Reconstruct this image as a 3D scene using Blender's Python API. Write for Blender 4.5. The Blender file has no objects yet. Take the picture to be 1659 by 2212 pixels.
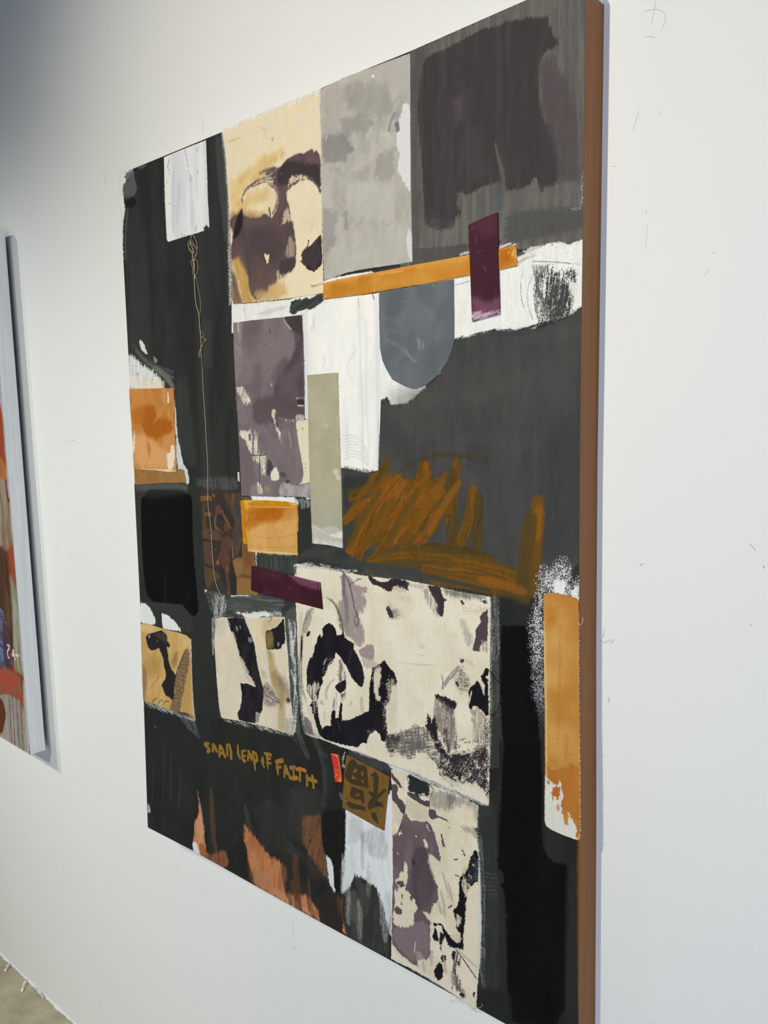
import bpy, math
import numpy as np
from mathutils import Matrix

# ------------------------------------------------------------------ camera
# painting frame in metres: X right, Y up, z out of the canvas face, origin at the
# lower-left front corner of the canvas; the canvas is 36 x 48 in.
F_PX, IW, IH = 1730.888, 1659.0, 2212.0
RC = np.array([[0.7517123606248143, -0.01576144155775427, -0.6593027406615953],
               [0.04809206206556592, -0.9957426076943686, 0.07863722266395594],
               [-0.6577352662357029, -0.0908198006055966, -0.7477540259790039]])   # cv axes in the painting frame
CAM = np.array([1.33036921, 0.73999841, 0.80803071])
CW, CH, DEPTH = 0.9116, 1.2192, 0.043
BASE = 0.645                                   # canvas lower edge above the floor

def world(X, Y, z=0.0):                        # painting frame -> scene (wall faces -y)
    return (X, -z, Y + BASE)

scene = bpy.context.scene
cam_data = bpy.data.cameras.new('camera')
cam_data.sensor_fit = 'HORIZONTAL'
cam_data.sensor_width = 36.0
cam_data.lens = F_PX / IW * 36.0
cam_data.clip_start = 0.02
cam = bpy.data.objects.new('camera', cam_data)
scene.collection.objects.link(cam)
A = np.array([[1, 0, 0], [0, 0, -1], [0, 1, 0]], float)      # painting frame -> scene axes
right, down, fwd = A @ RC[0], A @ RC[1], A @ RC[2]
m = Matrix.Identity(4)
for i in range(3):
    m[i][0], m[i][1], m[i][2] = right[i], -down[i], -fwd[i]
m.translation = world(*CAM)
cam.matrix_world = m
scene.camera = cam

# ------------------------------------------------------------------ light
scene.view_settings.view_transform = 'Standard'
scene.view_settings.look = 'None'
scene.view_settings.gamma = 1.0
scene.view_settings.use_curve_mapping = False
scene.view_settings.exposure = 0.0

wd = bpy.data.worlds.new('studio_air')
scene.world = wd
wd.use_nodes = True
wd.node_tree.nodes['Background'].inputs[0].default_value = (0.88, 0.97, 1.0, 1)
wd.node_tree.nodes['Background'].inputs[1].default_value = 0.036

def lamp(name, kind, loc, target, power, color, size=0.1, spot=None, blend=0.5):
    d = bpy.data.lights.new(name, kind)
    d.energy = power
    d.color = color
    if kind == 'AREA':
        d.shape = 'SQUARE'; d.size = size
    else:
        d.shadow_soft_size = size
    if spot:
        d.spot_size = math.radians(spot); d.spot_blend = blend
    o = bpy.data.objects.new(name, d)
    scene.collection.objects.link(o)
    from mathutils import Vector
    o.location = loc
    o.rotation_euler = (Vector(target) - Vector(loc)).to_track_quat('-Z', 'Y').to_euler()
    return o
# ceiling track heads (outside the frame) and a soft bluish fill added behind the viewer to lift the shadows
lamp('track_spot', 'SPOT', world(0.45, 2.35, 2.9), world(0.7, 1.3), 165, (1.0, 0.87, 0.74), 0.03, 44, 1.0)
lamp('track_spot', 'SPOT', world(0.45, 2.35, 2.9), world(0.4, -0.2), 205, (1.0, 0.975, 0.74), 0.03, 70, 1.0)
lamp('track_spot', 'SPOT', world(-1.6, 2.3, 2.4), world(-0.6, 0.5), 152, (0.97, 0.98, 0.98), 0.04, 36, 1.0)
lamp('track_spot', 'SPOT', world(-2.2, 2.3, 2.2), world(-0.9, -0.5), 140, (1.0, 0.98, 0.84), 0.04, 60, 1.0)
lamp('cool_fill', 'AREA', world(2.2, 0.2, 2.6), world(0.7, 0.0), 50, (0.66, 0.785, 1.0), 1.6)

# ------------------------------------------------------------------ helpers
def tag(o, label=None, cat=None, group=None, kind=None):
    if label: o['label'] = label
    if cat: o['category'] = cat
    if group: o['group'] = group
    if kind: o['kind'] = kind
    return o

def empty(name, loc=(0, 0, 0)):
    o = bpy.data.objects.new(name, None)
    scene.collection.objects.link(o)
    o.location = loc
    o.empty_display_size = 0.05
    return o

def link_mesh(name, verts, faces, mat, parent=None, cols=None, smooth=False, uni=None):
    """verts in metres (parent space); faces: (n,4)/(n,3) int array or list of lists"""
    me = bpy.data.meshes.new(name)
    if isinstance(faces, np.ndarray):
        n, k = faces.shape
        me.vertices.add(len(verts)); me.vertices.foreach_set('co', np.asarray(verts, np.float32).ravel())
        me.loops.add(n * k); me.loops.foreach_set('vertex_index', faces.astype(np.int32).ravel())
        me.polygons.add(n); me.polygons.foreach_set('loop_start', np.arange(0, n * k, k, dtype=np.int32))
        me.update(calc_edges=True)
    else:
        me.from_pydata([tuple(map(float, v)) for v in verts], [], faces)
        me.update()
    if uni is not None:
        cols = np.tile(np.array(uni, np.float32)[None], (len(verts), 1))
    if cols is not None:
        at = me.color_attributes.new('paint', 'FLOAT_COLOR', 'POINT')
        c4 = np.ones((len(verts), 4), np.float32); c4[:, :3] = lin(cols)
        at.data.foreach_set('color', c4.ravel())
    me.materials.append(mat)
    if smooth:
        me.polygons.foreach_set('use_smooth', np.ones(len(me.polygons), bool))
    o = bpy.data.objects.new(name, me)
    scene.collection.objects.link(o)
    if parent is not None: o.parent = parent
    return o

KALB = 0.98
def lin(c):
    c = np.clip(np.asarray(c, np.float32), 0, 1)
    Y = c.mean(-1, keepdims=True); sat = (c.max(-1, keepdims=True) - c.min(-1, keepdims=True)) / (Y + .02)
    k_ = .45 * np.clip((.34 - Y) / .1, 0, 1) * np.clip((.42 - sat) / .12, 0, 1)      # near-black paints are close to neutral
    c = c + (Y - c) * k_
    c = c * (1 + .032 * np.exp(-((Y - .22) / .11) ** 2) * np.clip(1 - 1.6 * sat, 0, 1) / (Y + .02))
    l = np.where(c <= 0.04045, c / 12.92, ((c + 0.055) / 1.055) ** 2.4)
    return np.clip(l * KALB, 0.002, 0.92)

# views: crops of the photograph that the drawing coordinates below were read in
VW = dict(Z=(0, 0, 1), A=(240, 0, .39783), B=(660, 0, .40989), C=(240, 600, .31344), D=(600, 560, .434),
          E=(270, 1020, .30741), F=(600, 1180, .434), G=(290, 1520, .34358), H=(700, 1600, .37372), I=(240, 280, .16878),
          J=(420, 1040, .11756), K=(430, 1590, .16275), L=(700, 1610, .096444), M=(470, 260, .18533), N=(630, 1210, .18533),
          O=(840, 1220, .19889), P=(830, 1630, .24865), Q=(380, 490, .14019), R=(290, 1280, .217), T=(620, 560, .096444),
          U=(1040, 1180, .144654), X=(1140, 1240, .271318), Y=(490, 660, .194473),
          a=(0, 440, .28944), b=(0, 1060, .28944), c=(0, 1040, .271), d=(0, 1900, .24111), e=(1200, 0, .27667), f=(1200, 1100, .31655))

def plane_pt(px, py, z=0.0):
    """point of the plane z (painting frame, metres) seen at photograph pixel (px, py)"""
    px = np.asarray(px, float); py = np.asarray(py, float)
    v = np.stack([(px - IW / 2) / F_PX, (py - IH / 2) / F_PX, np.ones_like(px)], -1) @ RC
    t = (z - CAM[2]) / v[..., 2]
    return CAM[0] + v[..., 0] * t, CAM[1] + v[..., 1] * t

def tr(view, pts, z=0.0):
    """view coordinates -> canvas millimetres"""
    ox, oy, s = VW[view]
    p = np.asarray(pts, float).reshape(-1, 2)
    X, Y = plane_pt(ox + p[:, 0] * s, oy + p[:, 1] * s, z)
    return np.stack([X, Y], 1) * 1000.0

# ------------------------------------------------------------------ noise
rng = np.random.default_rng(7)
TAB = rng.random((256, 256)).astype(np.float32)
def vn(x, y, seed=0):
    x = x + seed * 37.17; y = y + seed * 17.71
    xf = np.floor(x); yf = np.floor(y)
    fx = (x - xf).astype(np.float32); fy = (y - yf).astype(np.float32)
    ix = xf.astype(np.int32) & 255; iy = yf.astype(np.int32) & 255
    jx = (ix + 1) & 255; jy = (iy + 1) & 255
    fx = fx * fx * (3 - 2 * fx); fy = fy * fy * (3 - 2 * fy)
    a = TAB[iy, ix]; b = TAB[iy, jx]; c = TAB[jy, ix]; d = TAB[jy, jx]
    t0 = a + (b - a) * fx; t1 = c + (d - c) * fx
    return t0 + (t1 - t0) * fy
def fbm(x, y, seed=0, octv=3):
    s = 0; amp = 1; tot = 0
    for k in range(octv):
        s = s + vn(x, y, seed + k * 5) * amp; tot += amp; amp *= .55
        x = x * 2.03; y = y * 2.03
    return s / tot
def sst(a, b, x):
    t = np.clip((x - a) / (b - a), 0, 1); return t * t * (3 - 2 * t)

def chaikin(p, closed=True, n=1):
    for _ in range(n):
        if closed:
            q = np.roll(p, -1, 0)
            p = np.stack([p * .84 + q * .16, p * .16 + q * .84], 1).reshape(-1, 2)
        else:
            a, b = p[:-1], p[1:]
            m_ = np.stack([a * .75 + b * .25, a * .25 + b * .75], 1).reshape(-1, 2)
            p = np.concatenate([p[:1], m_, p[-1:]])
    return p

def seg_dist(x, y, a, b, want_t=False):
    d = b - a; L = max(float(d @ d), 1e-9)
    t = np.clip(((x - a[0]) * d[0] + (y - a[1]) * d[1]) / L, 0, 1)
    q = np.hypot(x - a[0] - t * d[0], y - a[1] - t * d[1])
    return (q, t) if want_t else q

def sdf_poly(x, y, P):
    x = x.astype(np.float32); y = y.astype(np.float32)
    d = np.full(x.shape, 1e9, np.float32); ins = np.zeros(x.shape, bool)
    n = len(P)
    for i in range(n):
        a, b = P[i], P[(i + 1) % n]
        dx, dy = np.float32(b[0] - a[0]), np.float32(b[1] - a[1])
        L = dx * dx + dy * dy + np.float32(1e-9)
        ux = x - np.float32(a[0]); uy = y - np.float32(a[1])
        t = np.clip((ux * dx + uy * dy) / L, 0, 1)
        ux -= t * dx; uy -= t * dy
        np.minimum(d, ux * ux + uy * uy, out=d)
        if a[1] != b[1]:
            cr = ((y >= a[1]) != (y >= b[1]))
            ins ^= cr & (x < (b[0] - a[0]) * (y - a[1]) / (b[1] - a[1]) + a[0])
    d = np.sqrt(d)
    return np.where(ins, -d, d)

def path_dist(x, y, P, W):
    """signed distance to a stroke (polyline P, half-widths W) and arc length"""
    best = np.full(x.shape, 1e9, np.float32); arc = np.zeros(x.shape, np.float32); crs = np.zeros(x.shape, np.float32); s0 = 0.0
    for i in range(len(P) - 1):
        q, t = seg_dist(x, y, P[i], P[i + 1], True)
        e = P[i + 1] - P[i]
        L = float(np.hypot(*e))
        cr = ((x - P[i][0]) * e[1] - (y - P[i][1]) * e[0]) / max(L, 1e-6)
        q = q - (W[i] + (W[i + 1] - W[i]) * t)
        k = q < best
        best = np.where(k, q, best); arc = np.where(k, s0 + t * L, arc); crs = np.where(k, cr, crs); s0 += L
    return best, arc, crs

def upsample(coarse, k, shape):
    ny, nx = shape
    yi = np.arange(ny) / k; xi = np.arange(nx) / k
    y0 = np.minimum(yi.astype(int), coarse.shape[0] - 2); x0 = np.minimum(xi.astype(int), coarse.shape[1] - 2)
    fy = (yi - y0)[:, None].astype(np.float32); fx = (xi - x0)[None].astype(np.float32)
    c = coarse
    return ((c[y0][:, x0] * (1 - fx) + c[y0][:, x0 + 1] * fx) * (1 - fy) +
            (c[y0 + 1][:, x0] * (1 - fx) + c[y0 + 1][:, x0 + 1] * fx) * fy)

SEED = [0]
def rgb(c): return np.array(c, np.float32) / 255.0

class Surf:
    """a piece of canvas, cloth or paper: lattice of vertices in millimetres with a painted colour at each"""
    def __init__(s, us, vs, col):
        s.us = np.asarray(us, np.float32); s.vs = np.asarray(vs, np.float32)
        s.U, s.V = np.meshgrid(s.us, s.vs)
        s.c = np.tile(rgb(col)[None, None], s.U.shape + (1,)).astype(np.float32)
    def box(s, P, mg):
        lo = P.min(0) - mg; hi = P.max(0) + mg
        i0, i1 = np.searchsorted(s.us, [lo[0], hi[0]]); j0, j1 = np.searchsorted(s.vs, [lo[1], hi[1]])
        return slice(j0, j1), slice(i0, i1)
    def _put(s, sl, d, col, rag, rs, soft, dry, ang, op, col2, cs, hole, thr, grain):
        x = s.U[sl]; y = s.V[sl]
        SEED[0] += 1; sd = SEED[0] % 97
        a = math.radians(ang); ca, sa = math.cos(a), math.sin(a)
        al = x * ca + y * sa; ac = -x * sa + y * ca
        d = -d
        if rag: d = d + (fbm(x / rs, y / rs, sd, 4) - .5) * 2.6 * rag + (fbm(x / 1.7, y / 1.7, sd + 31, 2) - .5) * 1.5 * min(rag, 1.4)
        if dry:
            st = fbm(al / 24, ac / 1.5, sd + 3, 3) * (1 - grain) + vn(x / .75, y / .75, sd + 9) * grain
            d = d + (st - .53) * 3.2 * dry
        al_ = sst(-soft, soft, d) * op
        if hole:
            st = fbm(al / 14, ac / 1.3, sd + 21, 2) * (1 - grain) + vn(x / .7, y / .7, sd + 27) * grain
            al_ = al_ * sst(hole - .08, hole + .08, st)
        c = rgb(col)[None, None]
        if col2 is not None:
            w = fbm(al / cs[0], ac / cs[1], sd + 13, 4)
            w = sst(thr - .16, thr + .16, w)[..., None]
            c = c + (rgb(col2)[None, None] - c) * w
        s.c[sl] += (c - s.c[sl]) * al_[..., None]
    def poly(s, view, pts, col, rag=.8, rs=5, soft=.5, dry=0, ang=90, op=1, col2=None, cs=(30, 8), hole=0, thr=.5, sm=1, grain=.34):
        P = tr(view, pts)
        if sm: P = chaikin(P, True, sm)
        sl = s.box(P, 2 + rag + dry + soft)
        x = s.U[sl]; y = s.V[sl]
        if x.size == 0: return
        if x.size > 120000:
            k = 4 if x.size < 600000 else 6
            xc = np.append(np.arange(0, x.shape[1] - 1, k), [0])[:-1]
            # regular coarse grid covering the block
            uu = s.us[sl[1]]; vv = s.vs[sl[0]]
            nxc = (len(uu) - 1) // k + 2; nyc = (len(vv) - 1) // k + 2
            uc = np.interp(np.arange(nxc) * k, np.arange(len(uu)), uu); uc[-1] += (0 if uc[-1] < uu[-1] else .5)
            vc = np.interp(np.arange(nyc) * k, np.arange(len(vv)), vv); vc[-1] += (0 if vc[-1] < vv[-1] else .5)
            X_, Y_ = np.meshgrid(uc, vc)
            d = upsample(sdf_poly(X_, Y_, P), k, x.shape).astype(np.float32)
        else:
            d = sdf_poly(x, y, P)
        s._put(sl, d, col, rag, rs, soft, dry, ang, op, col2, cs, hole, thr, grain)
    def line(s, view, pts, w, col, rag=.4, rs=4, soft=.4, dry=0, op=1, col2=None, hole=0, grain=.3, sm=1, bris=.9, thr=.5, fade=0):
        """brush stroke along pts; w: width in mm or list per point; bristle streaks follow the stroke"""
        P = tr(view, pts)
        W = np.full(len(P), w / 2.0) if np.isscalar(w) else np.array(w, float) / 2
        if sm and len(P) > 2:
            Q = chaikin(np.concatenate([P, W[:, None]], 1)[:, :2], False, sm)
            tq = np.linspace(0, 1, len(Q)); W = np.interp(tq, np.linspace(0, 1, len(P)), W); P = Q
        sl = s.box(P, W.max() + 2 + rag + dry + soft)
        x = s.U[sl]; y = s.V[sl]
        if x.size == 0: return
        d, arc, crs = path_dist(x, y, P, W)
        SEED[0] += 1; sd = SEED[0] % 97
        d = -d
        if rag: d = d + (fbm(x / rs, y / rs, sd) - .5) * 2.6 * rag
        st = fbm(arc / 26 + sd, crs / bris, sd + 3, 2)
        if dry: st = st * .8 + vn(x / 3, y / 3, sd + 40) * .2
        # strokes fray out at their two ends
        aL = arc.max() + 1e-6
        if dry: d = d - np.minimum(W.max() * .9, 4) * (st - .3) * (sst(.18, 0, arc / aL) + sst(.82, 1, arc / aL)) * 1.4
        if dry: d = d + ((st * (1 - grain) + vn(x / .75, y / .75, sd + 9) * grain) - .55) * 2 * dry
        a = sst(-soft, soft, d) * op
        if hole:
            h = st * (1 - grain) + vn(x / .7, y / .7, sd + 27) * grain
            a = a * sst(hole - .1, hole + .1, h)
        if fade:
            L = arc.max() + 1e-6; a = a * (1 - fade * sst(.5, 1, arc / L))
        c = rgb(col)[None, None]
        if col2 is not None:
            w_ = sst(thr - .15, thr + .15, st)[..., None]; c = c + (rgb(col2)[None, None] - c) * w_
        s.c[sl] += (c - s.c[sl]) * a[..., None]
    def mottle(s, view, pts, col, op=.5, soft=14, rag=10, rs=22, **k):
        s.poly(view, pts, col, rag=rag, rs=rs, soft=soft, op=op, **k)
    def spots(s, view, pts, col, n, r=(.4, 1.2), seed=1, op=1):
        P = tr(view, pts); g = np.random.default_rng(seed)
        lo, hi = P.min(0), P.max(0)
        for _ in range(n):
            c = lo + (hi - lo) * g.random(2); rr = r[0] + (r[1] - r[0]) * g.random() ** 2
            if sdf_poly(np.array([[c[0]]]), np.array([[c[1]]]), P)[0, 0] > 0: continue
            ang = g.random() * 6; el = 1 + g.random()
            q = np.array([[c[0], c[1]]]); sl = s.box(q, rr * 3)
            x = s.U[sl] - c[0]; y = s.V[sl] - c[1]
            d = np.hypot(x * math.cos(ang) + y * math.sin(ang), (y * math.cos(ang) - x * math.sin(ang)) * el) - rr
            a = sst(.3, -.3, d) * op
            s.c[sl] += (rgb(col) - s.c[sl]) * a[..., None]

def emit(name, S, sd, mat, parent, z, thick, keep=None, tol=.022, levels=(16, 8, 4, 2), zf=None, label=None):
    """mesh the lattice inside sd<0 (adaptive quads), snap the rim to the outline, add a rim wall"""
    ny, nx = sd.shape
    sc = (sd[:-1, :-1] + sd[1:, :-1] + sd[:-1, 1:] + sd[1:, 1:]) / 4
    kc = sc < 0
    rimk = kc.copy()
    X = S.U.astype(np.float32).copy(); Y = S.V.astype(np.float32).copy()
    # boundary vertices: touch both kept and dropped cells
    pad = np.zeros((ny + 1, nx + 1), bool); pad[1:-1, 1:-1] = kc
    q = [pad[:-1, :-1], pad[1:, :-1], pad[:-1, 1:], pad[1:, 1:]]
    anyk = q[0] | q[1] | q[2] | q[3]; allk = q[0] & q[1] & q[2] & q[3]
    rim = anyk & ~allk
    gy, gx = np.gradient(sd, S.vs, S.us)
    g = np.hypot(gx, gy) + 1e-6
    step = float(max(np.diff(S.us).max(), np.diff(S.vs).max()))
    mv = np.clip(sd, -1.5 * step, 1.5 * step)
    X = np.where(rim, X - mv * gx / g / np.maximum(g, 1), X); Y = np.where(rim, Y - mv * gy / g / np.maximum(g, 1), Y)
    if keep is not None: kc = kc & keep
    free = kc.copy()
    # cells with a rim vertex stay at full detail
    rv = rim[:-1, :-1] | rim[1:, :-1] | rim[:-1, 1:] | rim[1:, 1:]
    C = S.c
    quads = []
    for k in levels:
        nby, nbx = (ny - 1) // k, (nx - 1) // k
        if nby < 1 or nbx < 1: continue
        ok = (free & ~rv)[:nby * k, :nbx * k].reshape(nby, k, nbx, k).all(axis=(1, 3))
        c00 = C[0:nby * k:k, 0:nbx * k:k]; c10 = C[k:nby * k + 1:k, 0:nbx * k:k]
        c01 = C[0:nby * k:k, k:nbx * k + 1:k]; c11 = C[k:nby * k + 1:k, k:nbx * k + 1:k]
        err = np.zeros((nby, nbx), np.float32)
        st = 1 if k <= 4 else 2
        for i in range(0, k + 1, st):
            for j in range(0, k + 1, st):
                if (i in (0, k)) and (j in (0, k)): continue
                fi, fj = i / k, j / k
                pred = (c00 * (1 - fi) + c10 * fi) * (1 - fj) + (c01 * (1 - fi) + c11 * fi) * fj
                act = C[i:i + (nby - 1) * k + 1:k, j:j + (nbx - 1) * k + 1:k]
                np.maximum(err, np.abs(act - pred).max(-1), out=err)
        ok &= err < tol
        jj, ii = np.nonzero(ok)
        if len(jj):
            a = jj * k * nx + ii * k
            quads.append(np.stack([a, a + k, a + k * nx + k, a + k * nx], 1))
            fb = np.repeat(np.repeat(ok, k, 0), k, 1)
            free[:nby * k, :nbx * k] &= ~fb
    jj, ii = np.nonzero(free)
    a = jj * nx + ii
    quads.append(np.stack([a, a + 1, a + nx + 1, a + nx], 1))
    Q = np.concatenate(quads)
    # rim wall
    padk = np.zeros((ny + 1, nx + 1), bool); padk[1:-1, 1:-1] = rimk
    walls = []
    h0 = padk[1:, 1:-1] & ~padk[:-1, 1:-1]      # cell above edge kept, below not  (ny, nx-1)
    h1 = ~padk[1:, 1:-1] & padk[:-1, 1:-1]
    for msk, flip in ((h0, 0), (h1, 1)):
        j, i = np.nonzero(msk); a = j * nx + i; b = a + 1
        walls.append(np.stack([b, a] if flip else [a, b], 1))
    v0 = padk[1:-1, 1:] & ~padk[1:-1, :-1]
    v1 = ~padk[1:-1, 1:] & padk[1:-1, :-1]
    for msk, flip in ((v0, 1), (v1, 0)):
        j, i = np.nonzero(msk); a = j * nx + i; b = a + nx
        walls.append(np.stack([b, a] if flip else [a, b], 1))
    Wl = np.concatenate(walls)
    used, inv = np.unique(np.concatenate([Q.ravel(), Wl.ravel()]), return_inverse=True)
    nq = Q.size
    Qi = inv[:nq].reshape(-1, 4); Wi = inv[nq:].reshape(-1, 2)
    xs = X.ravel()[used] / 1000; ys = Y.ravel()[used] / 1000
    zz = np.full(len(used), z / 1000.0)
    if zf is not None: zz = zz + zf(xs * 1000, ys * 1000) / 1000
    wv, winv = np.unique(Wi.ravel(), return_inverse=True)
    winv = winv.reshape(-1, 2)
    n0 = len(used)
    vx = np.concatenate([xs, xs[wv]]); vy = np.concatenate([ys, ys[wv]])
    vz = np.concatenate([zz, np.full(len(wv), (z - thick) / 1000.0)])
    cols = S.c.reshape(-1, 3)[used]
    cols = np.concatenate([cols, cols[wv]])
    F = np.concatenate([Qi, np.stack([Wi[:, 0], n0 + winv[:, 0], n0 + winv[:, 1], Wi[:, 1]], 1)])
    o = link_mesh(name, np.stack([vx, -vz, vy], 1), F, mat, parent, cols)
    if label: o['label'] = label
    global NTRI
    NTRI += 2 * len(F)
    return o
NTRI = 0

def lattice(P, step, mg=2.0, ustep=None):
    lo = P.min(0) - mg; hi = P.max(0) + mg
    return np.arange(lo[0], hi[0], ustep or step), np.arange(lo[1], hi[1], step)

def ustep_at(u):                                # finer towards the near (right) side, as the photograph is
    return 1.05 - .55 * np.clip(u / 911.6, 0, 1)

def vstep_at(u):
    return .80 - .25 * np.clip(u / 911.6, 0, 1)

class Patch:
    def __init__(s, view, pts, col, rag=.5, rs=4, sm=0, fine=1.0, curl=None):
        s.P = tr(view, pts)
        if sm: s.P = chaikin(s.P, True, sm)
        uc = s.P[:, 0].mean()
        us, vs = lattice(s.P, vstep_at(uc) * fine, 3.0, ustep_at(uc) * fine)
        s.S = Surf(us, vs, col)
        SEED[0] += 1
        s.sd = sdf_poly(s.S.U, s.S.V, s.P)
        if rag: s.sd = s.sd + (fbm(s.S.U / rs, s.S.V / rs, SEED[0] % 97) - .5) * 2 * rag + (vn(s.S.U / 1.3, s.S.V / 1.3, 5) - .5) * rag
    def emit(s, name, mat, parent, z, thick, label, zf=None, tol=.022):
        return emit(name, s.S, s.sd, mat, parent, z, thick, zf=zf, label=label, tol=tol)

def tube(name, paths, mat, parent, col, sides=4, kind=None, label=None):
    """paths: list of (points (n,3) in painting-frame mm, radius mm or list)"""
    V, Fc = [], []
    for P, r in paths:
        P = np.asarray(P, float); n = len(P)
        R_ = np.full(n, r) if np.isscalar(r) else np.asarray(r, float)
        T = np.gradient(P, axis=0); T /= np.linalg.norm(T, axis=1)[:, None] + 1e-9
        up = np.array([0, 0, 1.0]); b0 = len(V)
        for i in range(n):
            s_ = np.cross(T[i], up); s_ /= np.linalg.norm(s_) + 1e-9; w_ = np.cross(s_, T[i])
            for k in range(sides):
                a = 2 * math.pi * (k + .5) / sides
                V.append(P[i] + R_[i] * (math.cos(a) * s_ + math.sin(a) * w_))
        for i in range(n - 1):
            for k in range(sides):
                k2 = (k + 1) % sides
                Fc.append([b0 + i * sides + k, b0 + i * sides + k2, b0 + (i + 1) * sides + k2, b0 + (i + 1) * sides + k])
        Fc.append([b0 + k for k in range(sides)][::-1]); Fc.append([b0 + (n - 1) * sides + k for k in range(sides)])
    V = np.array(V) / 1000
    o = link_mesh(name, np.stack([V[:, 0], -V[:, 2], V[:, 1]], 1), Fc, mat, parent, uni=rgb(col), smooth=True)
    if kind: o['kind'] = kind
    if label: o['label'] = label
    return o

def spline(view, pts, z, n=3, zs=None):
    P = chaikin(tr(view, pts), False, n)
    Z = np.full(len(P), z) if zs is None else np.interp(np.linspace(0, 1, len(P)), np.linspace(0, 1, len(zs)), zs)
    return np.concatenate([P, Z[:, None]], 1)

def fringe(parent, view, edge, z, n, length, col, mat, seed=0, out=1, jit=.5, r=.22):
    """loose warp threads along a cut edge (edge drawn in a view), pointing outwards"""
    P = tr(view, edge); g = np.random.default_rng(seed)
    L = np.hypot(*np.diff(P, axis=0).T); cum = np.concatenate([[0], np.cumsum(L)])
    paths = []
    for i in range(n):
        s_ = g.random() * cum[-1]
        k = min(np.searchsorted(cum, s_, side='right') - 1, len(L) - 1)
        t = (s_ - cum[k]) / L[k]; p = P[k] + (P[k + 1] - P[k]) * t
        d = (P[k + 1] - P[k]) / L[k]; nrm = np.array([-d[1], d[0]]) * out
        l = length * (.35 + .65 * g.random()); a = (g.random() - .5) * 2 * jit
        v = nrm * math.cos(a) + d * math.sin(a); bend = d * (g.random() - .5) * l * .5
        paths.append((np.array([[*(p - nrm * .8), z], [*(p + v * l * .55), z + .1], [*(p + v * l + bend), z - .2 * g.random()]]), [r, r * .8, r * .25]))
    o = tube('frayed_threads', paths, mat, parent, col, sides=3, kind='stuff')
    return o

# ------------------------------------------------------------------ materials
def new_mat(name):
    mt = bpy.data.materials.new(name); mt.use_nodes = True
    nt = mt.node_tree
    return mt, nt, nt.nodes['Principled BSDF']

def weave_mat(name, rough, scale, bump, tint=.05, spec=.35, streak=0):
    """attribute paint over a woven ground: crossed threads in the relief, faint mottling in the colour"""
    mt, nt, b = new_mat(name)
    N, Lk = nt.nodes.new, nt.links.new
    at = N('ShaderNodeAttribute'); at.attribute_name = 'paint'
    tc = N('ShaderNodeTexCoord')
    no = N('ShaderNodeTexNoise'); no.inputs['Scale'].default_value = 420; no.inputs['Detail'].default_value = 3
    Lk(tc.outputs['Object'], no.inputs['Vector'])
    mr = N('ShaderNodeMapRange'); mr.inputs[1].default_value = .3; mr.inputs[2].default_value = .7
    mr.inputs[3].default_value = 1 - tint; mr.inputs[4].default_value = 1 + tint
    Lk(no.outputs['Fac'], mr.inputs[0])
    if streak:                                  # broad brush and wash variation
        mp = N('ShaderNodeMapping'); mp.inputs['Scale'].default_value = (1, 1, .22)
        Lk(tc.outputs['Object'], mp.inputs[0])
        n4 = N('ShaderNodeTexNoise'); n4.inputs['Scale'].default_value = 130; n4.inputs['Detail'].default_value = 7; n4.inputs['Roughness'].default_value = .62
        Lk(mp.outputs[0], n4.inputs['Vector'])
        m4 = N('ShaderNodeMapRange'); m4.inputs[1].default_value = .3; m4.inputs[2].default_value = .7
        m4.inputs[3].default_value = 1 - streak; m4.inputs[4].default_value = 1 + streak
        Lk(n4.outputs['Fac'], m4.inputs[0])
        mm = N('ShaderNodeMath'); mm.operation = 'MULTIPLY'; Lk(mr.outputs[0], mm.inputs[0]); Lk(m4.outputs[0], mm.inputs[1])
        mr = mm
    mul = N('ShaderNodeVectorMath'); mul.operation = 'SCALE'
    Lk(at.outputs['Color'], mul.inputs[0]); Lk(mr.outputs[0], mul.inputs['Scale'])
    Lk(mul.outputs[0], b.inputs['Base Color'])
    b.inputs['Roughness'].default_value = rough
    b.inputs['Specular IOR Level'].default_value = spec
    if bump:
        hs = []
        for ax in ('X', 'Z'):
            wv = N('ShaderNodeTexWave'); wv.bands_direction = ax; wv.inputs['Scale'].default_value = scale
            wv.inputs['Distortion'].default_value = .6; wv.inputs['Detail'].default_value = 1
            Lk(tc.outputs['Object'], wv.inputs['Vector']); hs.append(wv)
        mx = N('ShaderNodeMath'); mx.operation = 'MULTIPLY'
        Lk(hs[0].outputs['Fac'], mx.inputs[0]); Lk(hs[1].outputs['Fac'], mx.inputs[1])
        n2 = N('ShaderNodeTexNoise'); n2.inputs['Scale'].default_value = 60; n2.inputs['Detail'].default_value = 4
        Lk(tc.outputs['Object'], n2.inputs['Vector'])
        ad = N('ShaderNodeMath'); ad.operation = 'ADD'
        Lk(mx.outputs[0], ad.inputs[0]); Lk(n2.outputs['Fac'], ad.inputs[1])
        bp = N('ShaderNodeBump'); bp.inputs['Strength'].default_value = bump; bp.inputs['Distance'].default_value = .0006
        Lk(ad.outputs[0], bp.inputs['Height']); Lk(bp.outputs[0], b.inputs['Normal'])
    return mt

M_CANVAS = weave_mat('painted_canvas', .7, 400, .5, .07, .10, .09)
M_CLOTH = weave_mat('raw_cloth', .9, 620, .3, .05, .06, .035)
M_PAINTED = weave_mat('painted_cloth', .8, 560, .3, .03, .08, .03)
M_PAPER = weave_mat('printed_paper', .65, 0, 0, .03, .15, .04)
M_THREAD = weave_mat('thread', .8, 0, 0, .04, .2)
M_INK = weave_mat('wet_paint', .5, 0, 0, .04, .3)

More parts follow.
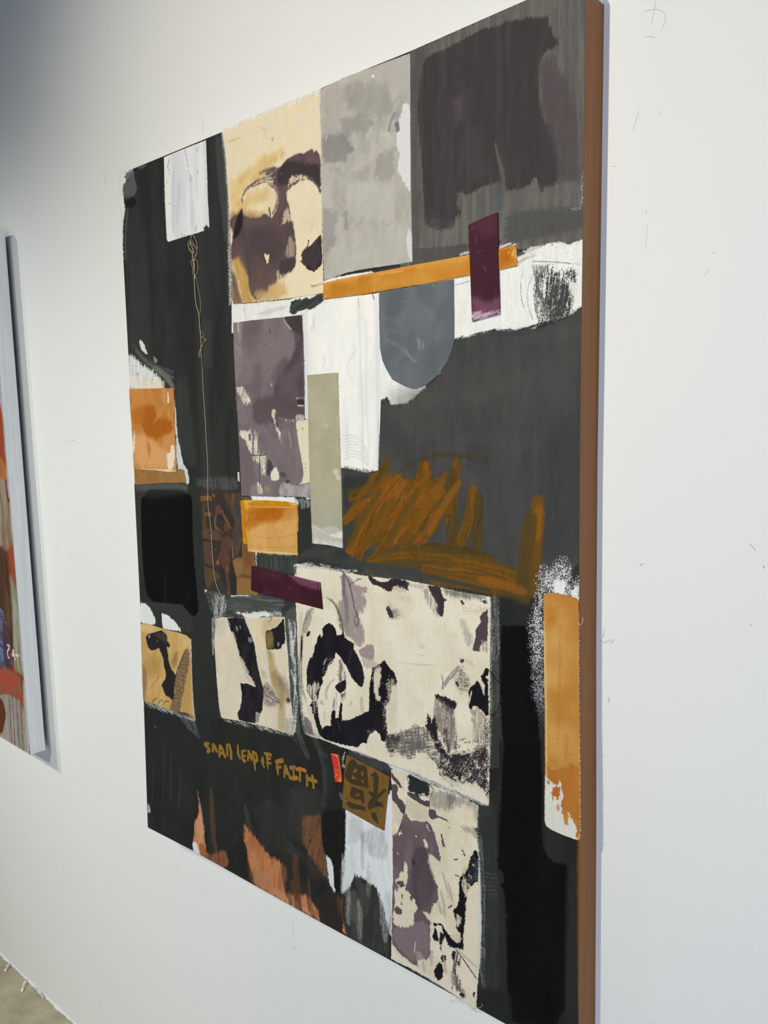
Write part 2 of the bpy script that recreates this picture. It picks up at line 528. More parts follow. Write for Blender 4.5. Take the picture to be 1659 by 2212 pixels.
def wall_mat():
    mt, nt, b = new_mat('white_wall_paint')
    N, Lk = nt.nodes.new, nt.links.new
    tc = N('ShaderNodeTexCoord')
    no = N('ShaderNodeTexNoise'); no.inputs['Scale'].default_value = 1.3; no.inputs['Detail'].default_value = 4
    Lk(tc.outputs['Object'], no.inputs['Vector'])
    cr = N('ShaderNodeValToRGB')
    cr.color_ramp.elements[0].position = .35; cr.color_ramp.elements[0].color = (.735, .74, .735, 1)
    cr.color_ramp.elements[1].position = .68; cr.color_ramp.elements[1].color = (.765, .765, .755, 1)
    Lk(no.outputs['Fac'], cr.inputs[0]); Lk(cr.outputs[0], b.inputs['Base Color'])
    b.inputs['Roughness'].default_value = .75; b.inputs['Specular IOR Level'].default_value = .2
    n2 = N('ShaderNodeTexNoise'); n2.inputs['Scale'].default_value = 260; n2.inputs['Detail'].default_value = 3
    n3 = N('ShaderNodeTexNoise'); n3.inputs['Scale'].default_value = 45; n3.inputs['Detail'].default_value = 3
    for q in (n2, n3): Lk(tc.outputs['Object'], q.inputs['Vector'])
    ad = N('ShaderNodeMath'); ad.operation = 'ADD'; Lk(n2.outputs['Fac'], ad.inputs[0]); Lk(n3.outputs['Fac'], ad.inputs[1])
    bp = N('ShaderNodeBump'); bp.inputs['Strength'].default_value = .35; bp.inputs['Distance'].default_value = .0008
    Lk(ad.outputs[0], bp.inputs['Height']); Lk(bp.outputs[0], b.inputs['Normal'])
    return mt

def floor_mat():
    mt, nt, b = new_mat('worn_concrete')
    N, Lk = nt.nodes.new, nt.links.new
    tc = N('ShaderNodeTexCoord')
    no = N('ShaderNodeTexNoise'); no.inputs['Scale'].default_value = 7; no.inputs['Detail'].default_value = 8; no.inputs['Roughness'].default_value = .65
    Lk(tc.outputs['Object'], no.inputs['Vector'])
    cr = N('ShaderNodeValToRGB')
    cr.color_ramp.elements[0].position = .35; cr.color_ramp.elements[0].color = (.30, .26, .195, 1)
    cr.color_ramp.elements[1].position = .7; cr.color_ramp.elements[1].color = (.56, .50, .38, 1)
    Lk(no.outputs['Fac'], cr.inputs[0]); Lk(cr.outputs[0], b.inputs['Base Color'])
    b.inputs['Roughness'].default_value = .7
    bp = N('ShaderNodeBump'); bp.inputs['Strength'].default_value = .3; bp.inputs['Distance'].default_value = .003
    Lk(no.outputs['Fac'], bp.inputs['Height']); Lk(bp.outputs[0], b.inputs['Normal'])
    return mt

def streak_mat(name, c0, c1, rough=.6, vert=True):
    mt, nt, b = new_mat(name)
    N, Lk = nt.nodes.new, nt.links.new
    tc = N('ShaderNodeTexCoord'); mp = N('ShaderNodeMapping')
    mp.inputs['Scale'].default_value = (60, 90, 3.5) if vert else (3.5, 60, 60)
    Lk(tc.outputs['Object'], mp.inputs[0])
    no = N('ShaderNodeTexNoise'); no.inputs['Scale'].default_value = 1.6; no.inputs['Detail'].default_value = 6
    Lk(mp.outputs[0], no.inputs['Vector'])
    cr = N('ShaderNodeValToRGB')
    cr.color_ramp.elements[0].position = .38; cr.color_ramp.elements[0].color = (*c0, 1)
    cr.color_ramp.elements[1].position = .66; cr.color_ramp.elements[1].color = (*c1, 1)
    Lk(no.outputs['Fac'], cr.inputs[0]); Lk(cr.outputs[0], b.inputs['Base Color'])
    b.inputs['Roughness'].default_value = rough
    bp = N('ShaderNodeBump'); bp.inputs['Strength'].default_value = .3; bp.inputs['Distance'].default_value = .0006
    Lk(no.outputs['Fac'], bp.inputs['Height']); Lk(bp.outputs[0], b.inputs['Normal'])
    return mt
M_EDGE = streak_mat('brown_painted_edge', (.245, .088, .016), (.285, .107, .022))
M_WHITE_EDGE = streak_mat('white_primed_edge', (.72, .73, .76), (.82, .82, .84), .7)
M_WALL = wall_mat()
M_FLOOR = floor_mat()
M_PENCIL, _nt, _b = new_mat('pencil_graphite')
_b.inputs['Base Color'].default_value = (.42, .42, .42, 1); _b.inputs['Roughness'].default_value = .6

# ------------------------------------------------------------------ setting
ZW = -DEPTH                                     # wall plane in the painting frame
def slab(name, x0, x1, y0, y1, z0, z1, mat, parent=None):
    v = [world(x, y, z) for z in (z0, z1) for y in (y0, y1) for x in (x0, x1)]
    return link_mesh(name, v, [[0, 1, 3, 2][::-1], [4, 5, 7, 6], [0, 1, 5, 4], [2, 3, 7, 6][::-1], [0, 2, 6, 4][::-1], [1, 3, 7, 5]], mat, parent)
wall = tag(slab('wall_back', -4.5, 3.2, -BASE - .02, 2.6, ZW - .12, ZW, M_WALL), kind='structure')
floor = tag(slab('floor', -4.5, 3.2, -BASE - .10, -BASE, ZW - .10, 4.6, M_FLOOR), kind='structure')

# ------------------------------------------------------------------ main painting
painting = empty('painting', world(0, 0, ZW))
tag(painting, 'large dark abstract collage canvas with cloth patches and brown right edge', 'painting')

WHITE = (238, 238, 234); WH2 = (222, 223, 224)
DK = (45, 47, 47); DK2 = (38, 40, 40)
FLD = (70, 69, 67); FLD2 = (60, 60, 60)
GRN = (40, 42, 39); GRN2 = (34, 36, 33)
BLK = (7, 7, 12); BLK2 = (12, 12, 18)

# outline as the stretched cloth bows in slightly between the corners
OUT = [('A', [(42, 948), (609, 714), (1265, 424), (1620, 280)]), ('Z', [(1137, 0), (1265, -55), (1257.5, 560), (1252, 1000), (1250, 1400), (1251, 1800), (1249.4, 2212), (1249.2, 2300), (1092.4, 2212)]),
       ('G', [(1659, 1640), (1100, 1335), (370, 925), (85, 778), (60, 0)]), ('E', [(105, 900), (65, 80)]), ('C', [(165, 1440)]), ('A', [(85, 1760)])]
OUTP = np.concatenate([tr(v, p) for v, p in OUT])

us = [0 - 6.0]
while us[-1] < 918: us.append(us[-1] + float(ustep_at(us[-1])) * .95)
S = Surf(np.array(us), np.arange(-8, 1228, .64), DK)

def canvas_paint(S):
    P, Ln, Mo, Sp = S.poly, S.line, S.mottle, S.spots
    allp = [(200, 300), (1280, -100), (1280, 2330), (1000, 2330), (280, 1850)]
    P('Z', allp, DK, col2=DK2, cs=(160, 22), sm=0)
    # left dark column tonal strokes
    P('Z', [(262, 380), (300, 370), (330, 700), (330, 1000), (290, 1000)], (52, 55, 55), op=.5, soft=6, dry=3)
    Ln('Z', [(430, 500), (434, 720), (446, 1050)], 26, (58, 58, 55), op=.35, soft=3, dry=3)
    P('C', [(630, 300), (690, 300), (700, 620), (640, 620)], (64, 61, 56), op=.5, soft=1.5, sm=0)
    Ln('Z', [(470, 300), (478, 600), (492, 900)], 14, (40, 43, 45), op=.7, soft=3, dry=2)
    # white beneath the strip along the left rim
    P('I', [(98, 572), (275, 505), (278, 560), (190, 650), (165, 780), (160, 900), (180, 1000), (150, 1300), (160, 1650), (150, 1659), (90, 700)], (226, 228, 226), rag=1.4, rs=3, dry=1.5, sm=0)
    P('I', [(160, 600), (230, 530), (290, 520), (300, 640), (330, 720), (320, 800), (240, 850), (180, 830), (145, 780), (170, 690), (240, 640), (180, 640)], (98, 100, 100), rag=1.5, dry=2.2, soft=1, op=.9)
    P('I', [(150, 700), (250, 640), (300, 650), (320, 760), (300, 860), (200, 880), (150, 850)], (92, 94, 94), rag=1.4, dry=2, op=.8, soft=1.5)
    P('I', [(160, 930), (230, 880), (300, 860), (330, 930), (280, 1010), (200, 1000)], (30, 31, 32), rag=1.6, dry=1)
    Ln('I', [(215, 1020), (190, 1200), (180, 1450), (190, 1659)], 5, (92, 95, 94), op=.7, dry=1.4, soft=.8)
    P('I', [(340, 470), (430, 440), (460, 455), (380, 510)], (120, 122, 120), op=.5, dry=2.5, rag=1.2)
    # upper right warm grey field, its grey lightened to carry the sheen there
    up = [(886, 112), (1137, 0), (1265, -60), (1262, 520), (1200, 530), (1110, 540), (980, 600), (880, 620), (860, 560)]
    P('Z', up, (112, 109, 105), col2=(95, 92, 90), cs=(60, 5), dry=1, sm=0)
    P('B', [(555, 260), (640, 225), (620, 420), (590, 700), (600, 1000), (610, 1250), (560, 1330)], (78, 76, 74), op=.7, soft=5, dry=3)
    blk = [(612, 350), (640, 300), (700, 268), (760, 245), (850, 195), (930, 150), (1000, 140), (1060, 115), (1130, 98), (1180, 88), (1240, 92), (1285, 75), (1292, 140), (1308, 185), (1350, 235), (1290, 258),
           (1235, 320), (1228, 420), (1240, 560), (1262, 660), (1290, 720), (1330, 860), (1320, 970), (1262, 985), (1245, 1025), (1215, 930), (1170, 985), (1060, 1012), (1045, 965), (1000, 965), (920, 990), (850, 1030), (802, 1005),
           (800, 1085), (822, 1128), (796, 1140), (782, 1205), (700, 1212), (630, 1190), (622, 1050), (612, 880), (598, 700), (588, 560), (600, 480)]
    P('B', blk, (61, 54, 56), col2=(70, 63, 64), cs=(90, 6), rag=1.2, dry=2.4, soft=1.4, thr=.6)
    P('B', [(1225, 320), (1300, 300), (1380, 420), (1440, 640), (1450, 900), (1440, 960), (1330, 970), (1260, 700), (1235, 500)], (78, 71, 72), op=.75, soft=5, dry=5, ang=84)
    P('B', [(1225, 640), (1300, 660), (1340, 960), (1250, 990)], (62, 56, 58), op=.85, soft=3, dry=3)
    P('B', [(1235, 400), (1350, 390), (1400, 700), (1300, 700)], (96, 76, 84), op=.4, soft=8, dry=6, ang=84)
    P('B', [(770, 520), (830, 500), (830, 600), (790, 680)], (88, 78, 80), op=.6, soft=3, dry=2)
    Ln('B', [(998, 730), (1008, 800), (1030, 880), (1045, 960)], [1.5, 4, 6, 7], (98, 94, 90), dry=2.2, soft=.8, op=.9)
    P('B', [(620, 430), (640, 420), (670, 800), (690, 1100), (650, 1100), (625, 800)], (55, 50, 52), op=.6, soft=2)
    P('B', [(850, 660), (930, 650), (930, 800), (1000, 930), (860, 960)], (74, 68, 68), op=.5, soft=5, dry=4)
    P('B', [(1000, 960), (1050, 960), (1045, 1110), (990, 1120)], (74, 80, 82), op=.6, soft=2)
    P('B', [(560, 1130), (800, 1190), (1040, 1020), (1455, 960), (1460, 1070), (1300, 1080), (1050, 1130), (870, 1200), (580, 1300)], (112, 109, 105), op=.45, soft=6, dry=5, ang=12, hole=.42)
    P('B', [(1060, 1120), (1300, 1090), (1460, 1090), (1460, 1210), (1300, 1245), (1040, 1290)], (78, 78, 77), op=.8, soft=4, dry=4, ang=8)
    P('B', [(560, 1320), (840, 1290), (1030, 1265), (1030, 1300), (860, 1340), (640, 1380), (570, 1380)], (64, 66, 66), op=.85, soft=2, dry=2, ang=8)
    Ln('B', [(1462, 900), (1462, 1000), (1452, 1090), (1400, 1110)], 4, (190, 190, 186), dry=2.4, op=.8, hole=.62, grain=.9)
    # white field on the right
    P('D', [(500, 160), (600, 150), (860, 92), (960, 70), (1060, 45), (1130, 15), (1200, -20), (1250, -60), (1330, -70), (1400, -90), (1460, -75), (1530, -105), (1530, 230), (1480, 275), (1440, 285), (1380, 300), (1300, 322),
            (1180, 345), (1080, 350), (960, 375), (880, 395), (870, 420), (810, 560), (745, 610), (735, 635), (650, 690), (630, 720), (560, 725), (548, 690), (522, 695), (500, 700), (480, 500)], (240, 240, 236), rag=1.2, dry=2.2, soft=.7, ang=10, sm=0)
    P('D', [(1120, -20), (1250, -60), (1330, -70), (1240, -20), (1150, 10)], (150, 148, 145), op=.4, soft=2, dry=4, ang=10)
    P('D', [(890, 395), (1100, 350), (1300, 325), (1320, 345), (1100, 372), (900, 410)], (230, 230, 226), dry=3, op=.9, ang=8, hole=.5)
    P('D', [(560, 700), (620, 640), (740, 630), (700, 670), (640, 720), (560, 730)], (236, 236, 232), dry=2.6, rag=1.5)
    # the dark scumble and charcoal lines in it
    P('D', [(1285, 60), (1340, 20), (1400, 60), (1460, 50), (1500, 60), (1490, 110), (1480, 250), (1440, 290), (1380, 310), (1300, 330), (1285, 250), (1275, 150)], (60, 60, 60), rag=3, rs=8, dry=5, soft=.7, ang=82, grain=.42, hole=.5)
    P('D', [(1330, 130), (1400, 110), (1470, 130), (1450, 280), (1360, 310), (1330, 220)], (64, 64, 64), rag=3, dry=5, soft=1.2, ang=80, hole=.38, grain=.42)
    for k in range(9):
        Ln('D', [(1340 - k * 9, 30), (1290 - k * 5 + k * 4, 110), (1278 + k * 6, 210), (1300 + k * 12, 310)], 2.2, (96, 96, 96), dry=2, hole=.5, op=.8)
    P('D', [(1440, 290), (1510, 230), (1515, 330), (1400, 345), (1300, 345)], (66, 65, 64), dry=3, soft=1, ang=10)
    P('D', [(1440, 120), (1515, 90), (1515, 215), (1450, 275), (1470, 200)], (236, 236, 232), op=.9, dry=3, ang=70)
    Ln('D', [(1228, 45), (1210, 100), (1208, 180), (1232, 265)], .9, (120, 120, 124), dry=.6, op=.85, hole=.35)
    Ln('D', [(1270, 10), (1390, 15), (1510, 25)], 1.2, (110, 110, 112), dry=.8, op=.8, hole=.4)
    Ln('D', [(1180, -10), (1230, -30)], 1.4, (70, 68, 70), dry=.5)
    Ln('D', [(1300, 40), (1250, 110), (1240, 210), (1270, 300)], 2.2, (120, 120, 120), dry=1.6, op=.5, hole=.5)
    Ln('D', [(880, 130), (930, 115), (960, 108)], 1.6, (170, 172, 174), dry=1, op=.7)
    Sp('D', [(1180, -60), (1500, -60), (1500, 10), (1200, 10)], (110, 108, 108), 14, (.3, .8), 3, .8)
    # middle right field
    mid = [(525, 695), (560, 728), (640, 722), (745, 640), (812, 565), (872, 430), (885, 398), (1080, 357), (1290, 345), (1440, 300), (1530, 215), (1530, 1500), (1300, 1640), (900, 1640), (300, 1640), (300, 1040), (490, 1070), (508, 900), (512, 760)]
    P('D', mid, FLD, col2=FLD2, cs=(14, 50), rag=1, dry=1.6, soft=.7, ang=6, sm=0)
    P('D', [(700, 600), (1500, 380), (1510, 600), (1000, 760), (620, 820), (560, 700)], (74, 72, 70), op=.5, soft=25, dry=6, ang=8)
    P('D', [(520, 720), (600, 800), (640, 960), (560, 1000), (510, 900)], (60, 60, 60), op=.7, soft=10)
    P('D', [(1300, 930), (1515, 700), (1515, 1500), (1310, 1500)], (56, 57, 60), op=.75, soft=2.5, dry=2, ang=90, sm=0)
    P('D', [(940, 1080), (1290, 1080), (1290, 1300), (1180, 1400), (1030, 1300)], (66, 67, 70), op=.55, soft=14)
    P('D', [(320, 1060), (500, 1080), (420, 1200), (330, 1260)], (46, 49, 49), soft=3, op=.95)
    P('D', [(320, 1240), (420, 1180), (460, 1400), (420, 1560), (320, 1460)], (52, 56, 55), soft=8, op=.85)
    P('D', [(300, 1030), (495, 1060), (500, 1085), (320, 1075)], (60, 62, 61), op=.8, dry=1.5)
    for q, c in (([(620, 760), (760, 700), (900, 690), (1010, 700)], (84, 82, 80)), ([(980, 700), (1100, 650), (1270, 560)], (84, 82, 80)), ([(540, 740), (610, 800), (700, 880)], (78, 78, 76)), ([(900, 900), (1100, 880), (1290, 920)], (76, 75, 74)), ([(1200, 400), (1350, 380), (1500, 350)], (88, 86, 84))):
        Ln('D', q, 14, c, op=.3, dry=5, soft=2, hole=.4)
    Sp('D', [(560, 720), (1500, 400), (1500, 1400), (900, 1400)], (40, 40, 42), 40, (.4, 1.0), 5, .8)
    Sp('D', [(560, 760), (1500, 500), (1500, 1300), (900, 1300)], (120, 118, 114), 26, (.25, .6), 6, .6)
    P('D', [(30, 1200), (180, 1180), (180, 1440), (90, 1500), (0, 1480), (100, 1300)], (46, 50, 48), op=1, dry=1.5, soft=1)
    # ochre scribble
    OC, OC2, OD = (124, 82, 22), (146, 90, 28), (92, 72, 32)
    P('D', [(420, 1180), (560, 1090), (740, 1090), (830, 1160), (800, 1260), (800, 1340), (700, 1420), (560, 1430), (430, 1400), (380, 1320)], OD, op=.95, soft=5, dry=4, rag=4, rs=20, ang=60, col2=(112, 78, 28), cs=(30, 4))
    P('D', [(620, 1120), (740, 1090), (800, 1160), (720, 1300), (600, 1400), (480, 1400), (470, 1280)], (126, 82, 24), op=.9, soft=4, dry=4, rag=3, rs=14, ang=60, col2=(104, 74, 28), cs=(26, 3))
    sc = [([(335, 1300), (400, 1240), (520, 1170), (600, 1110)], 15, OC2), ([(360, 1190), (430, 1150), (530, 1120), (600, 1095)], 13, OC), ([(360, 1165), (440, 1140)], 12, OD), ([(600, 1090), (520, 1180), (420, 1330), (350, 1470)], 16, OC2),
          ([(350, 1480), (430, 1400), (560, 1280), (700, 1190)], 15, OC2), ([(540, 1010), (500, 1150), (440, 1330), (390, 1560)], 13, OC), ([(545, 1010), (520, 1060), (470, 1100)], 12, OD), ([(730, 1020), (690, 1130), (600, 1290), (450, 1540)], 16, OC),
          ([(740, 1020), (745, 1090), (700, 1230), (560, 1420)], 13, OC2), ([(790, 1105), (720, 1140), (600, 1230), (470, 1380)], 13, OC), ([(890, 1020), (880, 1100), (870, 1200), (850, 1300)], 16, OC), ([(870, 1060), (850, 1200), (800, 1280), (700, 1340)], 13, OD),
          ([(820, 1160), (700, 1210), (560, 1300), (420, 1440)], 15, OC2), ([(970, 1150), (960, 1260), (930, 1360), (890, 1460)], 17, OC), ([(1000, 1180), (1000, 1300), (990, 1440)], 15, OD), ([(880, 1240), (870, 1340), (860, 1440)], 15, OD),
          ([(560, 1200), (620, 1160), (640, 1180), (600, 1290)], 15, OC2), ([(430, 1430), (520, 1340), (700, 1260), (850, 1250)], 14, OC), ([(780, 1280), (740, 1380), (640, 1460)], 14, OC2), ([(690, 1130), (640, 1250), (560, 1340)], 14, OC2),
          ([(600, 1060), (760, 975), (900, 970), (1040, 1000)], 8, (84, 66, 42)), ([(640, 1440), (760, 1440), (900, 1450), (1050, 1490)], 15, OD)]
    for pts, w, c in sc:
        Ln('D', pts, w, c, col2=tuple(int(k * .82) for k in c), dry=2.2, soft=1.5, rag=.8, op=.86 if w > 9 else .55, bris=1.3)
    for k in range(16):
        x0 = 380 + (k * 67) % 460; y0 = 1120 + (k * 41) % 160
        Ln('D', [(x0 + 110, y0 - 60), (x0 + 30, y0 + 60), (x0 - 40, y0 + 190)], 11, (OC, OC2, OD, (110, 74, 22))[k % 4], dry=3, soft=2, op=.7, bris=1.2)
    P('D', [(430, 1500), (560, 1440), (740, 1430), (900, 1460), (1080, 1490), (1220, 1560), (1300, 1560), (1290, 1659), (1100, 1659), (860, 1600), (740, 1560), (560, 1520), (440, 1530)], OD, op=.85, soft=3, dry=4, rag=2, ang=-8)
    for pts, w, c in (([(450, 1500), (640, 1470), (860, 1490), (1060, 1540)], 12, OC), ([(740, 1550), (900, 1570), (1080, 1600), (1250, 1640)], 22, (132, 84, 26)), ([(780, 1590), (1000, 1620), (1200, 1660)], 18, OC), ([(900, 1500), (1050, 1530), (1200, 1590)], 15, OC)):
        Ln('D', pts, w, c, col2=(98, 70, 28), dry=3, soft=1.5, op=.85, bris=1.6)
    for pts, w, c in (([(1295, 1210), (1290, 1330), (1270, 1500), (1250, 1640)], 20, (112, 78, 28)), ([(1300, 1240), (1290, 1300), (1290, 1380)], 12, (140, 88, 28)), ([(1260, 1290), (1240, 1420), (1230, 1560), (1220, 1700)], 20, (86, 68, 32))):
        Ln('D', pts, w, c, dry=2.2, soft=2, op=.9, bris=1.4)
    P('U', [(520, 350), (860, 330), (870, 700), (680, 800), (680, 1150), (620, 1200), (530, 1190), (500, 800), (250, 740), (300, 600), (500, 620)], (84, 68, 34), op=.85, soft=4, dry=3, ang=88)
    Ln('U', [(800, 20), (810, 300), (760, 680)], 12, (108, 74, 26), op=.55, dry=3, soft=2)
    Ln('U', [(0, 500), (250, 560), (500, 640), (640, 680)], 12, (150, 92, 30), op=.6, dry=3, soft=1.5)
    Sp('D', [(560, 1400), (740, 1400), (700, 1480), (580, 1480)], (170, 100, 34), 16, (.8, 2), 9, .7)
    Sp('D', [(500, 1100), (1000, 1100), (1000, 1400), (500, 1400)], (190, 110, 50), 24, (.3, .7), 10, .6)
    Sp('D', [(1280, 1230), (1340, 1230), (1340, 1350), (1300, 1350)], (150, 92, 36), 14, (.4, 1.4), 12, .7)
    # dark lower right with the black bars
    P('U', [(270, 760), (500, 800), (760, 900), (800, 1250), (1450, 1300), (1470, 2300), (200, 2300), (240, 1200)], (34, 37, 38), soft=5, op=.9)
    P('F', [(1110, 400), (1160, 395), (1240, 395), (1262, 560), (1290, 820), (1310, 1000), (1320, 1429), (1110, 1429), (1120, 1000), (1108, 700)], BLK, col2=BLK2, cs=(60, 14), rag=1.2, dry=1.2)
    P('H', [(960, 0), (1320, 0), (1290, 500), (1475, 570), (1475, 1640), (880, 1640), (920, 380)], (38, 42, 38), soft=2, dry=1, col2=(31, 34, 32), cs=(90, 20), sm=0)
    P('H', [(1040, 0), (1250, 0), (1262, 600), (1300, 690), (1420, 720), (1412, 1000), (1395, 1640), (1085, 1640), (1060, 1500), (1050, 900), (1000, 780), (1015, 500)], BLK, col2=BLK2, cs=(80, 18), rag=1.4, dry=1.8, soft=1.5)
    P('H', [(1040, 0), (1250, 0), (1262, 300), (1250, 560), (1020, 560), (1035, 200)], BLK, sm=0, soft=1.5)
    P('H', [(1400, 700), (1475, 720), (1475, 1640), (1390, 1640)], (42, 42, 38), soft=4, op=.8)
    P('H', [(1460, 560), (1490, 560), (1490, 1640), (1466, 1640)], (104, 72, 22), soft=.8, rag=.6)
    Ln('H', [(930, 390), (940, 700), (940, 1000), (950, 1450)], 34, (62, 66, 64), op=.45, dry=6, soft=2, hole=.35)
    Ln('H', [(915, 720), (960, 760), (1000, 780)], 24, (44, 47, 46), op=.8, dry=3, hole=.3)
    for k in range(7):
        Ln('H', [(905, 760 + k * 26), (950, 768 + k * 24), (1005, 775 + k * 22)], 1.1, (96, 98, 98), op=.6, dry=.8, hole=.35)
    Ln('H', [(905, 560), (915, 900), (910, 1300), (925, 1430)], 9, (140, 144, 148), op=.6, dry=4, hole=.5)
    P('H', [(890, 1420), (1080, 1450), (1080, 1640), (990, 1640), (885, 1570)], (34, 37, 35), soft=5)
    # lower field around the big cloth, rim scumbles
    P('O', [(1080, 350), (1200, 350), (1200, 2212), (1090, 2212)], (50, 56, 54), op=.8, dry=1.5, sm=0)
    Ln('O', [(1150, 370), (1150, 700), (1150, 1000)], 14, (150, 155, 154), op=.7, dry=5, hole=.52)
    Ln('O', [(1140, 1000), (1150, 1400), (1150, 1620)], 12, (90, 98, 96), op=.7, dry=4, hole=.5)
    Ln('O', [(1100, 380), (1095, 900), (1095, 1500), (1090, 2200)], 5, (176, 172, 160), op=.9, dry=2.6, hole=.45, grain=.8)
    # white scumble by the orange patch
    P('U', [(880, 400), (960, 340), (1060, 320), (1160, 260), (1290, 260), (1330, 400), (1340, 600), (1400, 560), (1465, 480), (1465, 830), (1300, 760), (940, 700), (920, 900), (930, 1700), (760, 1700), (740, 1400), (780, 1000), (820, 700)],
      (232, 232, 236), rag=5, rs=12, dry=7, soft=.5, ang=86, grain=.8, hole=.505)
    P('U', [(1080, 520), (1180, 480), (1260, 560), (1300, 760), (1080, 700), (1060, 600)], (236, 236, 238), rag=2, dry=3, ang=80)
    P('U', [(1320, 640), (1465, 600), (1465, 830), (1340, 770)], (228, 228, 232), rag=2, dry=4, hole=.35, ang=60)
    P('U', [(760, 1700), (930, 1700), (940, 2400), (830, 2300), (790, 2000)], (190, 190, 196), rag=4, dry=6, hole=.56, grain=.9)
    Sp('U', [(1160, 140), (1310, 140), (1310, 210), (1160, 210)], (225, 225, 225), 34, (.25, .8), 14, 1)
    P('X', [(20, 900), (130, 900), (140, 1200), (80, 1100)], (150, 150, 156), op=.8, dry=5, hole=.62, grain=.9)
    # region between the gold paper and lower cloth
    P('F', [(80, 960), (330, 1010), (560, 1080), (1060, 1290), (1060, 1360), (560, 1130), (300, 1060), (0, 960)], (48, 52, 50), soft=1.5, dry=1.5)
    P('P', [(0, 30), (190, 70), (400, 180), (640, 290), (880, 400), (870, 440), (600, 350), (300, 220), (60, 130)], (200, 202, 204), rag=1.8, rs=5, dry=3.4, hole=.4, ang=-24)
    P('P', [(40, 80), (230, 150), (200, 240), (60, 130)], (214, 218, 222), rag=1.5, dry=2.5, ang=-24)
    # centre: dark ground between patches, left part
    P('E', [(900, 560), (1230, 590), (1310, 480), (1530, 540), (1659, 660), (1659, 720), (1200, 650), (1190, 1060), (1100, 1020), (880, 1020), (600, 980), (560, 830), (900, 850)], (44, 49, 47), soft=1.2, dry=1.2, col2=(56, 60, 58), cs=(30, 5), ang=20, sm=0)
    P('E', [(1220, 230), (1310, 200), (1320, 540), (1220, 560)], (42, 46, 45), soft=1, sm=0, dry=1)
    P('E', [(885, 165), (1190, 175), (1220, 210), (1215, 240), (885, 220)], (238, 238, 236), sm=0, dry=1)
    P('E', [(1190, 180), (1300, 190), (1310, 240), (1230, 260), (1200, 230)], (150, 152, 150), op=.85, dry=3, hole=.45)
    P('E', [(912, 560), (930, 560), (925, 660), (915, 665)], (232, 232, 232), sm=0)
    P('E', [(920, 575), (1210, 585), (1200, 700), (1000, 690), (925, 640)], (50, 54, 52), dry=2, ang=88, col2=(70, 74, 72), cs=(30, 2), thr=.6)
    P('E', [(1190, 640), (1300, 640), (1420, 660), (1540, 690), (1640, 690), (1600, 710), (1300, 670), (1210, 680)], (210, 212, 210), rag=1.5, dry=3, hole=.48, ang=-5)
    P('D', [(70, 1500), (180, 1470), (330, 1530), (540, 1560), (740, 1590), (1060, 1659), (1060, 1640), (740, 1560), (400, 1500), (180, 1440)], (56, 60, 58), op=.8, soft=2)
    # grey brushed band above the cream patches
    P('E', [(545, 820), (620, 830), (700, 850), (740, 860), (900, 850), (980, 870), (1100, 950), (1110, 1010), (1000, 1000), (860, 1030), (640, 1020), (600, 960)], (96, 98, 96), rag=2, dry=5, hole=.42, ang=-6, soft=.8, col2=(60, 64, 62), cs=(30, 2.5))
    P('E', [(735, 860), (790, 852), (860, 850), (940, 862), (840, 880), (760, 900)], (226, 226, 222), rag=1, dry=2)
    P('E', [(545, 820), (580, 828), (560, 850)], (230, 230, 226))
    P('R', [(790, 20), (900, 30), (920, 120), (880, 240), (790, 230), (770, 120)], (176, 176, 172), rag=3, dry=5, hole=.5, ang=80)
    P('R', [(960, 30), (1200, 20), (1480, 60), (1500, 150), (1200, 190), (960, 180), (940, 100)], (66, 70, 68), dry=4, soft=1.5, ang=4, col2=(104, 106, 104), cs=(26, 1.8), thr=.62)
    P('R', [(980, 190), (1120, 205), (1300, 190), (1340, 190), (1400, 240), (1300, 235), (1200, 270), (1120, 270), (1100, 235)], (228, 228, 224), rag=1.6, dry=2.6)
    P('R', [(1330, 190), (1470, 190), (1480, 240), (1350, 240)], (180, 180, 178), dry=3, hole=.45)
    P('R', [(770, 220), (920, 240), (840, 330), (800, 470), (790, 640), (770, 500)], (170, 170, 166), rag=2, dry=4, hole=.46, ang=85)
    P('R', [(1500, 200), (1610, 120), (1640, 500), (1640, 1200), (1659, 1400), (1560, 1400), (1560, 1000), (1520, 600)], (76, 80, 78), dry=3, soft=1, ang=86)
    for pts, w in (([(1590, 300), (1580, 600), (1600, 900)], 10), ([(1560, 500), (1570, 640)], 8), ([(1540, 280), (1560, 420), (1580, 560)], 7), ([(1610, 1000), (1600, 1250), (1590, 1390)], 9), ([(1560, 780), (1590, 860), (1600, 1000)], 7)):
        Ln('R', pts, w, (214, 217, 218), dry=4, hole=.5, soft=.6)
    # left edge whites, black block
    P('C', [(115, 520), (160, 540), (210, 600), (260, 620), (300, 650), (340, 700), (370, 770), (130, 780), (100, 640)], (224, 225, 222), rag=3, dry=5.5, ang=84, hole=.3)
    P('C', [(130, 700), (370, 700), (370, 775), (130, 775)], (228, 222, 204), op=.7, soft=3)
    P('C', [(198, 425), (225, 450), (240, 500), (255, 530), (215, 505), (198, 470)], (224, 224, 222), rag=1, dry=1.6)
    P('C', [(290, 540), (320, 560), (320, 580), (300, 590)], (170, 170, 170), dry=2, op=.7)
    for pts, w, c in (([(150, 460), (220, 550), (310, 610), (430, 650)], 8, (62, 65, 64)), ([(170, 500), (240, 580), (330, 640), (430, 690)], 7, (84, 86, 84)), ([(300, 620), (380, 680), (430, 760)], 12, (104, 106, 102))):
        Ln('C', pts, w, c, dry=2.2, soft=.8, hole=.25)
    P('C', [(430, 780), (445, 900), (455, 1060), (480, 1200), (500, 1290), (530, 1330), (540, 1420), (515, 1425), (500, 1330), (455, 1320), (440, 1000)], (212, 214, 212), rag=1.2, dry=2.4, hole=.28, ang=84)
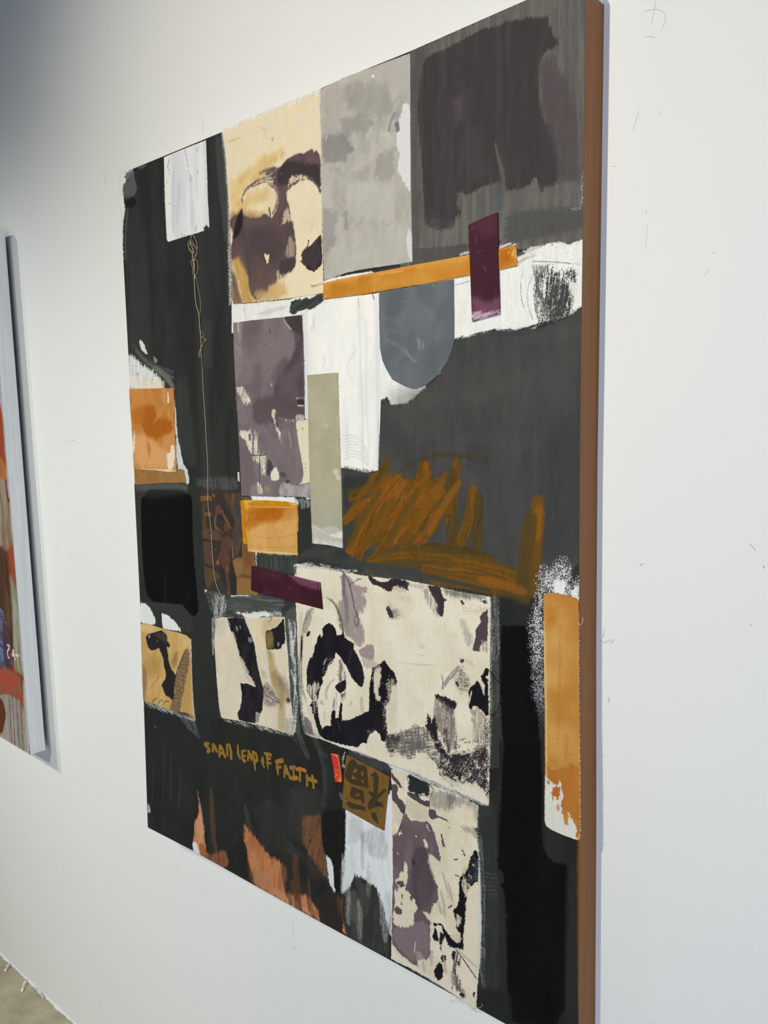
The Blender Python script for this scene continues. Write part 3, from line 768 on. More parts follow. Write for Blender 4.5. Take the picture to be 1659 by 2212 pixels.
    P('C', [(440, 690), (520, 700), (560, 1000), (600, 1300), (520, 1290), (470, 1150), (450, 900)], (52, 56, 56), op=.7, soft=3, dry=2)
    P('C', [(570, 1380), (880, 1370), (890, 1470), (600, 1450)], (92, 95, 96), op=.6, soft=3, dry=5, hole=.4)
    P('C', [(160, 1420), (400, 1410), (540, 1430), (560, 1480), (170, 1480)], (66, 69, 68), op=.8, soft=2, dry=2)
    P('C', [(870, 1340), (885, 1340), (885, 1410), (875, 1400)], (226, 226, 226), sm=0)
    P('E', [(75, 90), (430, 80), (440, 130), (80, 120)], (86, 90, 90), op=.6, soft=1.5, dry=2.5, ang=0)
    P('E', [(440, 90), (550, 130), (560, 850), (610, 1020), (600, 1659), (480, 1700), (480, 1000), (520, 1010)], (40, 44, 43), soft=2, sm=0)
    P('E', [(110, 190), (140, 165), (200, 155), (300, 160), (460, 150), (475, 200), (475, 420), (485, 600), (500, 780), (522, 1008), (405, 1005), (398, 925), (300, 945), (200, 915), (150, 860), (130, 700), (115, 480)], BLK, col2=BLK2, cs=(70, 16), rag=1, dry=1.3, soft=1)
    P('E', [(150, 120), (400, 120), (440, 160), (140, 200)], (28, 30, 31), op=.8, soft=3)
    Ln('E', [(283, 700), (286, 790), (280, 920)], 2, (36, 35, 42), soft=1, op=.8)
    P('E', [(80, 900), (400, 930), (470, 1010), (470, 1140), (120, 1060)], (46, 50, 49), soft=1, sm=0)
    P('R', [(60, 100), (100, 105), (150, 140), (190, 210), (215, 290), (205, 322), (150, 318), (60, 300)], (226, 228, 228), rag=1, dry=1.6)
    P('R', [(270, 200), (330, 220), (390, 270), (440, 330), (470, 390), (400, 380), (290, 365), (275, 300)], (228, 229, 229), rag=1, dry=1.6)
    P('R', [(200, 130), (260, 150), (280, 340), (200, 330), (225, 260)], (42, 46, 45), rag=1, dry=1)
    # lower-left dark field
    low = [(55, 20), (380, 70), (900, 150), (1340, 290), (1340, 700), (1659, 1640), (60, 900)]
    P('G', low, GRN, col2=GRN2, cs=(70, 20), soft=1, sm=0)
    P('G', [(60, 20), (420, 70), (430, 500), (60, 500)], (36, 39, 42), op=.7, soft=8)
    for pts in ([(180, 260), (190, 400), (180, 620)], [(110, 330), (120, 480), (110, 640)], [(230, 280), (228, 420), (232, 600)], [(290, 380), (292, 520), (270, 700)]):
        Ln('G', pts, 3.5, (56, 62, 66), op=.55, dry=2, soft=1.2)
    P('R', [(90, 1060), (200, 1110), (420, 1190), (600, 1250), (620, 1290), (400, 1215), (180, 1150), (95, 1110)], (196, 200, 200), rag=1.4, dry=3, hole=.5, ang=-20)
    P('R', [(420, 1210), (600, 1260), (640, 1400), (660, 1470), (560, 1380), (480, 1290)], (120, 124, 126), op=.7, dry=4, hole=.5, ang=-60)
    P('R', [(870, 1250), (1200, 1310), (1560, 1400), (1560, 1440), (1150, 1340), (880, 1280)], (186, 188, 186), rag=1.2, dry=3, hole=.55, ang=-14)
    Sp('R', [(190, 1310), (240, 1310), (240, 1350), (190, 1350)], (110, 118, 124), 5, (1, 2.2), 2, .8)
    P('G', [(85, 620), (105, 670), (100, 690), (82, 680)], (170, 178, 184), dry=1.5, rag=1)
    for pts, w, a in (([(1030, 180), (1060, 260), (1090, 330)], 12, .6), ([(960, 150), (1020, 230)], 10, .5), ([(1120, 200), (1160, 280), (1200, 330)], 12, .45), ([(1160, 300), (1200, 420), (1190, 640)], 10, .4), ([(1000, 560), (1040, 640), (1060, 760)], 14, .35), ([(700, 660), (720, 760), (760, 860)], 14, .35), ([(840, 640), (860, 760), (1000, 940)], 22, .3)):
        Ln('G', pts, w, (84, 88, 86), op=a, dry=4, hole=.42, soft=1.2)
    P('G', [(980, 520), (1160, 520), (1180, 760), (1060, 900), (940, 800)], (52, 52, 48), op=.7, soft=8, dry=3)
    P('G', [(740, 640), (900, 600), (1000, 760), (960, 960), (800, 900)], (46, 47, 42), op=.8, soft=8, dry=3)
    # peach underpaint showing through
    PE, PE2 = (196, 130, 90), (172, 108, 70)
    P('G', [(398, 540), (410, 600), (430, 700), (445, 850), (455, 970), (400, 950), (365, 900), (375, 820), (380, 740), (408, 700)], PE, col2=(206, 150, 116), rag=1, dry=4, cs=(18, 6), ang=80)
    P('G', [(405, 880), (440, 880), (470, 990), (420, 970)], (160, 90, 50), op=.8, soft=1.5)
    P('G', [(365, 870), (390, 870), (415, 955), (370, 930)], (226, 228, 234), rag=1, dry=1.5)
    P('G', [(440, 930), (490, 950), (520, 930), (580, 920), (600, 1010), (560, 1040), (480, 1000)], PE2, op=.75, dry=4, hole=.35, soft=1.5)
    P('G', [(695, 760), (730, 800), (800, 890), (850, 960), (920, 990), (950, 1020), (965, 1080), (950, 1180), (1010, 1200), (1070, 1190), (1110, 1230), (1150, 1290), (1170, 1370), (1050, 1310), (880, 1215), (735, 1130), (715, 1000), (690, 880)],
      PE, col2=PE2, rag=2.4, dry=6, soft=2, cs=(30, 8), ang=76)
    P('G', [(740, 1040), (850, 1080), (860, 1180), (740, 1120)], (168, 122, 96), op=.6, soft=5)
    P('G', [(880, 1150), (1000, 1240), (1150, 1330), (1000, 1290), (860, 1200)], (216, 160, 126), op=.5, soft=3)
    P('G', [(600, 900), (700, 860), (730, 1120), (600, 1040)], (34, 32, 30), op=.95, dry=2, soft=2)
    P('G', [(1060, 700), (1180, 700), (1190, 900), (1230, 1100), (1180, 1080), (1100, 950), (1050, 860)], (124, 84, 58), rag=2, dry=6, hole=.38, soft=2, ang=75)
    P('G', [(1000, 900), (1120, 960), (1200, 1100), (1120, 1100)], (70, 56, 46), op=.6, soft=6, dry=4)
    P('G', [(950, 1100), (1050, 1080), (1100, 1200), (1000, 1200)], (60, 46, 36), op=.7, dry=4, soft=2)
    P('G', [(1150, 1200), (1320, 1180), (1400, 1500), (1350, 1540), (1170, 1400)], (48, 40, 34), op=.95, dry=2.5, soft=3)
    P('G', [(1270, 1200), (1350, 1240), (1370, 1400), (1330, 1440), (1290, 1330)], (120, 80, 56), op=.7, dry=5, hole=.45)
    P('G', [(1310, 1380), (1345, 1410), (1350, 1460), (1312, 1440)], (200, 130, 90), dry=2, rag=1)
    g0 = np.random.default_rng(77)
    for k in range(15):
        x0 = 420 + g0.random() * 760; yb = 620 + (x0 - 85) * .56; y1 = yb + 170 * g0.random()
        Ln('G', [(x0, y1 - 300 * g0.random() - 60), (x0 + 8, y1 - 60), (x0 + 22 + 30 * g0.random(), y1 + 80)], 4 + 12 * g0.random(), ((36, 34, 30), (58, 44, 34), (110, 76, 54), (40, 42, 38))[k % 4], op=.6, dry=4, hole=.36, soft=2)
    # white area beside the lower cloth
    P('G', [(1322, 640), (1640, 560), (1640, 1480), (1605, 1440), (1560, 1260), (1500, 1160), (1440, 1100), (1385, 1090), (1330, 1180), (1305, 1190), (1320, 1000)], (228, 230, 234), rag=1.8, dry=4, soft=1, ang=88, sm=0)
    P('G', [(1205, 950), (1235, 960), (1262, 1010), (1275, 1100), (1260, 1190), (1225, 1130), (1215, 1040)], (226, 228, 232), rag=1.4, dry=3)
    P('G', [(1170, 680), (1330, 660), (1325, 960), (1300, 1010), (1290, 1190), (1262, 1180), (1250, 1000), (1190, 930)], (24, 26, 25), rag=1.2, dry=2.4, soft=1)
    P('G', [(1300, 960), (1380, 880), (1400, 1060), (1300, 1230)], (214, 218, 222), op=.8, dry=5, hole=.35)
    P('G', [(1390, 800), (1560, 780), (1600, 900), (1580, 990), (1480, 960), (1440, 880)], (176, 178, 180), op=.75, soft=4, dry=3, ang=70, col2=(200, 202, 205), cs=(20, 2.4))
    P('G', [(1350, 700), (1450, 740), (1420, 860), (1340, 900)], (196, 198, 201), op=.7, soft=3, dry=3)
    P('G', [(1380, 1075), (1430, 1100), (1440, 1130), (1520, 1140), (1560, 1260), (1600, 1420), (1615, 1500), (1610, 1610), (1330, 1470), (1300, 1230), (1350, 1200), (1400, 1160)], (64, 63, 60), rag=2.2, dry=4.5, soft=1.4, ang=84, col2=(50, 48, 46), cs=(50, 9))
    P('G', [(1330, 1200), (1380, 1160), (1440, 1300), (1400, 1400), (1330, 1300)], (100, 96, 92), op=.5, soft=5, dry=4)
    P('G', [(1560, 1200), (1640, 1180), (1640, 1480), (1600, 1440)], (200, 204, 208), op=.7, dry=5, soft=3, hole=.3)
    for k in range(12):
        x0 = 1320 + g0.random() * 290; y0 = 700 + g0.random() * 620
        Ln('G', [(x0, y0), (x0 + 6, y0 + 90), (x0 + 4, y0 + 170 + 100 * g0.random())], 4 + 9 * g0.random(), ((240, 242, 246), (196, 198, 202), (150, 150, 150), (232, 234, 238))[k % 4], op=.5, dry=4, hole=.42, soft=1.5)
    Ln('G', [(1620, 560), (1625, 900), (1628, 1300)], 7, (232, 234, 238), soft=1)
    Ln('G', [(1480, 700), (1500, 620), (1560, 600)], 6, (240, 240, 242), op=.8)
    # strip by the gold paper
    P('L', [(400, 60), (560, 60), (520, 300), (480, 640), (420, 600), (380, 400)], (28, 30, 30), dry=1)
    P('L', [(440, 180), (490, 110), (460, 260), (430, 380), (490, 480), (480, 540), (400, 470), (400, 330), (400, 250)], (170, 174, 178), dry=2.4, rag=1, hole=.42)
    P('L', [(580, 60), (700, 100), (1100, 330), (1440, 420), (1480, 560), (1200, 530), (820, 400), (560, 220)], (44, 50, 48), dry=2, soft=.8, ang=-28, col2=(64, 70, 66), cs=(24, 2))
    P('L', [(570, 60), (760, 110), (1100, 280), (1300, 330), (1230, 340), (900, 230), (620, 130)], (170, 172, 168), dry=2.6, hole=.5, rag=1, ang=-28)
    P('L', [(300, 1020), (430, 1100), (430, 1260), (380, 1200)], (110, 122, 128), op=.7, dry=3, hole=.4)
    # white along the top behind the frayed cloth, the white band and black dashes under the strip
    P('A', [(600, 690), (1140, 470), (1140, 560), (610, 800)], (232, 230, 224), sm=0)
    P('A', [(600, 716), (622, 740), (650, 1100), (660, 1640), (640, 1660), (630, 1100)], (196, 196, 190), dry=2.4, hole=.4, grain=.85, sm=0)
    P('A', [(560, 740), (605, 730), (632, 1000), (640, 1300), (610, 1300)], (70, 74, 72), op=.6, soft=2, dry=3)
    P('T', [(-1240, 920), (-1000, 1000), (60, 900), (850, 480), (1000, 420), (1659, 300), (1900, 260), (2000, 330), (1659, 380), (1100, 460), (850, 900), (1100, 850), (1659, 780), (1659, 1000), (600, 1300), (-1240, 1650)], (238, 238, 234), sm=0, rag=.6)
    P('C', [(840, 190), (1240, 150), (1330, 190), (1330, 255), (1180, 262), (840, 310)], (236, 236, 234), sm=0, rag=.4)
    P('C', [(1000, 250), (1080, 215), (1220, 190), (1200, 215), (1060, 260)], (196, 197, 197), op=.6, soft=2, dry=2)
    Ln('C', [(920, 185), (918, 240), (925, 290)], .7, (150, 150, 152), op=.7)
    Ln('C', [(905, 190), (912, 240)], .6, (160, 160, 162), op=.6)
    P('T', [(110, 920), (400, 880), (560, 870), (800, 700), (830, 560), (830, 900), (760, 990), (560, 1110), (400, 1140), (230, 1150), (210, 1230), (60, 1210), (60, 1060)], (48, 52, 50), rag=1, dry=1.8, soft=.6, ang=16, col2=(72, 76, 72), cs=(20, 1.6), thr=.6)
    P('B', [(200, 1445), (400, 1420), (700, 1370), (860, 1330), (860, 1345), (560, 1395), (400, 1430)], (56, 58, 58), rag=.8, dry=1.2)
    P('B', [(560, 1310), (860, 1300), (1030, 1285), (1110, 1290), (1030, 1310), (870, 1340), (700, 1375), (560, 1395)], (84, 82, 80), dry=1.5, sm=0)
    P('B', [(800, 1345), (860, 1325), (1000, 1290), (1110, 1275), (1100, 1300), (870, 1350)], (226, 226, 222), dry=3, hole=.5, ang=10)
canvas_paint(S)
S.poly('Y', [(838, 90), (905, 60), (930, 1800), (930, 2150), (880, 2150), (860, 1250)], (222, 224, 230), sm=0, rag=.3)
SD = sdf_poly(S.U[::4, ::4], S.V[::4, ::4], OUTP)
SD = upsample(SD, 4, S.U.shape)

PATCHES = []
def patch(name, view, pts, col, mat, z, th, label, paint, rag=.5, rs=4, sm=0, cover=True, zf=None, tol=.022):
    p = Patch(view, pts, col, rag=rag, rs=rs, sm=sm)
    paint(p.S)
    o = p.emit(name, mat, painting, z, th, label, zf=zf, tol=tol)
    if cover: PATCHES.append(p)
    return o

CRM = (229, 218, 197); CRM2 = (219, 206, 182)
PLM = (88, 72, 76)

# white cloth, top left
def f(S):
    P, Ln = S.poly, S.line
    P('I', [(600, 100), (1300, 100), (1300, 1500), (600, 1500)], (214, 214, 220), col2=(228, 228, 232), cs=(120, 12), sm=0)
    P('I', [(680, 340), (740, 330), (790, 1440), (720, 1440)], (230, 231, 230), soft=1, sm=0)
    for q in ([(800, 500), (790, 900), (800, 1300)], [(870, 700), (860, 1000), (850, 1200)], [(1020, 660), (1040, 1000), (1040, 1250)]):
        Ln('I', q, 7, (190, 190, 200), op=.5, soft=2.5, dry=1.5)
    Ln('I', [(755, 355), (735, 440), (725, 500), (765, 530), (735, 610), (712, 700)], .9, (60, 55, 75), dry=.7, hole=.45, rag=.3)
    Ln('I', [(940, 240), (960, 330), (985, 430), (1000, 560)], 1.1, (60, 54, 74), dry=.8, hole=.45, rag=.4)
    for q in ([(1012, 580), (1010, 660)], [(1018, 580), (1042, 675)], [(1110, 515), (1114, 555)], [(735, 930), (760, 960)], [(800, 960), (815, 990)], [(1105, 1220), (1085, 1310)], [(912, 1340), (915, 1370)], [(940, 1345), (945, 1372)], [(975, 1335), (980, 1360)]):
        Ln('I', q, .9, (74, 68, 88), dry=.4, soft=.5)
    P('I', [(1180, 1250), (1215, 1220), (1255, 1250), (1255, 1290), (1190, 1300)], (50, 54, 54), rag=1, dry=1.8)
    Ln('I', [(682, 350), (800, 300), (930, 240), (1060, 190), (1215, 130)], 1.4, (44, 38, 60), dry=.8, hole=.3)
    P('I', [(1085, 230), (1130, 220), (1120, 300), (1085, 300)], (190, 190, 196), op=.6, soft=2)
p_white = patch('cloth_patch', 'I', [(678, 352), (860, 275), (1215, 135), (1228, 500), (1240, 900), (1258, 1250), (1180, 1300), (900, 1385), (735, 1437), (716, 1410), (705, 1200), (690, 900), (684, 600)], (222, 222, 226), M_PAINTED, .5, .7,
      'small white cloth patch near the top left corner', f)
fringe(p_white, 'I', [(684, 600), (690, 900), (716, 1410)], .45, 34, 4, (215, 215, 215), M_THREAD, 3, out=-1, jit=1.0, r=.14)

# stained cream cloth with plum arch
def f(S):
    P, Ln, Mo, Sp = S.poly, S.line, S.mottle, S.spots
    allq = [(0, -200), (1300, -200), (1300, 2300), (0, 2300)]
    P('M', allq, (231, 216, 186), col2=(224, 211, 184), cs=(30, 30), sm=0)
    P('M', [(0, -200), (1300, -200), (1300, 350), (600, 420), (60, 700)], (226, 215, 192), op=.7, soft=20, col2=(230, 214, 180), cs=(16, 16))
    P('M', [(110, 240), (270, 195), (270, 215), (120, 265)], (196, 160, 120), op=.6, soft=1.5, dry=2)
    P('M', [(630, 205), (660, 200), (655, 255), (635, 240)], (190, 150, 128), op=.7, soft=1)
    P('M', [(385, 370), (405, 360), (405, 390)], (176, 168, 150), op=.7)
    P('M', [(500, 80), (560, 90), (580, 160)], (200, 170, 130), op=.4, soft=2)
    GD = (208, 172, 108)
    P('M', [(130, 760), (300, 620), (380, 560), (470, 430), (620, 390), (800, 360), (800, 400), (680, 450), (600, 520), (560, 640), (400, 740), (300, 850), (280, 960), (330, 1120), (140, 1130)], GD, rag=8, rs=14, soft=8, op=.8, col2=(222, 192, 132), cs=(12, 12))
    P('M', [(310, 900), (430, 820), (600, 800), (640, 900), (480, 960), (340, 1020), (320, 1140), (300, 1000)], GD, rag=6, rs=10, soft=8, op=.65)
    P('M', [(330, 1040), (560, 1080), (560, 1140), (340, 1150)], (200, 168, 104), rag=5, soft=6, op=.8)
    P('M', [(610, 820), (680, 860), (700, 960), (650, 1090), (560, 1080), (560, 960)], (224, 205, 168), op=.8, rag=4, soft=4)
    # plum mass
    mass = [(310, 1110), (400, 1145), (500, 1130), (560, 1080), (600, 1120), (640, 1130), (700, 1040), (720, 900), (700, 790), (650, 745), (680, 620), (690, 565), (760, 530), (800, 460), (900, 400), (1030, 378), (1110, 335), (1128, 370), (1150, 345), (1190, 390), (1206, 500), (1208, 860), (1190, 830),
            (1165, 770), (1090, 705), (1040, 690), (960, 705), (870, 770), (808, 820), (812, 930), (840, 1020), (858, 1160), (888, 1210), (898, 1300), (915, 1420), (918, 1600), (910, 1700), (870, 1760), (800, 1800), (740, 1860), (700, 1830), (690, 1900), (610, 1930), (590, 2000), (500, 2080), (440, 2110), (380, 2010),
            (350, 1850), (310, 1700), (240, 1600), (170, 1640), (160, 1460), (185, 1380), (190, 1280), (150, 1240), (150, 1150), (200, 1100)]
    P('M', mass, (84, 69, 72), col2=(98, 81, 82), cs=(26, 14), rag=1.6, rs=5, soft=1.6, ang=80)
    P('M', [(150, 1100), (300, 1090), (560, 1150), (700, 1100), (640, 1230), (300, 1250), (150, 1280)], (104, 84, 80), op=.7, soft=9, rag=4)
    P('M', [(560, 1960), (400, 1900), (350, 1700), (600, 1650), (700, 1850), (640, 2050), (500, 2120)], (104, 84, 74), op=.5, soft=10)
    P('M', [(1000, 400), (1180, 400), (1200, 520), (1040, 500)], (106, 86, 88), op=.8, soft=4, rag=2)
    P('M', [(790, 480), (900, 470), (1040, 500), (1195, 520), (1200, 780), (1110, 660), (960, 630), (860, 650), (810, 760), (740, 760), (690, 700), (700, 600)], (60, 48, 52), rag=2, soft=2.5, op=.9)
    P('M', [(420, 1250), (600, 1220), (760, 1300), (800, 1500), (700, 1640), (450, 1600), (380, 1400)], (74, 60, 62), op=.7, soft=9)
    P('M', [(740, 1630), (900, 1600), (912, 1700), (800, 1790), (740, 1840), (720, 1720)], (66, 52, 56), op=.8, soft=2)
    P('M', [(285, 1030), (302, 1080), (300, 1200), (270, 1310), (200, 1390), (176, 1365), (205, 1230), (240, 1100)], (42, 33, 36), soft=3, rag=.8)
    P('M', [(290, 900), (300, 950), (290, 970), (278, 920)], (100, 80, 84), soft=1)
    # gold shaft at lower left
    P('M', [(160, 1640), (250, 1560), (310, 1640), (340, 1740), (360, 1850), (375, 1960), (400, 2060), (440, 2130), (320, 2140), (290, 2060), (260, 1940), (240, 1840), (190, 1740)], (200, 165, 100), soft=3.5, rag=2, col2=(184, 146, 86), cs=(40, 8), ang=100)
    P('M', [(160, 1720), (230, 1840), (250, 1980), (300, 2150), (180, 2160)], (100, 80, 72), soft=5, op=.95, col2=(124, 96, 78), cs=(20, 10))
    P('M', [(160, 2050), (300, 2060), (300, 2160), (170, 2160)], (150, 112, 76), op=.6, soft=8)
    P('M', [(430, 2010), (560, 1980), (700, 1880), (800, 1900), (820, 2040), (640, 2120), (460, 2120)], (204, 170, 112), op=.85, soft=8, rag=5)
    P('M', [(160, 1480), (320, 1500), (360, 1800), (300, 1700), (240, 1590), (170, 1640)], (96, 76, 74), op=.8, soft=5)
    Ln('M', [(300, 1160), (320, 1400), (345, 1600), (380, 1780)], 1.6, (60, 48, 50), op=.6, soft=.8)
    # openings
    P('M', [(830, 700), (870, 650), (920, 655), (970, 635), (1040, 655), (1050, 690), (960, 700), (900, 720), (850, 770), (820, 800)], (216, 198, 170), rag=2, rs=3, dry=2.6, hole=.35)
    P('M', [(760, 1160), (770, 1060), (820, 1020), (850, 1100), (855, 1170), (800, 1190), (770, 1220), (748, 1210)], (196, 172, 148), rag=1.6, dry=3, hole=.25)
    P('M', [(835, 1360), (860, 1335), (880, 1400), (910, 1440), (912, 1600), (890, 1590), (850, 1600), (820, 1605), (795, 1550), (805, 1500), (820, 1440)], (164, 142, 132), rag=1, dry=2.4, ang=88, col2=(118, 96, 94), cs=(20, 1.6), thr=.56)
    P('M', [(545, 1560), (560, 1545), (575, 1575), (612, 1560), (602, 1610), (592, 1665), (575, 1670), (565, 1620), (552, 1600)], (232, 214, 176), rag=1.2, rs=3, dry=1.4)
    P('M', [(700, 1740), (730, 1760), (750, 1800), (860, 1760), (800, 1850), (720, 1880), (690, 1830)], (210, 192, 160), rag=2, rs=3, dry=3.2, hole=.42)
    Ln('M', [(605, 1010), (612, 1060), (622, 1120)], 2.2, (74, 58, 56), dry=1)
    Ln('M', [(595, 1040), (600, 1080)], 1.2, (74, 58, 56), dry=1)
    P('M', [(625, 1080), (650, 1090), (640, 1140), (630, 1140)], (226, 206, 168))
    for q, w in (([(285, 950), (300, 850), (380, 760), (480, 700)], 3), ([(300, 880), (360, 780), (480, 690), (600, 650), (690, 660)], 5), ([(400, 760), (540, 690), (680, 700)], 8), ([(500, 620), (600, 580), (690, 590)], 7), ([(600, 740), (680, 780), (710, 880), (690, 1000), (650, 1080)], 6), ([(680, 790), (730, 860), (720, 960)], 6), ([(560, 600), (640, 560), (690, 580)], 5)):
        Ln('M', q, w, (116, 92, 92), dry=2.6, hole=.48, op=.9, bris=.7)
    P('M', [(620, 560), (690, 540), (700, 760), (660, 740), (640, 680), (560, 650)], (92, 74, 76), rag=2, dry=3, hole=.4, ang=20)
    blob = [(978, 1590), (990, 1540), (1020, 1500), (1060, 1475), (1090, 1455), (1140, 1400), (1216, 1322), (1226, 1660), (1200, 1700), (1150, 1745), (1130, 1765), (1090, 1750), (1050, 1740), (1020, 1690), (960, 1640), (990, 1630)]
    P('M', blob, (54, 41, 46), col2=(68, 54, 58), cs=(20, 10), rag=1, rs=3)
    Ln('M', [(1065, 1400), (1058, 1460), (1035, 1490)], [2.5, 1.5, 2], (60, 46, 50))
    P('M', [(1090, 1260), (1120, 1200), (1110, 1260)], (170, 180, 130), op=.3, soft=3)
    Sp('M', allq, (120, 98, 84), 60, (.2, .7), 21, .7)
    Sp('M', [(40, 0), (1200, 0), (1200, 500), (40, 900)], (176, 160, 132), 60, (.3, 1.2), 22, .6)
p_cream = patch('cloth_patch', 'A', [(612, 722), (870, 612), (1133, 512), (1140, 700), (1146, 1100), (1155, 1592), (1080, 1604), (900, 1630), (662, 1652), (655, 1400), (640, 1100), (625, 880)], (231, 216, 186), M_CLOTH, .7, .9,
      'cream cloth patch with plum arch stain and frayed top edge', f, rag=.8, rs=3)
fringe(p_cream, 'A', [(612, 724), (870, 614), (1133, 514)], .3, 150, 8, (240, 229, 203), M_THREAD, 5, out=1, jit=.35, r=.75)
fringe(p_cream, 'A', [(662, 1652), (900, 1630), (1080, 1604)], .7, 60, 3, (214, 190, 140), M_THREAD, 6, out=-1, jit=.6, r=.2)
fringe(p_cream, 'A', [(625, 880), (640, 1200), (655, 1500)], .7, 70, 2.2, (196, 186, 160), M_THREAD, 7, out=-1, jit=.8, r=.16)

# grey washed cloth
def f(S):
    P, Ln, Mo, Sp = S.poly, S.line, S.mottle, S.spots
    allq = [(50, 200), (600, 200), (600, 1550), (50, 1550)]
    P('B', allq, (180, 175, 168), col2=(192, 187, 180), cs=(34, 26), sm=0)
    P('B', allq, (160, 157, 152), op=.5, col2=(186, 181, 174), cs=(26, 12), thr=.45, sm=0)
    g2 = np.random.default_rng(5)
    for k in range(46):
        x0 = 90 + g2.random() * 440; y0 = 420 + g2.random() * 980
        P('B', [(x0 + (g2.random() - .5) * 130, y0 + (g2.random() - .5) * 190) for _ in range(5)], ((142, 142, 139), (188, 184, 178), (158, 155, 149), (194, 191, 184))[k % 4], op=.28, soft=2, rag=4, rs=8, dry=2.5)
    for pts, c, a in (([(80, 720), (200, 700), (260, 780), (200, 850), (90, 860)], (126, 126, 124), .7), ([(180, 620), (330, 600), (380, 650), (300, 720), (190, 700)], (140, 140, 136), .6), ([(80, 1110), (180, 1100), (150, 1300), (90, 1320)], (140, 140, 138), .6),
                      ([(210, 440), (420, 420), (460, 560), (420, 620), (230, 600)], (150, 146, 140), .5), ([(90, 480), (190, 460), (190, 700), (90, 700)], (172, 166, 158), .6), ([(380, 820), (480, 760), (470, 960), (360, 960)], (140, 138, 132), .5), ([(180, 1130), (230, 1140), (220, 1220)], (126, 126, 124), .5),
                      ([(240, 900), (340, 860), (330, 960), (240, 980)], (158, 156, 148), .6), ([(210, 960), (480, 940), (460, 1150), (240, 1160)], (190, 187, 180), .5), ([(90, 1340), (500, 1180), (540, 1360), (150, 1440)], (186, 183, 177), .5), ([(440, 320), (545, 290), (545, 500), (450, 480)], (184, 178, 170), .6)):
        P('B', pts, c, op=a, soft=3, rag=7, rs=12, dry=3.5, ang=(86, 20, 60)[len(pts) % 3])
    Ln('B', [(440, 690), (450, 640), (470, 600)], 3, (110, 108, 106), op=.6, soft=1)
    for q in ([(320, 810), (410, 800), (440, 830)], [(120, 1300), (220, 1330), (320, 1220), (350, 1120)], [(200, 1370), (300, 1350), (330, 1280)], [(190, 1160), (210, 1230)]):
        Ln('B', q, 2, (196, 193, 187), op=.45, soft=.9, dry=1.5, hole=.35)
    # unpainted white at the right
    P('B', [(510, 560), (530, 540), (556, 560), (556, 1010), (545, 1000), (520, 960), (490, 900), (490, 860), (500, 820), (480, 760), (482, 690), (490, 640), (508, 600)], (218, 218, 220), rag=1.6, rs=5, dry=1.4)
    P('B', [(470, 650), (492, 640), (500, 690), (480, 700)], (96, 84, 100), op=.7, soft=1)
    P('B', [(545, 1200), (562, 1230), (562, 1380), (545, 1350), (530, 1260)], (214, 214, 216), rag=1.5, op=.9)
    P('B', [(350, 396), (360, 396), (360, 410), (352, 410)], (250, 250, 250), rag=0, sm=1)
    P('B', [(440, 690), (470, 740), (470, 770), (380, 700)], (196, 193, 188), op=.7, dry=2, soft=1)
    Ln('B', [(78, 480), (85, 900), (98, 1450)], 2, (196, 196, 192), soft=.8, op=.8)
    Ln('B', [(200, 412), (400, 325), (552, 272)], 1.2, (60, 52, 66), dry=.8, hole=.35)
patch('cloth_patch', 'B', [(78, 472), (200, 412), (552, 281), (553, 700), (558, 1100), (565, 1380), (520, 1388), (300, 1420), (210, 1440), (100, 1478), (92, 1200), (84, 800)], (172, 168, 162), M_PAINTED, .6, .8, 'tall washed grey cloth patch at the top of the canvas', f, rag=.3)

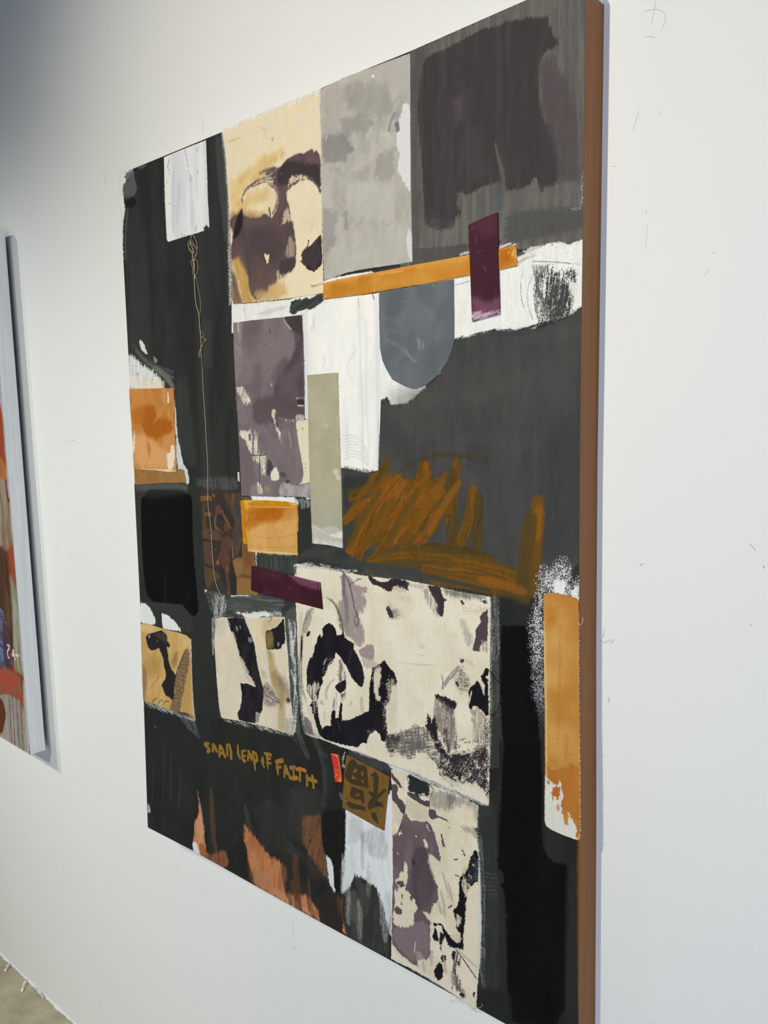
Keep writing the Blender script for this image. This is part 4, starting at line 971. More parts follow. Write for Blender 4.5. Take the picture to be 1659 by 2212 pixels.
# mauve washed cloth
def f(S):
    P, Ln, Mo, Sp = S.poly, S.line, S.mottle, S.spots
    allq = [(40, 80), (1000, 80), (1000, 2200), (40, 2200)]
    MV, MV2 = (114, 102, 107), (126, 114, 118)
    P('Y', allq, MV, col2=MV2, cs=(40, 22), sm=0)
    g2 = np.random.default_rng(6)
    for k in range(50):
        x0 = 90 + g2.random() * 740; y0 = 200 + g2.random() * 1850
        P('Y', [(x0 + (g2.random() - .5) * 200, y0 + (g2.random() - .5) * 340) for _ in range(5)], ((100, 87, 93), (128, 116, 120), (108, 95, 100), (138, 127, 130))[k % 4], op=.3, soft=1.6, rag=4, rs=8, dry=2)
    P('Y', [(60, 180), (170, 170), (180, 700), (90, 900)], (140, 130, 132), op=.6, soft=7, rag=4)
    P('Y', [(120, 180), (165, 180), (165, 400), (130, 400)], (150, 140, 140), op=.7, soft=1.5)
    Ln('Y', [(125, 190), (130, 290)], 3, (206, 200, 190), op=.8, dry=1.5)
    P('Y', [(300, 640), (380, 640), (380, 1000), (300, 1010)], (96, 84, 90), op=.5, soft=4)
    P('Y', [(400, 340), (760, 320), (760, 520), (600, 700), (400, 640), (330, 480)], (128, 115, 120), op=.7, soft=4, rag=3)
    P('Y', [(180, 180), (400, 150), (380, 300), (180, 360)], (100, 88, 93), op=.6, soft=5)
    P('Y', [(620, 130), (840, 100), (855, 600), (865, 1200), (780, 1250), (560, 1100), (520, 900), (680, 650), (755, 520), (765, 330), (690, 230)], (78, 64, 70), soft=4, rag=2.5, col2=(96, 82, 88), cs=(26, 10), ang=60)
    P('Y', [(600, 900), (760, 680), (780, 900), (760, 1080), (640, 1040)], (100, 86, 92), op=.75, soft=8, rag=4)
    P('Y', [(640, 120), (840, 100), (845, 330), (760, 300), (700, 250)], (66, 54, 60), soft=3, rag=1.5)
    P('Y', [(300, 1020), (600, 980), (860, 1100), (860, 1250), (600, 1280), (340, 1330), (280, 1240)], (90, 76, 82), soft=6, rag=4, op=.9)
    P('Y', [(540, 700), (640, 560), (700, 640), (620, 760), (560, 860)], (86, 72, 78), op=.6, soft=4)
    Ln('Y', [(630, 135), (650, 190), (690, 240), (720, 265)], 3, (160, 150, 148), dry=2, hole=.4)
    for q in ([(80, 430), (150, 490), (180, 530)], [(130, 520), (190, 580)], [(490, 440), (520, 420)]):
        Ln('Y', q, 2, (160, 150, 152), op=.7, dry=1.2)
    Ln('Y', [(480, 250), (483, 300)], 1.2, (56, 46, 52))
    CR = (221, 212, 196)
    P('Y', [(100, 900), (150, 900), (160, 870), (200, 930), (240, 980), (268, 1060), (240, 1100), (200, 1110), (180, 1080), (150, 1020), (110, 960)], CR, rag=3, rs=6, dry=4, hole=.45, ang=70)
    P('Y', [(225, 1000), (262, 1020), (262, 1070), (225, 1090)], CR, rag=1.5, dry=1.5)
    P('Y', [(150, 1380), (240, 1400), (270, 1370), (285, 1500), (280, 1660), (240, 1580), (210, 1500), (140, 1430)], CR, rag=1.6, rs=4, dry=2.4, hole=.25)
    P('Y', [(245, 1420), (265, 1420), (270, 1500), (250, 1500)], (96, 82, 88))
    P('Y', [(320, 1400), (345, 1420), (350, 1660), (440, 1650), (440, 1690), (430, 1880), (400, 1900), (370, 1760), (290, 1700), (300, 1560)], CR, rag=2.6, rs=5, dry=4, hole=.4, ang=88)
    P('Y', [(340, 1960), (370, 1980), (410, 2080), (350, 2110), (340, 2050)], (226, 220, 206), rag=1.5, dry=2, hole=.2)
    Ln('Y', [(363, 1640), (367, 1850), (365, 2040)], 1.6, (70, 58, 64), dry=.8, hole=.2)
    Ln('Y', [(280, 1668), (360, 1665), (440, 1660)], 1.6, (80, 68, 72), dry=.8)
    P('Y', [(490, 1200), (510, 1150), (550, 1150), (550, 1190), (530, 1230), (545, 1300), (585, 1370), (610, 1480), (630, 1560), (600, 1530), (570, 1440), (540, 1340), (520, 1270)], (206, 198, 186), rag=1.4, rs=4, dry=1.8, hole=.25)
    P('Y', [(570, 1380), (595, 1400), (628, 1565), (600, 1500)], (228, 222, 206))
    P('Y', [(545, 1290), (580, 1310), (575, 1370), (550, 1340)], (84, 70, 76))
    P('Y', [(560, 1240), (640, 1250), (700, 1290), (770, 1260), (860, 1280), (850, 1220), (780, 1200), (760, 1280), (690, 1300)], (170, 160, 156), rag=2, dry=3, hole=.45)
    P('Y', [(765, 1280), (870, 1270), (960, 1300), (960, 2100), (930, 1960), (880, 1970), (800, 1990), (840, 1940), (850, 1860), (830, 1700), (800, 1540)], (226, 214, 190), rag=.9, rs=4)
    P('Y', [(768, 1210), (860, 1220), (865, 1290), (800, 1280), (770, 1280)], (190, 184, 178), dry=2.5, hole=.4)
    P('Y', [(770, 1320), (800, 1540), (840, 1760), (855, 1880), (840, 1960), (780, 1990), (720, 1970), (660, 1900), (600, 1700), (590, 1400)], (118, 105, 110), col2=(128, 116, 120), cs=(40, 10), op=.8, soft=1, rag=.8)
    Ln('Y', [(690, 1400), (710, 1480), (720, 1580)], 4, (160, 150, 150), op=.6, dry=2)
    Sp('Y', [(790, 1340), (860, 1340), (850, 1420), (790, 1400)], (60, 48, 54), 10, (.5, 1.4), 31)
    Sp('Y', [(830, 1750), (880, 1750), (880, 1920), (830, 1920)], (70, 56, 62), 12, (.5, 1.6), 32)
    P('Y', [(455, 1700), (480, 1710), (520, 1780), (500, 1890), (460, 1890), (440, 1850), (455, 1780)], (78, 64, 70), rag=1)
    P('Y', [(485, 1850), (540, 1790), (580, 1840), (590, 1930), (540, 1950), (490, 1950)], (222, 216, 202), rag=1.6, rs=4, dry=1)
    P('Y', [(595, 1850), (640, 1850), (670, 1890), (630, 1910), (600, 1900)], (90, 76, 80), rag=1)
    P('Y', [(660, 1950), (690, 1930), (710, 1970), (670, 1985)], (74, 60, 64), rag=.8)
    P('Y', [(600, 1960), (800, 2000), (930, 1960), (935, 2140), (700, 2130), (580, 2110)], (160, 152, 154), op=.75, soft=2.5, rag=2, col2=(190, 184, 184), cs=(20, 8))
    P('Y', [(250, 2010), (340, 1990), (440, 2120), (280, 2130)], (148, 134, 134), op=.6, soft=4)
    P('Y', [(410, 2010), (480, 2010), (470, 2080), (420, 2070)], (170, 140, 122), op=.6, soft=3)
    P('Y', [(140, 1450), (200, 1500), (280, 1680), (300, 1880), (250, 2100), (160, 2100)], (110, 97, 101), op=.7, soft=1.2)
    Ln('Y', [(770, 1035), (855, 1030)], 2.4, (196, 190, 188), dry=1.6, hole=.4)
    Ln('Y', [(790, 1110), (862, 1118)], 2.4, (186, 180, 180), dry=1.4, hole=.3)
    P('Y', [(785, 1040), (860, 1045), (860, 1100), (790, 1095)], (56, 45, 50), soft=1)
    P('Y', [(485, 870), (500, 855), (510, 880), (495, 905)], (160, 148, 150))
    P('Y', [(410, 735), (425, 728), (425, 745)], (92, 78, 84))
p_mauve = patch('cloth_patch', 'Y', [(72, 192), (300, 162), (600, 132), (838, 102), (850, 400), (862, 800), (866, 1180), (868, 1250), (905, 1290), (925, 1760), (935, 2140), (870, 2130), (700, 2120), (500, 2122), (165, 2112), (150, 1800), (130, 1400), (105, 1000), (85, 600)], (114, 102, 107), M_CLOTH, .5, .7,
      'mauve washed cloth patch with cream drips, left of the olive strip', f, rag=.5)
fringe(p_mauve, 'Y', [(72, 240), (95, 700), (110, 1200)], .5, 60, 2.2, (206, 198, 176), M_THREAD, 8, out=-1, jit=.9, r=.16)
fringe(p_mauve, 'Y', [(110, 1000), (130, 1400), (150, 1800)], .5, 60, 2.6, (60, 62, 62), M_THREAD, 9, out=-1, jit=.8, r=.2)
fringe(p_mauve, 'Y', [(845, 200), (858, 600), (866, 1150)], .5, 70, 2.2, (90, 78, 84), M_THREAD, 10, out=1, jit=.8, r=.18)

# white cloth with drawn arcs
def f(S):
    P, Ln, Mo = S.poly, S.line, S.mottle
    P('D', [(60, 100), (600, 100), (600, 1100), (60, 1100)], (243, 242, 237), col2=(234, 234, 232), cs=(60, 14), sm=0)
    P('D', [(120, 250), (150, 260), (160, 1040), (120, 1040)], (218, 220, 226), soft=1.5, op=.9)
    Ln('D', [(180, 290), (180, 330), (165, 350)], 5, (206, 206, 206), op=.6, soft=2)
    for q, w, a in (([(400, 200), (410, 400), (420, 700), (425, 1040)], 5, .5), ([(440, 300), (440, 700), (455, 950)], 4, .4), ([(490, 180), (500, 600), (495, 1030)], 8, .4), ([(330, 700), (340, 800), (350, 1000)], 6, .35)):
        Ln('D', q, w, (208, 209, 213), op=a, soft=2, dry=1.5)
    for k in range(8):
        Ln('D', [(325, 880 + k * 17), (380, 872 + k * 15), (430, 915 + k * 13), (455, 975 + k * 9)], 1.3, (204, 205, 209), op=.75, dry=.8, hole=.3)
    Ln('D', [(345, 560), (350, 520), (375, 470), (400, 450)], 1.2, (190, 190, 190), op=.6, dry=.7)
    Ln('D', [(345, 570), (370, 590), (380, 640)], 1.2, (200, 200, 200), op=.5, dry=.7)
    Ln('D', [(225, 480), (235, 500), (225, 540)], 2.5, (220, 218, 206), op=.7, soft=1)
    P('D', [(320, 1030), (440, 1045), (500, 1050), (500, 1070), (320, 1050)], (120, 124, 122), rag=1.2, dry=2.6, hole=.45)
    Ln('D', [(500, 800), (503, 900), (498, 1040)], 1.2, (140, 144, 142), dry=1, op=.7)
    Ln('D', [(470, 170), (480, 200)], 1, (60, 60, 60)); Ln('D', [(400, 175), (406, 240)], .8, (150, 150, 150), op=.7)
patch('cloth_patch', 'D', [(127, 272), (200, 240), (270, 212), (400, 182), (502, 168), (506, 400), (514, 700), (500, 1052), (440, 1062), (320, 1038), (150, 1050), (140, 700)], (240, 239, 235), M_PAINTED, .32, .4, 'large white cloth patch behind the olive strip', f, rag=.4)

# grey-blue arch
def f(S):
    P, Ln = S.poly, S.line
    P('D', [(480, 60), (900, 60), (900, 680), (480, 680)], (93, 99, 104), col2=(104, 109, 113), cs=(26, 16), sm=0)
    P('D', [(520, 160), (620, 140), (640, 260), (540, 300)], (86, 92, 97), op=.7, soft=8)
    P('D', [(700, 470), (860, 380), (860, 480), (740, 620)], (88, 94, 99), op=.7, soft=8)
    Ln('D', [(690, 110), (760, 100), (780, 140)], 4, (122, 124, 128), dry=2.4, hole=.4, op=.7)
    Ln('D', [(540, 400), (600, 430), (640, 470), (690, 510)], 3.4, (124, 122, 120), dry=2.4, hole=.42, op=.8)
    Ln('D', [(640, 450), (660, 490), (690, 512)], 3, (132, 128, 126), dry=2, hole=.35)
    P('D', [(690, 400), (720, 400), (735, 450), (705, 450)], (136, 134, 132), rag=2, dry=3, hole=.45)
    for q in ([(600, 210), (640, 215)], [(520, 290), (590, 310)], [(700, 240), (780, 260)], [(560, 350), (620, 370)]):
        Ln('D', q, 2.2, (114, 118, 122), dry=1.5, op=.6, hole=.3)
patch('paper_patch', 'D', [(505, 162), (700, 132), (878, 100), (880, 300), (880, 392), (866, 455), (842, 512), (812, 556), (785, 588), (745, 620), (716, 636), (690, 645), (668, 644), (635, 633), (600, 615), (571, 598), (545, 555), (522, 505), (510, 440), (506, 300)], (94, 100, 105), M_PAPER, .5, .6,
      'grey-blue patch with rounded bottom like an upside-down arch', f, rag=.15)

# olive strip
def f(S):
    P, Ln = S.poly, S.line
    P('D', [(130, 540), (340, 540), (340, 1460), (130, 1460)], (178, 172, 148), col2=(170, 164, 140), cs=(20, 20), sm=0)
    P('D', [(150, 700), (260, 720), (230, 860), (160, 800)], (184, 179, 158), op=.6, soft=8)
    P('D', [(160, 1200), (330, 1180), (330, 1330), (170, 1310)], (172, 170, 152), op=.8, soft=8, rag=5)
    P('D', [(168, 1320), (210, 1335), (250, 1330), (290, 1325), (310, 1345), (328, 1350), (330, 1450), (170, 1430)], (188, 187, 176), rag=2, rs=5, dry=2, soft=1.2)
    P('D', [(255, 1375), (300, 1360), (328, 1355), (328, 1390), (290, 1385)], (222, 222, 218), rag=1.6, dry=2.2, hole=.3)
    P('D', [(280, 1045), (300, 1050), (318, 1090), (300, 1100), (285, 1070)], (206, 200, 180), rag=1.6, dry=2)
    Ln('D', [(180, 1330), (215, 1350), (250, 1370)], 3, (206, 203, 190), op=.8, dry=1.5)
    P('D', [(180, 1390), (330, 1410), (330, 1450), (175, 1425)], (214, 213, 208), dry=3, hole=.45)
    Ln('D', [(243, 830), (246, 825)], 1.4, (230, 226, 210))
    S.spots('D', [(150, 570), (320, 570), (320, 1400), (170, 1400)], (134, 128, 104), 50, (.2, .6), 41, .7)
p_olive = patch('cloth_patch', 'D', [(150, 577), (230, 570), (302, 564), (308, 800), (318, 1100), (325, 1438), (250, 1422), (175, 1415), (165, 1200), (155, 850)], (178, 172, 148), M_CLOTH, 1.1, 1.0, 'long narrow olive cloth strip', f, rag=.4, rs=3)
fringe(p_olive, 'D', [(302, 564), (308, 800), (316, 1040)], 1.0, 50, 2.4, (176, 170, 144), M_THREAD, 11, out=1, jit=.6, r=.2)
fringe(p_olive, 'D', [(150, 577), (155, 850), (165, 1200), (175, 1415)], 1.0, 60, 1.8, (182, 177, 152), M_THREAD, 12, out=-1, jit=.6, r=.18)
fringe(p_olive, 'D', [(175, 1415), (250, 1422), (325, 1438)], 1.0, 26, 3, (60, 62, 58), M_THREAD, 13, out=-1, jit=.6, r=.2)

# long orange strip
def f(S):
    P, Ln = S.poly, S.line
    P('B', [(60, 1250), (1160, 1250), (1160, 1620), (60, 1620)], (196, 132, 48), col2=(207, 148, 66), cs=(26, 14), ang=0, sm=0)
    for q, c in (([(140, 1500), (240, 1490), (240, 1550), (140, 1560)], (186, 120, 34)), ([(280, 1430), (360, 1420), (340, 1500), (270, 1500)], (188, 116, 36)), ([(440, 1420), (560, 1400), (560, 1480), (440, 1490)], (206, 132, 52)), ([(560, 1400), (860, 1345), (870, 1380), (600, 1430)], (216, 158, 78)), ([(640, 1420), (870, 1400), (870, 1450), (660, 1480)], (204, 136, 52))):
        P('B', q, c, op=.7, soft=5, rag=3)
    P('B', [(880, 1320), (1110, 1300), (1110, 1400), (880, 1440)], (190, 116, 36), op=.9, soft=4, rag=3)
    P('B', [(1030, 1330), (1070, 1310), (1100, 1350), (1080, 1390), (1040, 1380)], (180, 102, 26), op=.7, soft=3)
    P('B', [(1070, 1330), (1118, 1310), (1118, 1370), (1090, 1360)], (226, 176, 104), rag=2, dry=2.6, hole=.4)
    for q in ([(365, 1520), (366, 1545), (370, 1560)], [(400, 1450), (430, 1440), (520, 1430)]):
        Ln('B', q, 2.2, (226, 176, 104), dry=1.4, op=.7)
    P('B', [(97, 1490), (860, 1345), (860, 1356), (97, 1502)], (222, 160, 80), op=.6, soft=1, sm=0)
p_orange_strip = patch('cloth_patch', 'B', [(97, 1492), (200, 1470), (300, 1450), (600, 1392), (870, 1343), (1030, 1312), (1100, 1294), (1114, 1312), (1117, 1402), (1030, 1422), (870, 1450), (680, 1488), (500, 1518), (300, 1553), (160, 1570), (97, 1576)], (200, 134, 46), M_CLOTH, 1.6, 1.2, 'long horizontal orange cloth strip', f, rag=.25)
fringe(p_orange_strip, 'B', [(1112, 1300), (1117, 1402)], 1.5, 12, 5, (220, 180, 120), M_THREAD, 14, out=1, jit=.5, r=.16)
# maroon strip
def f(S):
    P, Ln = S.poly, S.line
    P('B', [(840, 1100), (1060, 1100), (1060, 1720), (840, 1720)], (70, 31, 46), col2=(62, 27, 41), cs=(40, 12), sm=0)
    P('B', [(870, 1180), (1010, 1120), (1020, 1240), (930, 1260)], (86, 46, 64), op=.6, soft=5, dry=2)
    P('B', [(880, 1380), (1030, 1370), (1030, 1500), (885, 1510)], (64, 28, 44), op=.8, soft=5)
    P('B', [(880, 1560), (960, 1590), (1030, 1560), (1030, 1660), (884, 1690)], (112, 70, 92), soft=5, dry=4, ang=86, op=.9)
    P('B', [(884, 1640), (930, 1650), (1030, 1625), (1030, 1660), (884, 1700)], (186, 160, 172), dry=3.4, hole=.42, ang=20, rag=1)
    P('B', [(868, 1690), (868, 1640), (900, 1670)], (206, 190, 196), op=.7)
    for q in ([(900, 1240), (905, 1280)], [(880, 1210), (890, 1200)], [(940, 1400), (960, 1430)], [(920, 1330), (940, 1320)]):
        Ln('B', q, 2, (104, 62, 80), dry=1.2, op=.6)
patch('cloth_patch', 'B', [(864, 1188), (940, 1152), (1018, 1121), (1022, 1350), (1030, 1655), (960, 1674), (883, 1696), (876, 1500)], (70, 31, 46), M_PAPER, 2.4, 1.0, 'upright maroon strip crossing the orange strip', f, rag=.2)

# brown paper strip, then orange patch at left edge
def f(S):
    S.poly('C', [(140, 1310), (530, 1310), (530, 1440), (140, 1440)], (152, 112, 64), col2=(142, 102, 56), cs=(18, 12), sm=0)
    S.poly('C', [(210, 1320), (240, 1320), (225, 1355)], (160, 86, 30), op=.8)
patch('paper_patch', 'C', [(160, 1318), (505, 1330), (512, 1370), (520, 1413), (340, 1416), (165, 1427)], (152, 112, 64), M_PAPER, .5, .6, 'plain brown paper strip under the left edge orange patch', f, rag=.2)
def f(S):
    P, Ln = S.poly, S.line
    P('C', [(110, 740), (480, 740), (480, 1360), (110, 1360)], (184, 122, 60), col2=(198, 141, 84), cs=(26, 10), sm=0)
    P('C', [(200, 880), (280, 850), (330, 960), (420, 980), (430, 1060), (330, 1110), (250, 1100), (210, 1020)], (166, 92, 26), soft=5, rag=4, op=.95)
    P('C', [(140, 900), (230, 870), (240, 1000), (150, 1010)], (178, 106, 38), op=.8, soft=5, rag=3)
    P('C', [(135, 780), (300, 780), (300, 880), (140, 900)], (196, 128, 64), op=.7, soft=5)
    P('C', [(160, 1080), (230, 1080), (400, 1200), (420, 1320), (170, 1310)], (214, 162, 110), op=.8, soft=7, rag=4)
    P('C', [(250, 1120), (280, 1160), (270, 1250), (255, 1200)], (176, 108, 46), op=.7, soft=3)
    P('C', [(330, 900), (370, 890), (300, 1000)], (202, 134, 70), op=.7, soft=2)
    Ln('C', [(370, 890), (350, 940), (300, 1000)], 2, (212, 150, 90), op=.7, dry=1)
    for q in ([(390, 790), (400, 785), (405, 860), (395, 870)], [(160, 1050), (170, 1110), (160, 1220), (152, 1180)], [(385, 1210), (410, 1205), (420, 1150), (435, 1150), (445, 1220), (430, 1320), (395, 1325)]):
        P('C', q, (232, 212, 192), rag=1.4, rs=4, dry=1.4)
    P('C', [(160, 1315), (450, 1325), (450, 1345), (160, 1335)], (226, 214, 198), dry=2)
patch('cloth_patch', 'C', [(128, 766), (250, 764), (360, 762), (434, 761), (437, 900), (444, 1100), (455, 1334), (400, 1338), (300, 1326), (160, 1318), (150, 1100), (135, 900)], (190, 124, 60), M_CLOTH, 1.2, .9, 'orange stained cloth patch on the left edge', f, rag=.4)

# magazine clipping, painted over in brown
def f(S):
    P, Ln = S.poly, S.line
    P('J', [(60, 100), (1250, 100), (1250, 2200), (60, 2200)], (60, 48, 40), sm=0, col2=(54, 43, 36), cs=(20, 14))
    P('J', [(510, 200), (870, 210), (860, 300), (880, 700), (860, 1200), (780, 1400), (700, 1440), (690, 1000), (760, 760), (680, 620), (600, 420)], (78, 66, 54), soft=1.5, rag=2, col2=(66, 56, 46), cs=(16, 8))
    P('J', [(530, 220), (640, 240), (660, 380), (600, 380)], (92, 68, 48), soft=2)
    P('J', [(690, 255), (755, 250), (730, 350), (700, 480), (665, 480), (665, 330)], (112, 74, 50), soft=.8)
    P('J', [(860, 270), (1060, 280), (1060, 360), (870, 350)], (90, 78, 64), sm=0)
    P('J', [(880, 1150), (1100, 1200), (1110, 1400), (1140, 1550), (1050, 1560), (1050, 1800), (920, 1780), (700, 1740), (690, 1460), (780, 1400), (880, 1400)], (122, 88, 58), soft=1, col2=(132, 96, 60), cs=(16, 12), sm=0)
    P('J', [(880, 1160), (960, 1180), (1060, 1300), (1060, 1540), (930, 1560), (900, 1400)], (120, 72, 46), op=.85, soft=3, rag=2)
    P('J', [(700, 1460), (900, 1440), (880, 1700), (700, 1730)], (136, 100, 62), op=.9, soft=2)
    P('J', [(860, 1700), (1050, 1740), (1050, 1800), (860, 1760)], (108, 60, 36), op=.8, soft=2)
    P('J', [(780, 1760), (1050, 1790), (1060, 1980), (1170, 2010), (1170, 2090), (780, 2080)], (134, 102, 60), sm=0)
    P('J', [(850, 1000), (880, 1000), (880, 1120), (850, 1120)], (104, 66, 62), soft=1, op=.8)
    # spectators and court at left
    P('J', [(150, 880), (330, 880), (480, 960), (490, 1090), (150, 1060)], (98, 76, 56), soft=1, rag=1)
    P('J', [(160, 620), (200, 620), (230, 880), (150, 900)], (92, 72, 50), soft=1)
    P('J', [(170, 1100), (320, 1110), (340, 1300), (360, 1560), (200, 1500), (170, 1300)], (92, 70, 52), soft=1.5, rag=1)
    P('J', [(180, 1560), (330, 1600), (420, 1660), (480, 1780), (370, 1830), (240, 1980), (190, 1800)], (96, 74, 54), soft=1, sm=0)
    Ln('J', [(150, 1060), (330, 1090), (480, 1120)], 2.2, (40, 32, 28)); Ln('J', [(190, 1530), (330, 1580), (450, 1660)], 2.2, (44, 35, 30))
    P('J', [(270, 905), (300, 905), (300, 975), (275, 975)], (50, 38, 34))
    P('J', [(340, 1130), (470, 1160), (480, 1280), (400, 1420), (370, 1300)], (54, 43, 38), soft=1)
    P('J', [(370, 1240), (400, 1230), (410, 1260), (380, 1275)], (120, 86, 58))
    P('J', [(400, 440), (560, 440), (760, 700), (680, 900), (640, 700), (560, 640), (520, 700), (420, 700)], (44, 36, 38), op=.8, soft=3)
    P('J', [(440, 1560), (560, 1560), (640, 1740), (620, 1900), (500, 1900), (480, 1700)], (42, 35, 34), soft=1.5)
    P('J', [(250, 1990), (370, 1840), (500, 1800), (600, 1960), (600, 2080), (250, 2000)], (56, 50, 44), soft=1)
    P('J', [(660, 1450), (700, 1450), (770, 1760), (780, 2080), (660, 2090), (640, 1800)], (46, 37, 34), soft=1, sm=0)
    Ln('J', [(225, 230), (170, 440), (150, 560)], 2.4, (104, 84, 50), op=.9); Ln('J', [(265, 220), (210, 420), (180, 560)], 2.2, (104, 84, 50), op=.8); Ln('J', [(690, 1100), (700, 1250), (710, 1400)], 3, (130, 104, 66))
    # player reaching up with the ball
    SK = (128, 92, 66)
    P('J', [(385, 500), (400, 450), (440, 430), (485, 450), (505, 500), (500, 570), (470, 605), (420, 605), (388, 570)], (112, 68, 62), rag=.2)
    Ln('J', [(440, 440), (470, 500), (465, 590)], 1, (84, 48, 46))
    Ln('J', [(400, 600), (390, 680), (378, 760), (385, 830), (450, 900)], [3, 4.5, 5.5, 6, 7], SK, rag=.2)
    Ln('J', [(510, 545), (530, 600), (570, 680), (620, 760), (655, 850)], [3.4, 4.6, 5.4, 6, 6], SK, rag=.2)
    Ln('J', [(500, 560), (525, 530)], 2.2, SK)
    P('J', [(540, 800), (575, 765), (620, 780), (640, 830), (630, 900), (590, 940), (550, 900)], (104, 66, 54), rag=.3)
    P('J', [(440, 900), (500, 880), (540, 930), (520, 1000), (470, 960)], (84, 56, 54))
    P('J', [(560, 930), (650, 930), (670, 1010), (620, 1040), (560, 1010)], (70, 48, 44))
    P('J', [(500, 1010), (670, 1020), (680, 1200), (650, 1320), (560, 1290), (480, 1280), (490, 1120)], (92, 60, 52), rag=.5, col2=(104, 70, 56), cs=(9, 9))
    for q in ([(610, 1130), (655, 1130)], [(612, 1160), (650, 1165)], [(625, 1190), (650, 1195)]): Ln('J', q, 1, (130, 100, 66))
    P('J', [(470, 1290), (560, 1290), (660, 1350), (655, 1480), (640, 1700), (600, 1660), (530, 1610), (500, 1480), (415, 1420)], (100, 62, 58), rag=.4)
    P('J', [(405, 1450), (440, 1430), (470, 1480), (450, 1540), (400, 1520)], (142, 110, 72))
    P('J', [(580, 1560), (620, 1560), (630, 1660), (600, 1650)], (140, 106, 66))
    Ln('J', [(570, 1290), (590, 1440)], 1, (150, 120, 80))
    Ln('J', [(590, 1660), (605, 1780), (630, 1900), (630, 2040)], [7, 8, 6.5, 5], (108, 68, 54), rag=.3)
    P('J', [(610, 2010), (660, 2000), (670, 2060), (640, 2085), (600, 2060)], (124, 84, 60))
    P('J', [(60, 100), (700, 100), (700, 2200), (60, 2200)], (56, 45, 38), op=.34, sm=0)
    Sp_ = S.spots
    Sp_('J', [(150, 600), (680, 600), (680, 2000), (220, 1900)], (84, 66, 52), 160, (.3, 1.3), 90, .5)
    Sp_('J', [(150, 600), (680, 600), (680, 2000), (220, 1900)], (40, 33, 30), 160, (.3, 1.3), 91, .5)
    # bold lettering "games." and "points."
    TX = (128, 96, 48)
    def word(x0, y0, w, h, segs):
        for s_ in segs: Ln('J', [(x0 + a * w, y0 + b * h) for a, b in s_], 1.7, TX, soft=.35, rag=.1, sm=0)
    def glyphs(x0, y0, txt, w, h):
        G = {'g': [[(1, 0), (0, 0), (0, .8), (1, .8)], [(1, 0), (1, 1.35), (0, 1.35)]], 'a': [[(0, 0), (1, 0), (1, 1)], [(1, .5), (0, .5), (0, 1), (1, 1)]], 'm': [[(0, 1), (0, 0), (1, 0), (1, 1)], [(.5, 0), (.5, 1)]],
             'e': [[(1, 1), (0, 1), (0, 0), (1, 0), (1, .5), (0, .5)]], 's': [[(1, 0), (0, 0), (0, .5), (1, .5), (1, 1), (0, 1)]], '.': [[(0, .9), (0, 1)]], 'p': [[(0, 1.35), (0, 0), (1, 0), (1, .9), (0, .9)]], 'o': [[(0, 0), (1, 0), (1, 1), (0, 1), (0, 0)]],
             'i': [[(.4, 0), (.4, 1)], [(.4, -.35), (.4, -.25)]], 'n': [[(0, 1), (0, 0), (1, 0), (1, 1)]], 't': [[(.4, -.3), (.4, 1), (1, 1)], [(0, 0), (1, 0)]]}
        for ch in txt:
            if ch == ' ': x0 += w * 1.3; continue
            word(x0, y0, w, h, G[ch]); x0 += w * (1.42 if ch not in '.i' else .9)
    glyphs(112, 278, 'games.', 30, 62)
    glyphs(178, 582, 'ints.', 26, 46)
    P('J', [(325, 205), (350, 230), (375, 240), (370, 300), (355, 300), (350, 260), (330, 240)], (120, 92, 50))
patch('magazine_clipping', 'J', [(108, 150), (400, 165), (830, 185), (870, 275), (1055, 290), (1055, 700), (1118, 1320), (1135, 1560), (1165, 2020), (1162, 2085), (780, 2085), (640, 2090), (420, 2030), (240, 1985), (205, 1900), (160, 1500), (140, 1000), (118, 500)], (60, 48, 40), M_PAPER, .4, .5,
      'dim brown magazine clipping showing a basketball player reaching up', f, rag=.5, tol=.018)

# yellow painted paper and the orange patch on it
def f(S):
    P, Ln = S.poly, S.line
    P('E', [(790, 170), (1240, 170), (1240, 620), (790, 620)], (212, 158, 36), sm=0, col2=(190, 126, 20), cs=(14, 12))
    Ln('E', [(860, 215), (1000, 225), (1130, 240), (1210, 240)], 4, (196, 124, 24), op=.8, dry=1.5)
    Ln('E', [(845, 270), (850, 360), (845, 470)], 3, (176, 112, 14), op=.8, dry=1.5)
    P('E', [(840, 200), (900, 195), (890, 215), (845, 225)], (226, 178, 70), op=.8, dry=1.5)
    P('E', [(1150, 205), (1215, 215), (1215, 240), (1160, 235)], (222, 178, 84), op=.8)
patch('paper_patch', 'E', [(812, 200), (850, 195), (1000, 198), (1130, 206), (1190, 214), (1214, 228), (1220, 340), (1218, 420), (1150, 420), (1000, 500), (858, 508), (832, 505), (825, 400), (818, 280)], (212, 158, 36), M_INK, .75, .5, 'bright yellow painted rim behind the centre orange patch', f, rag=.6, rs=3)
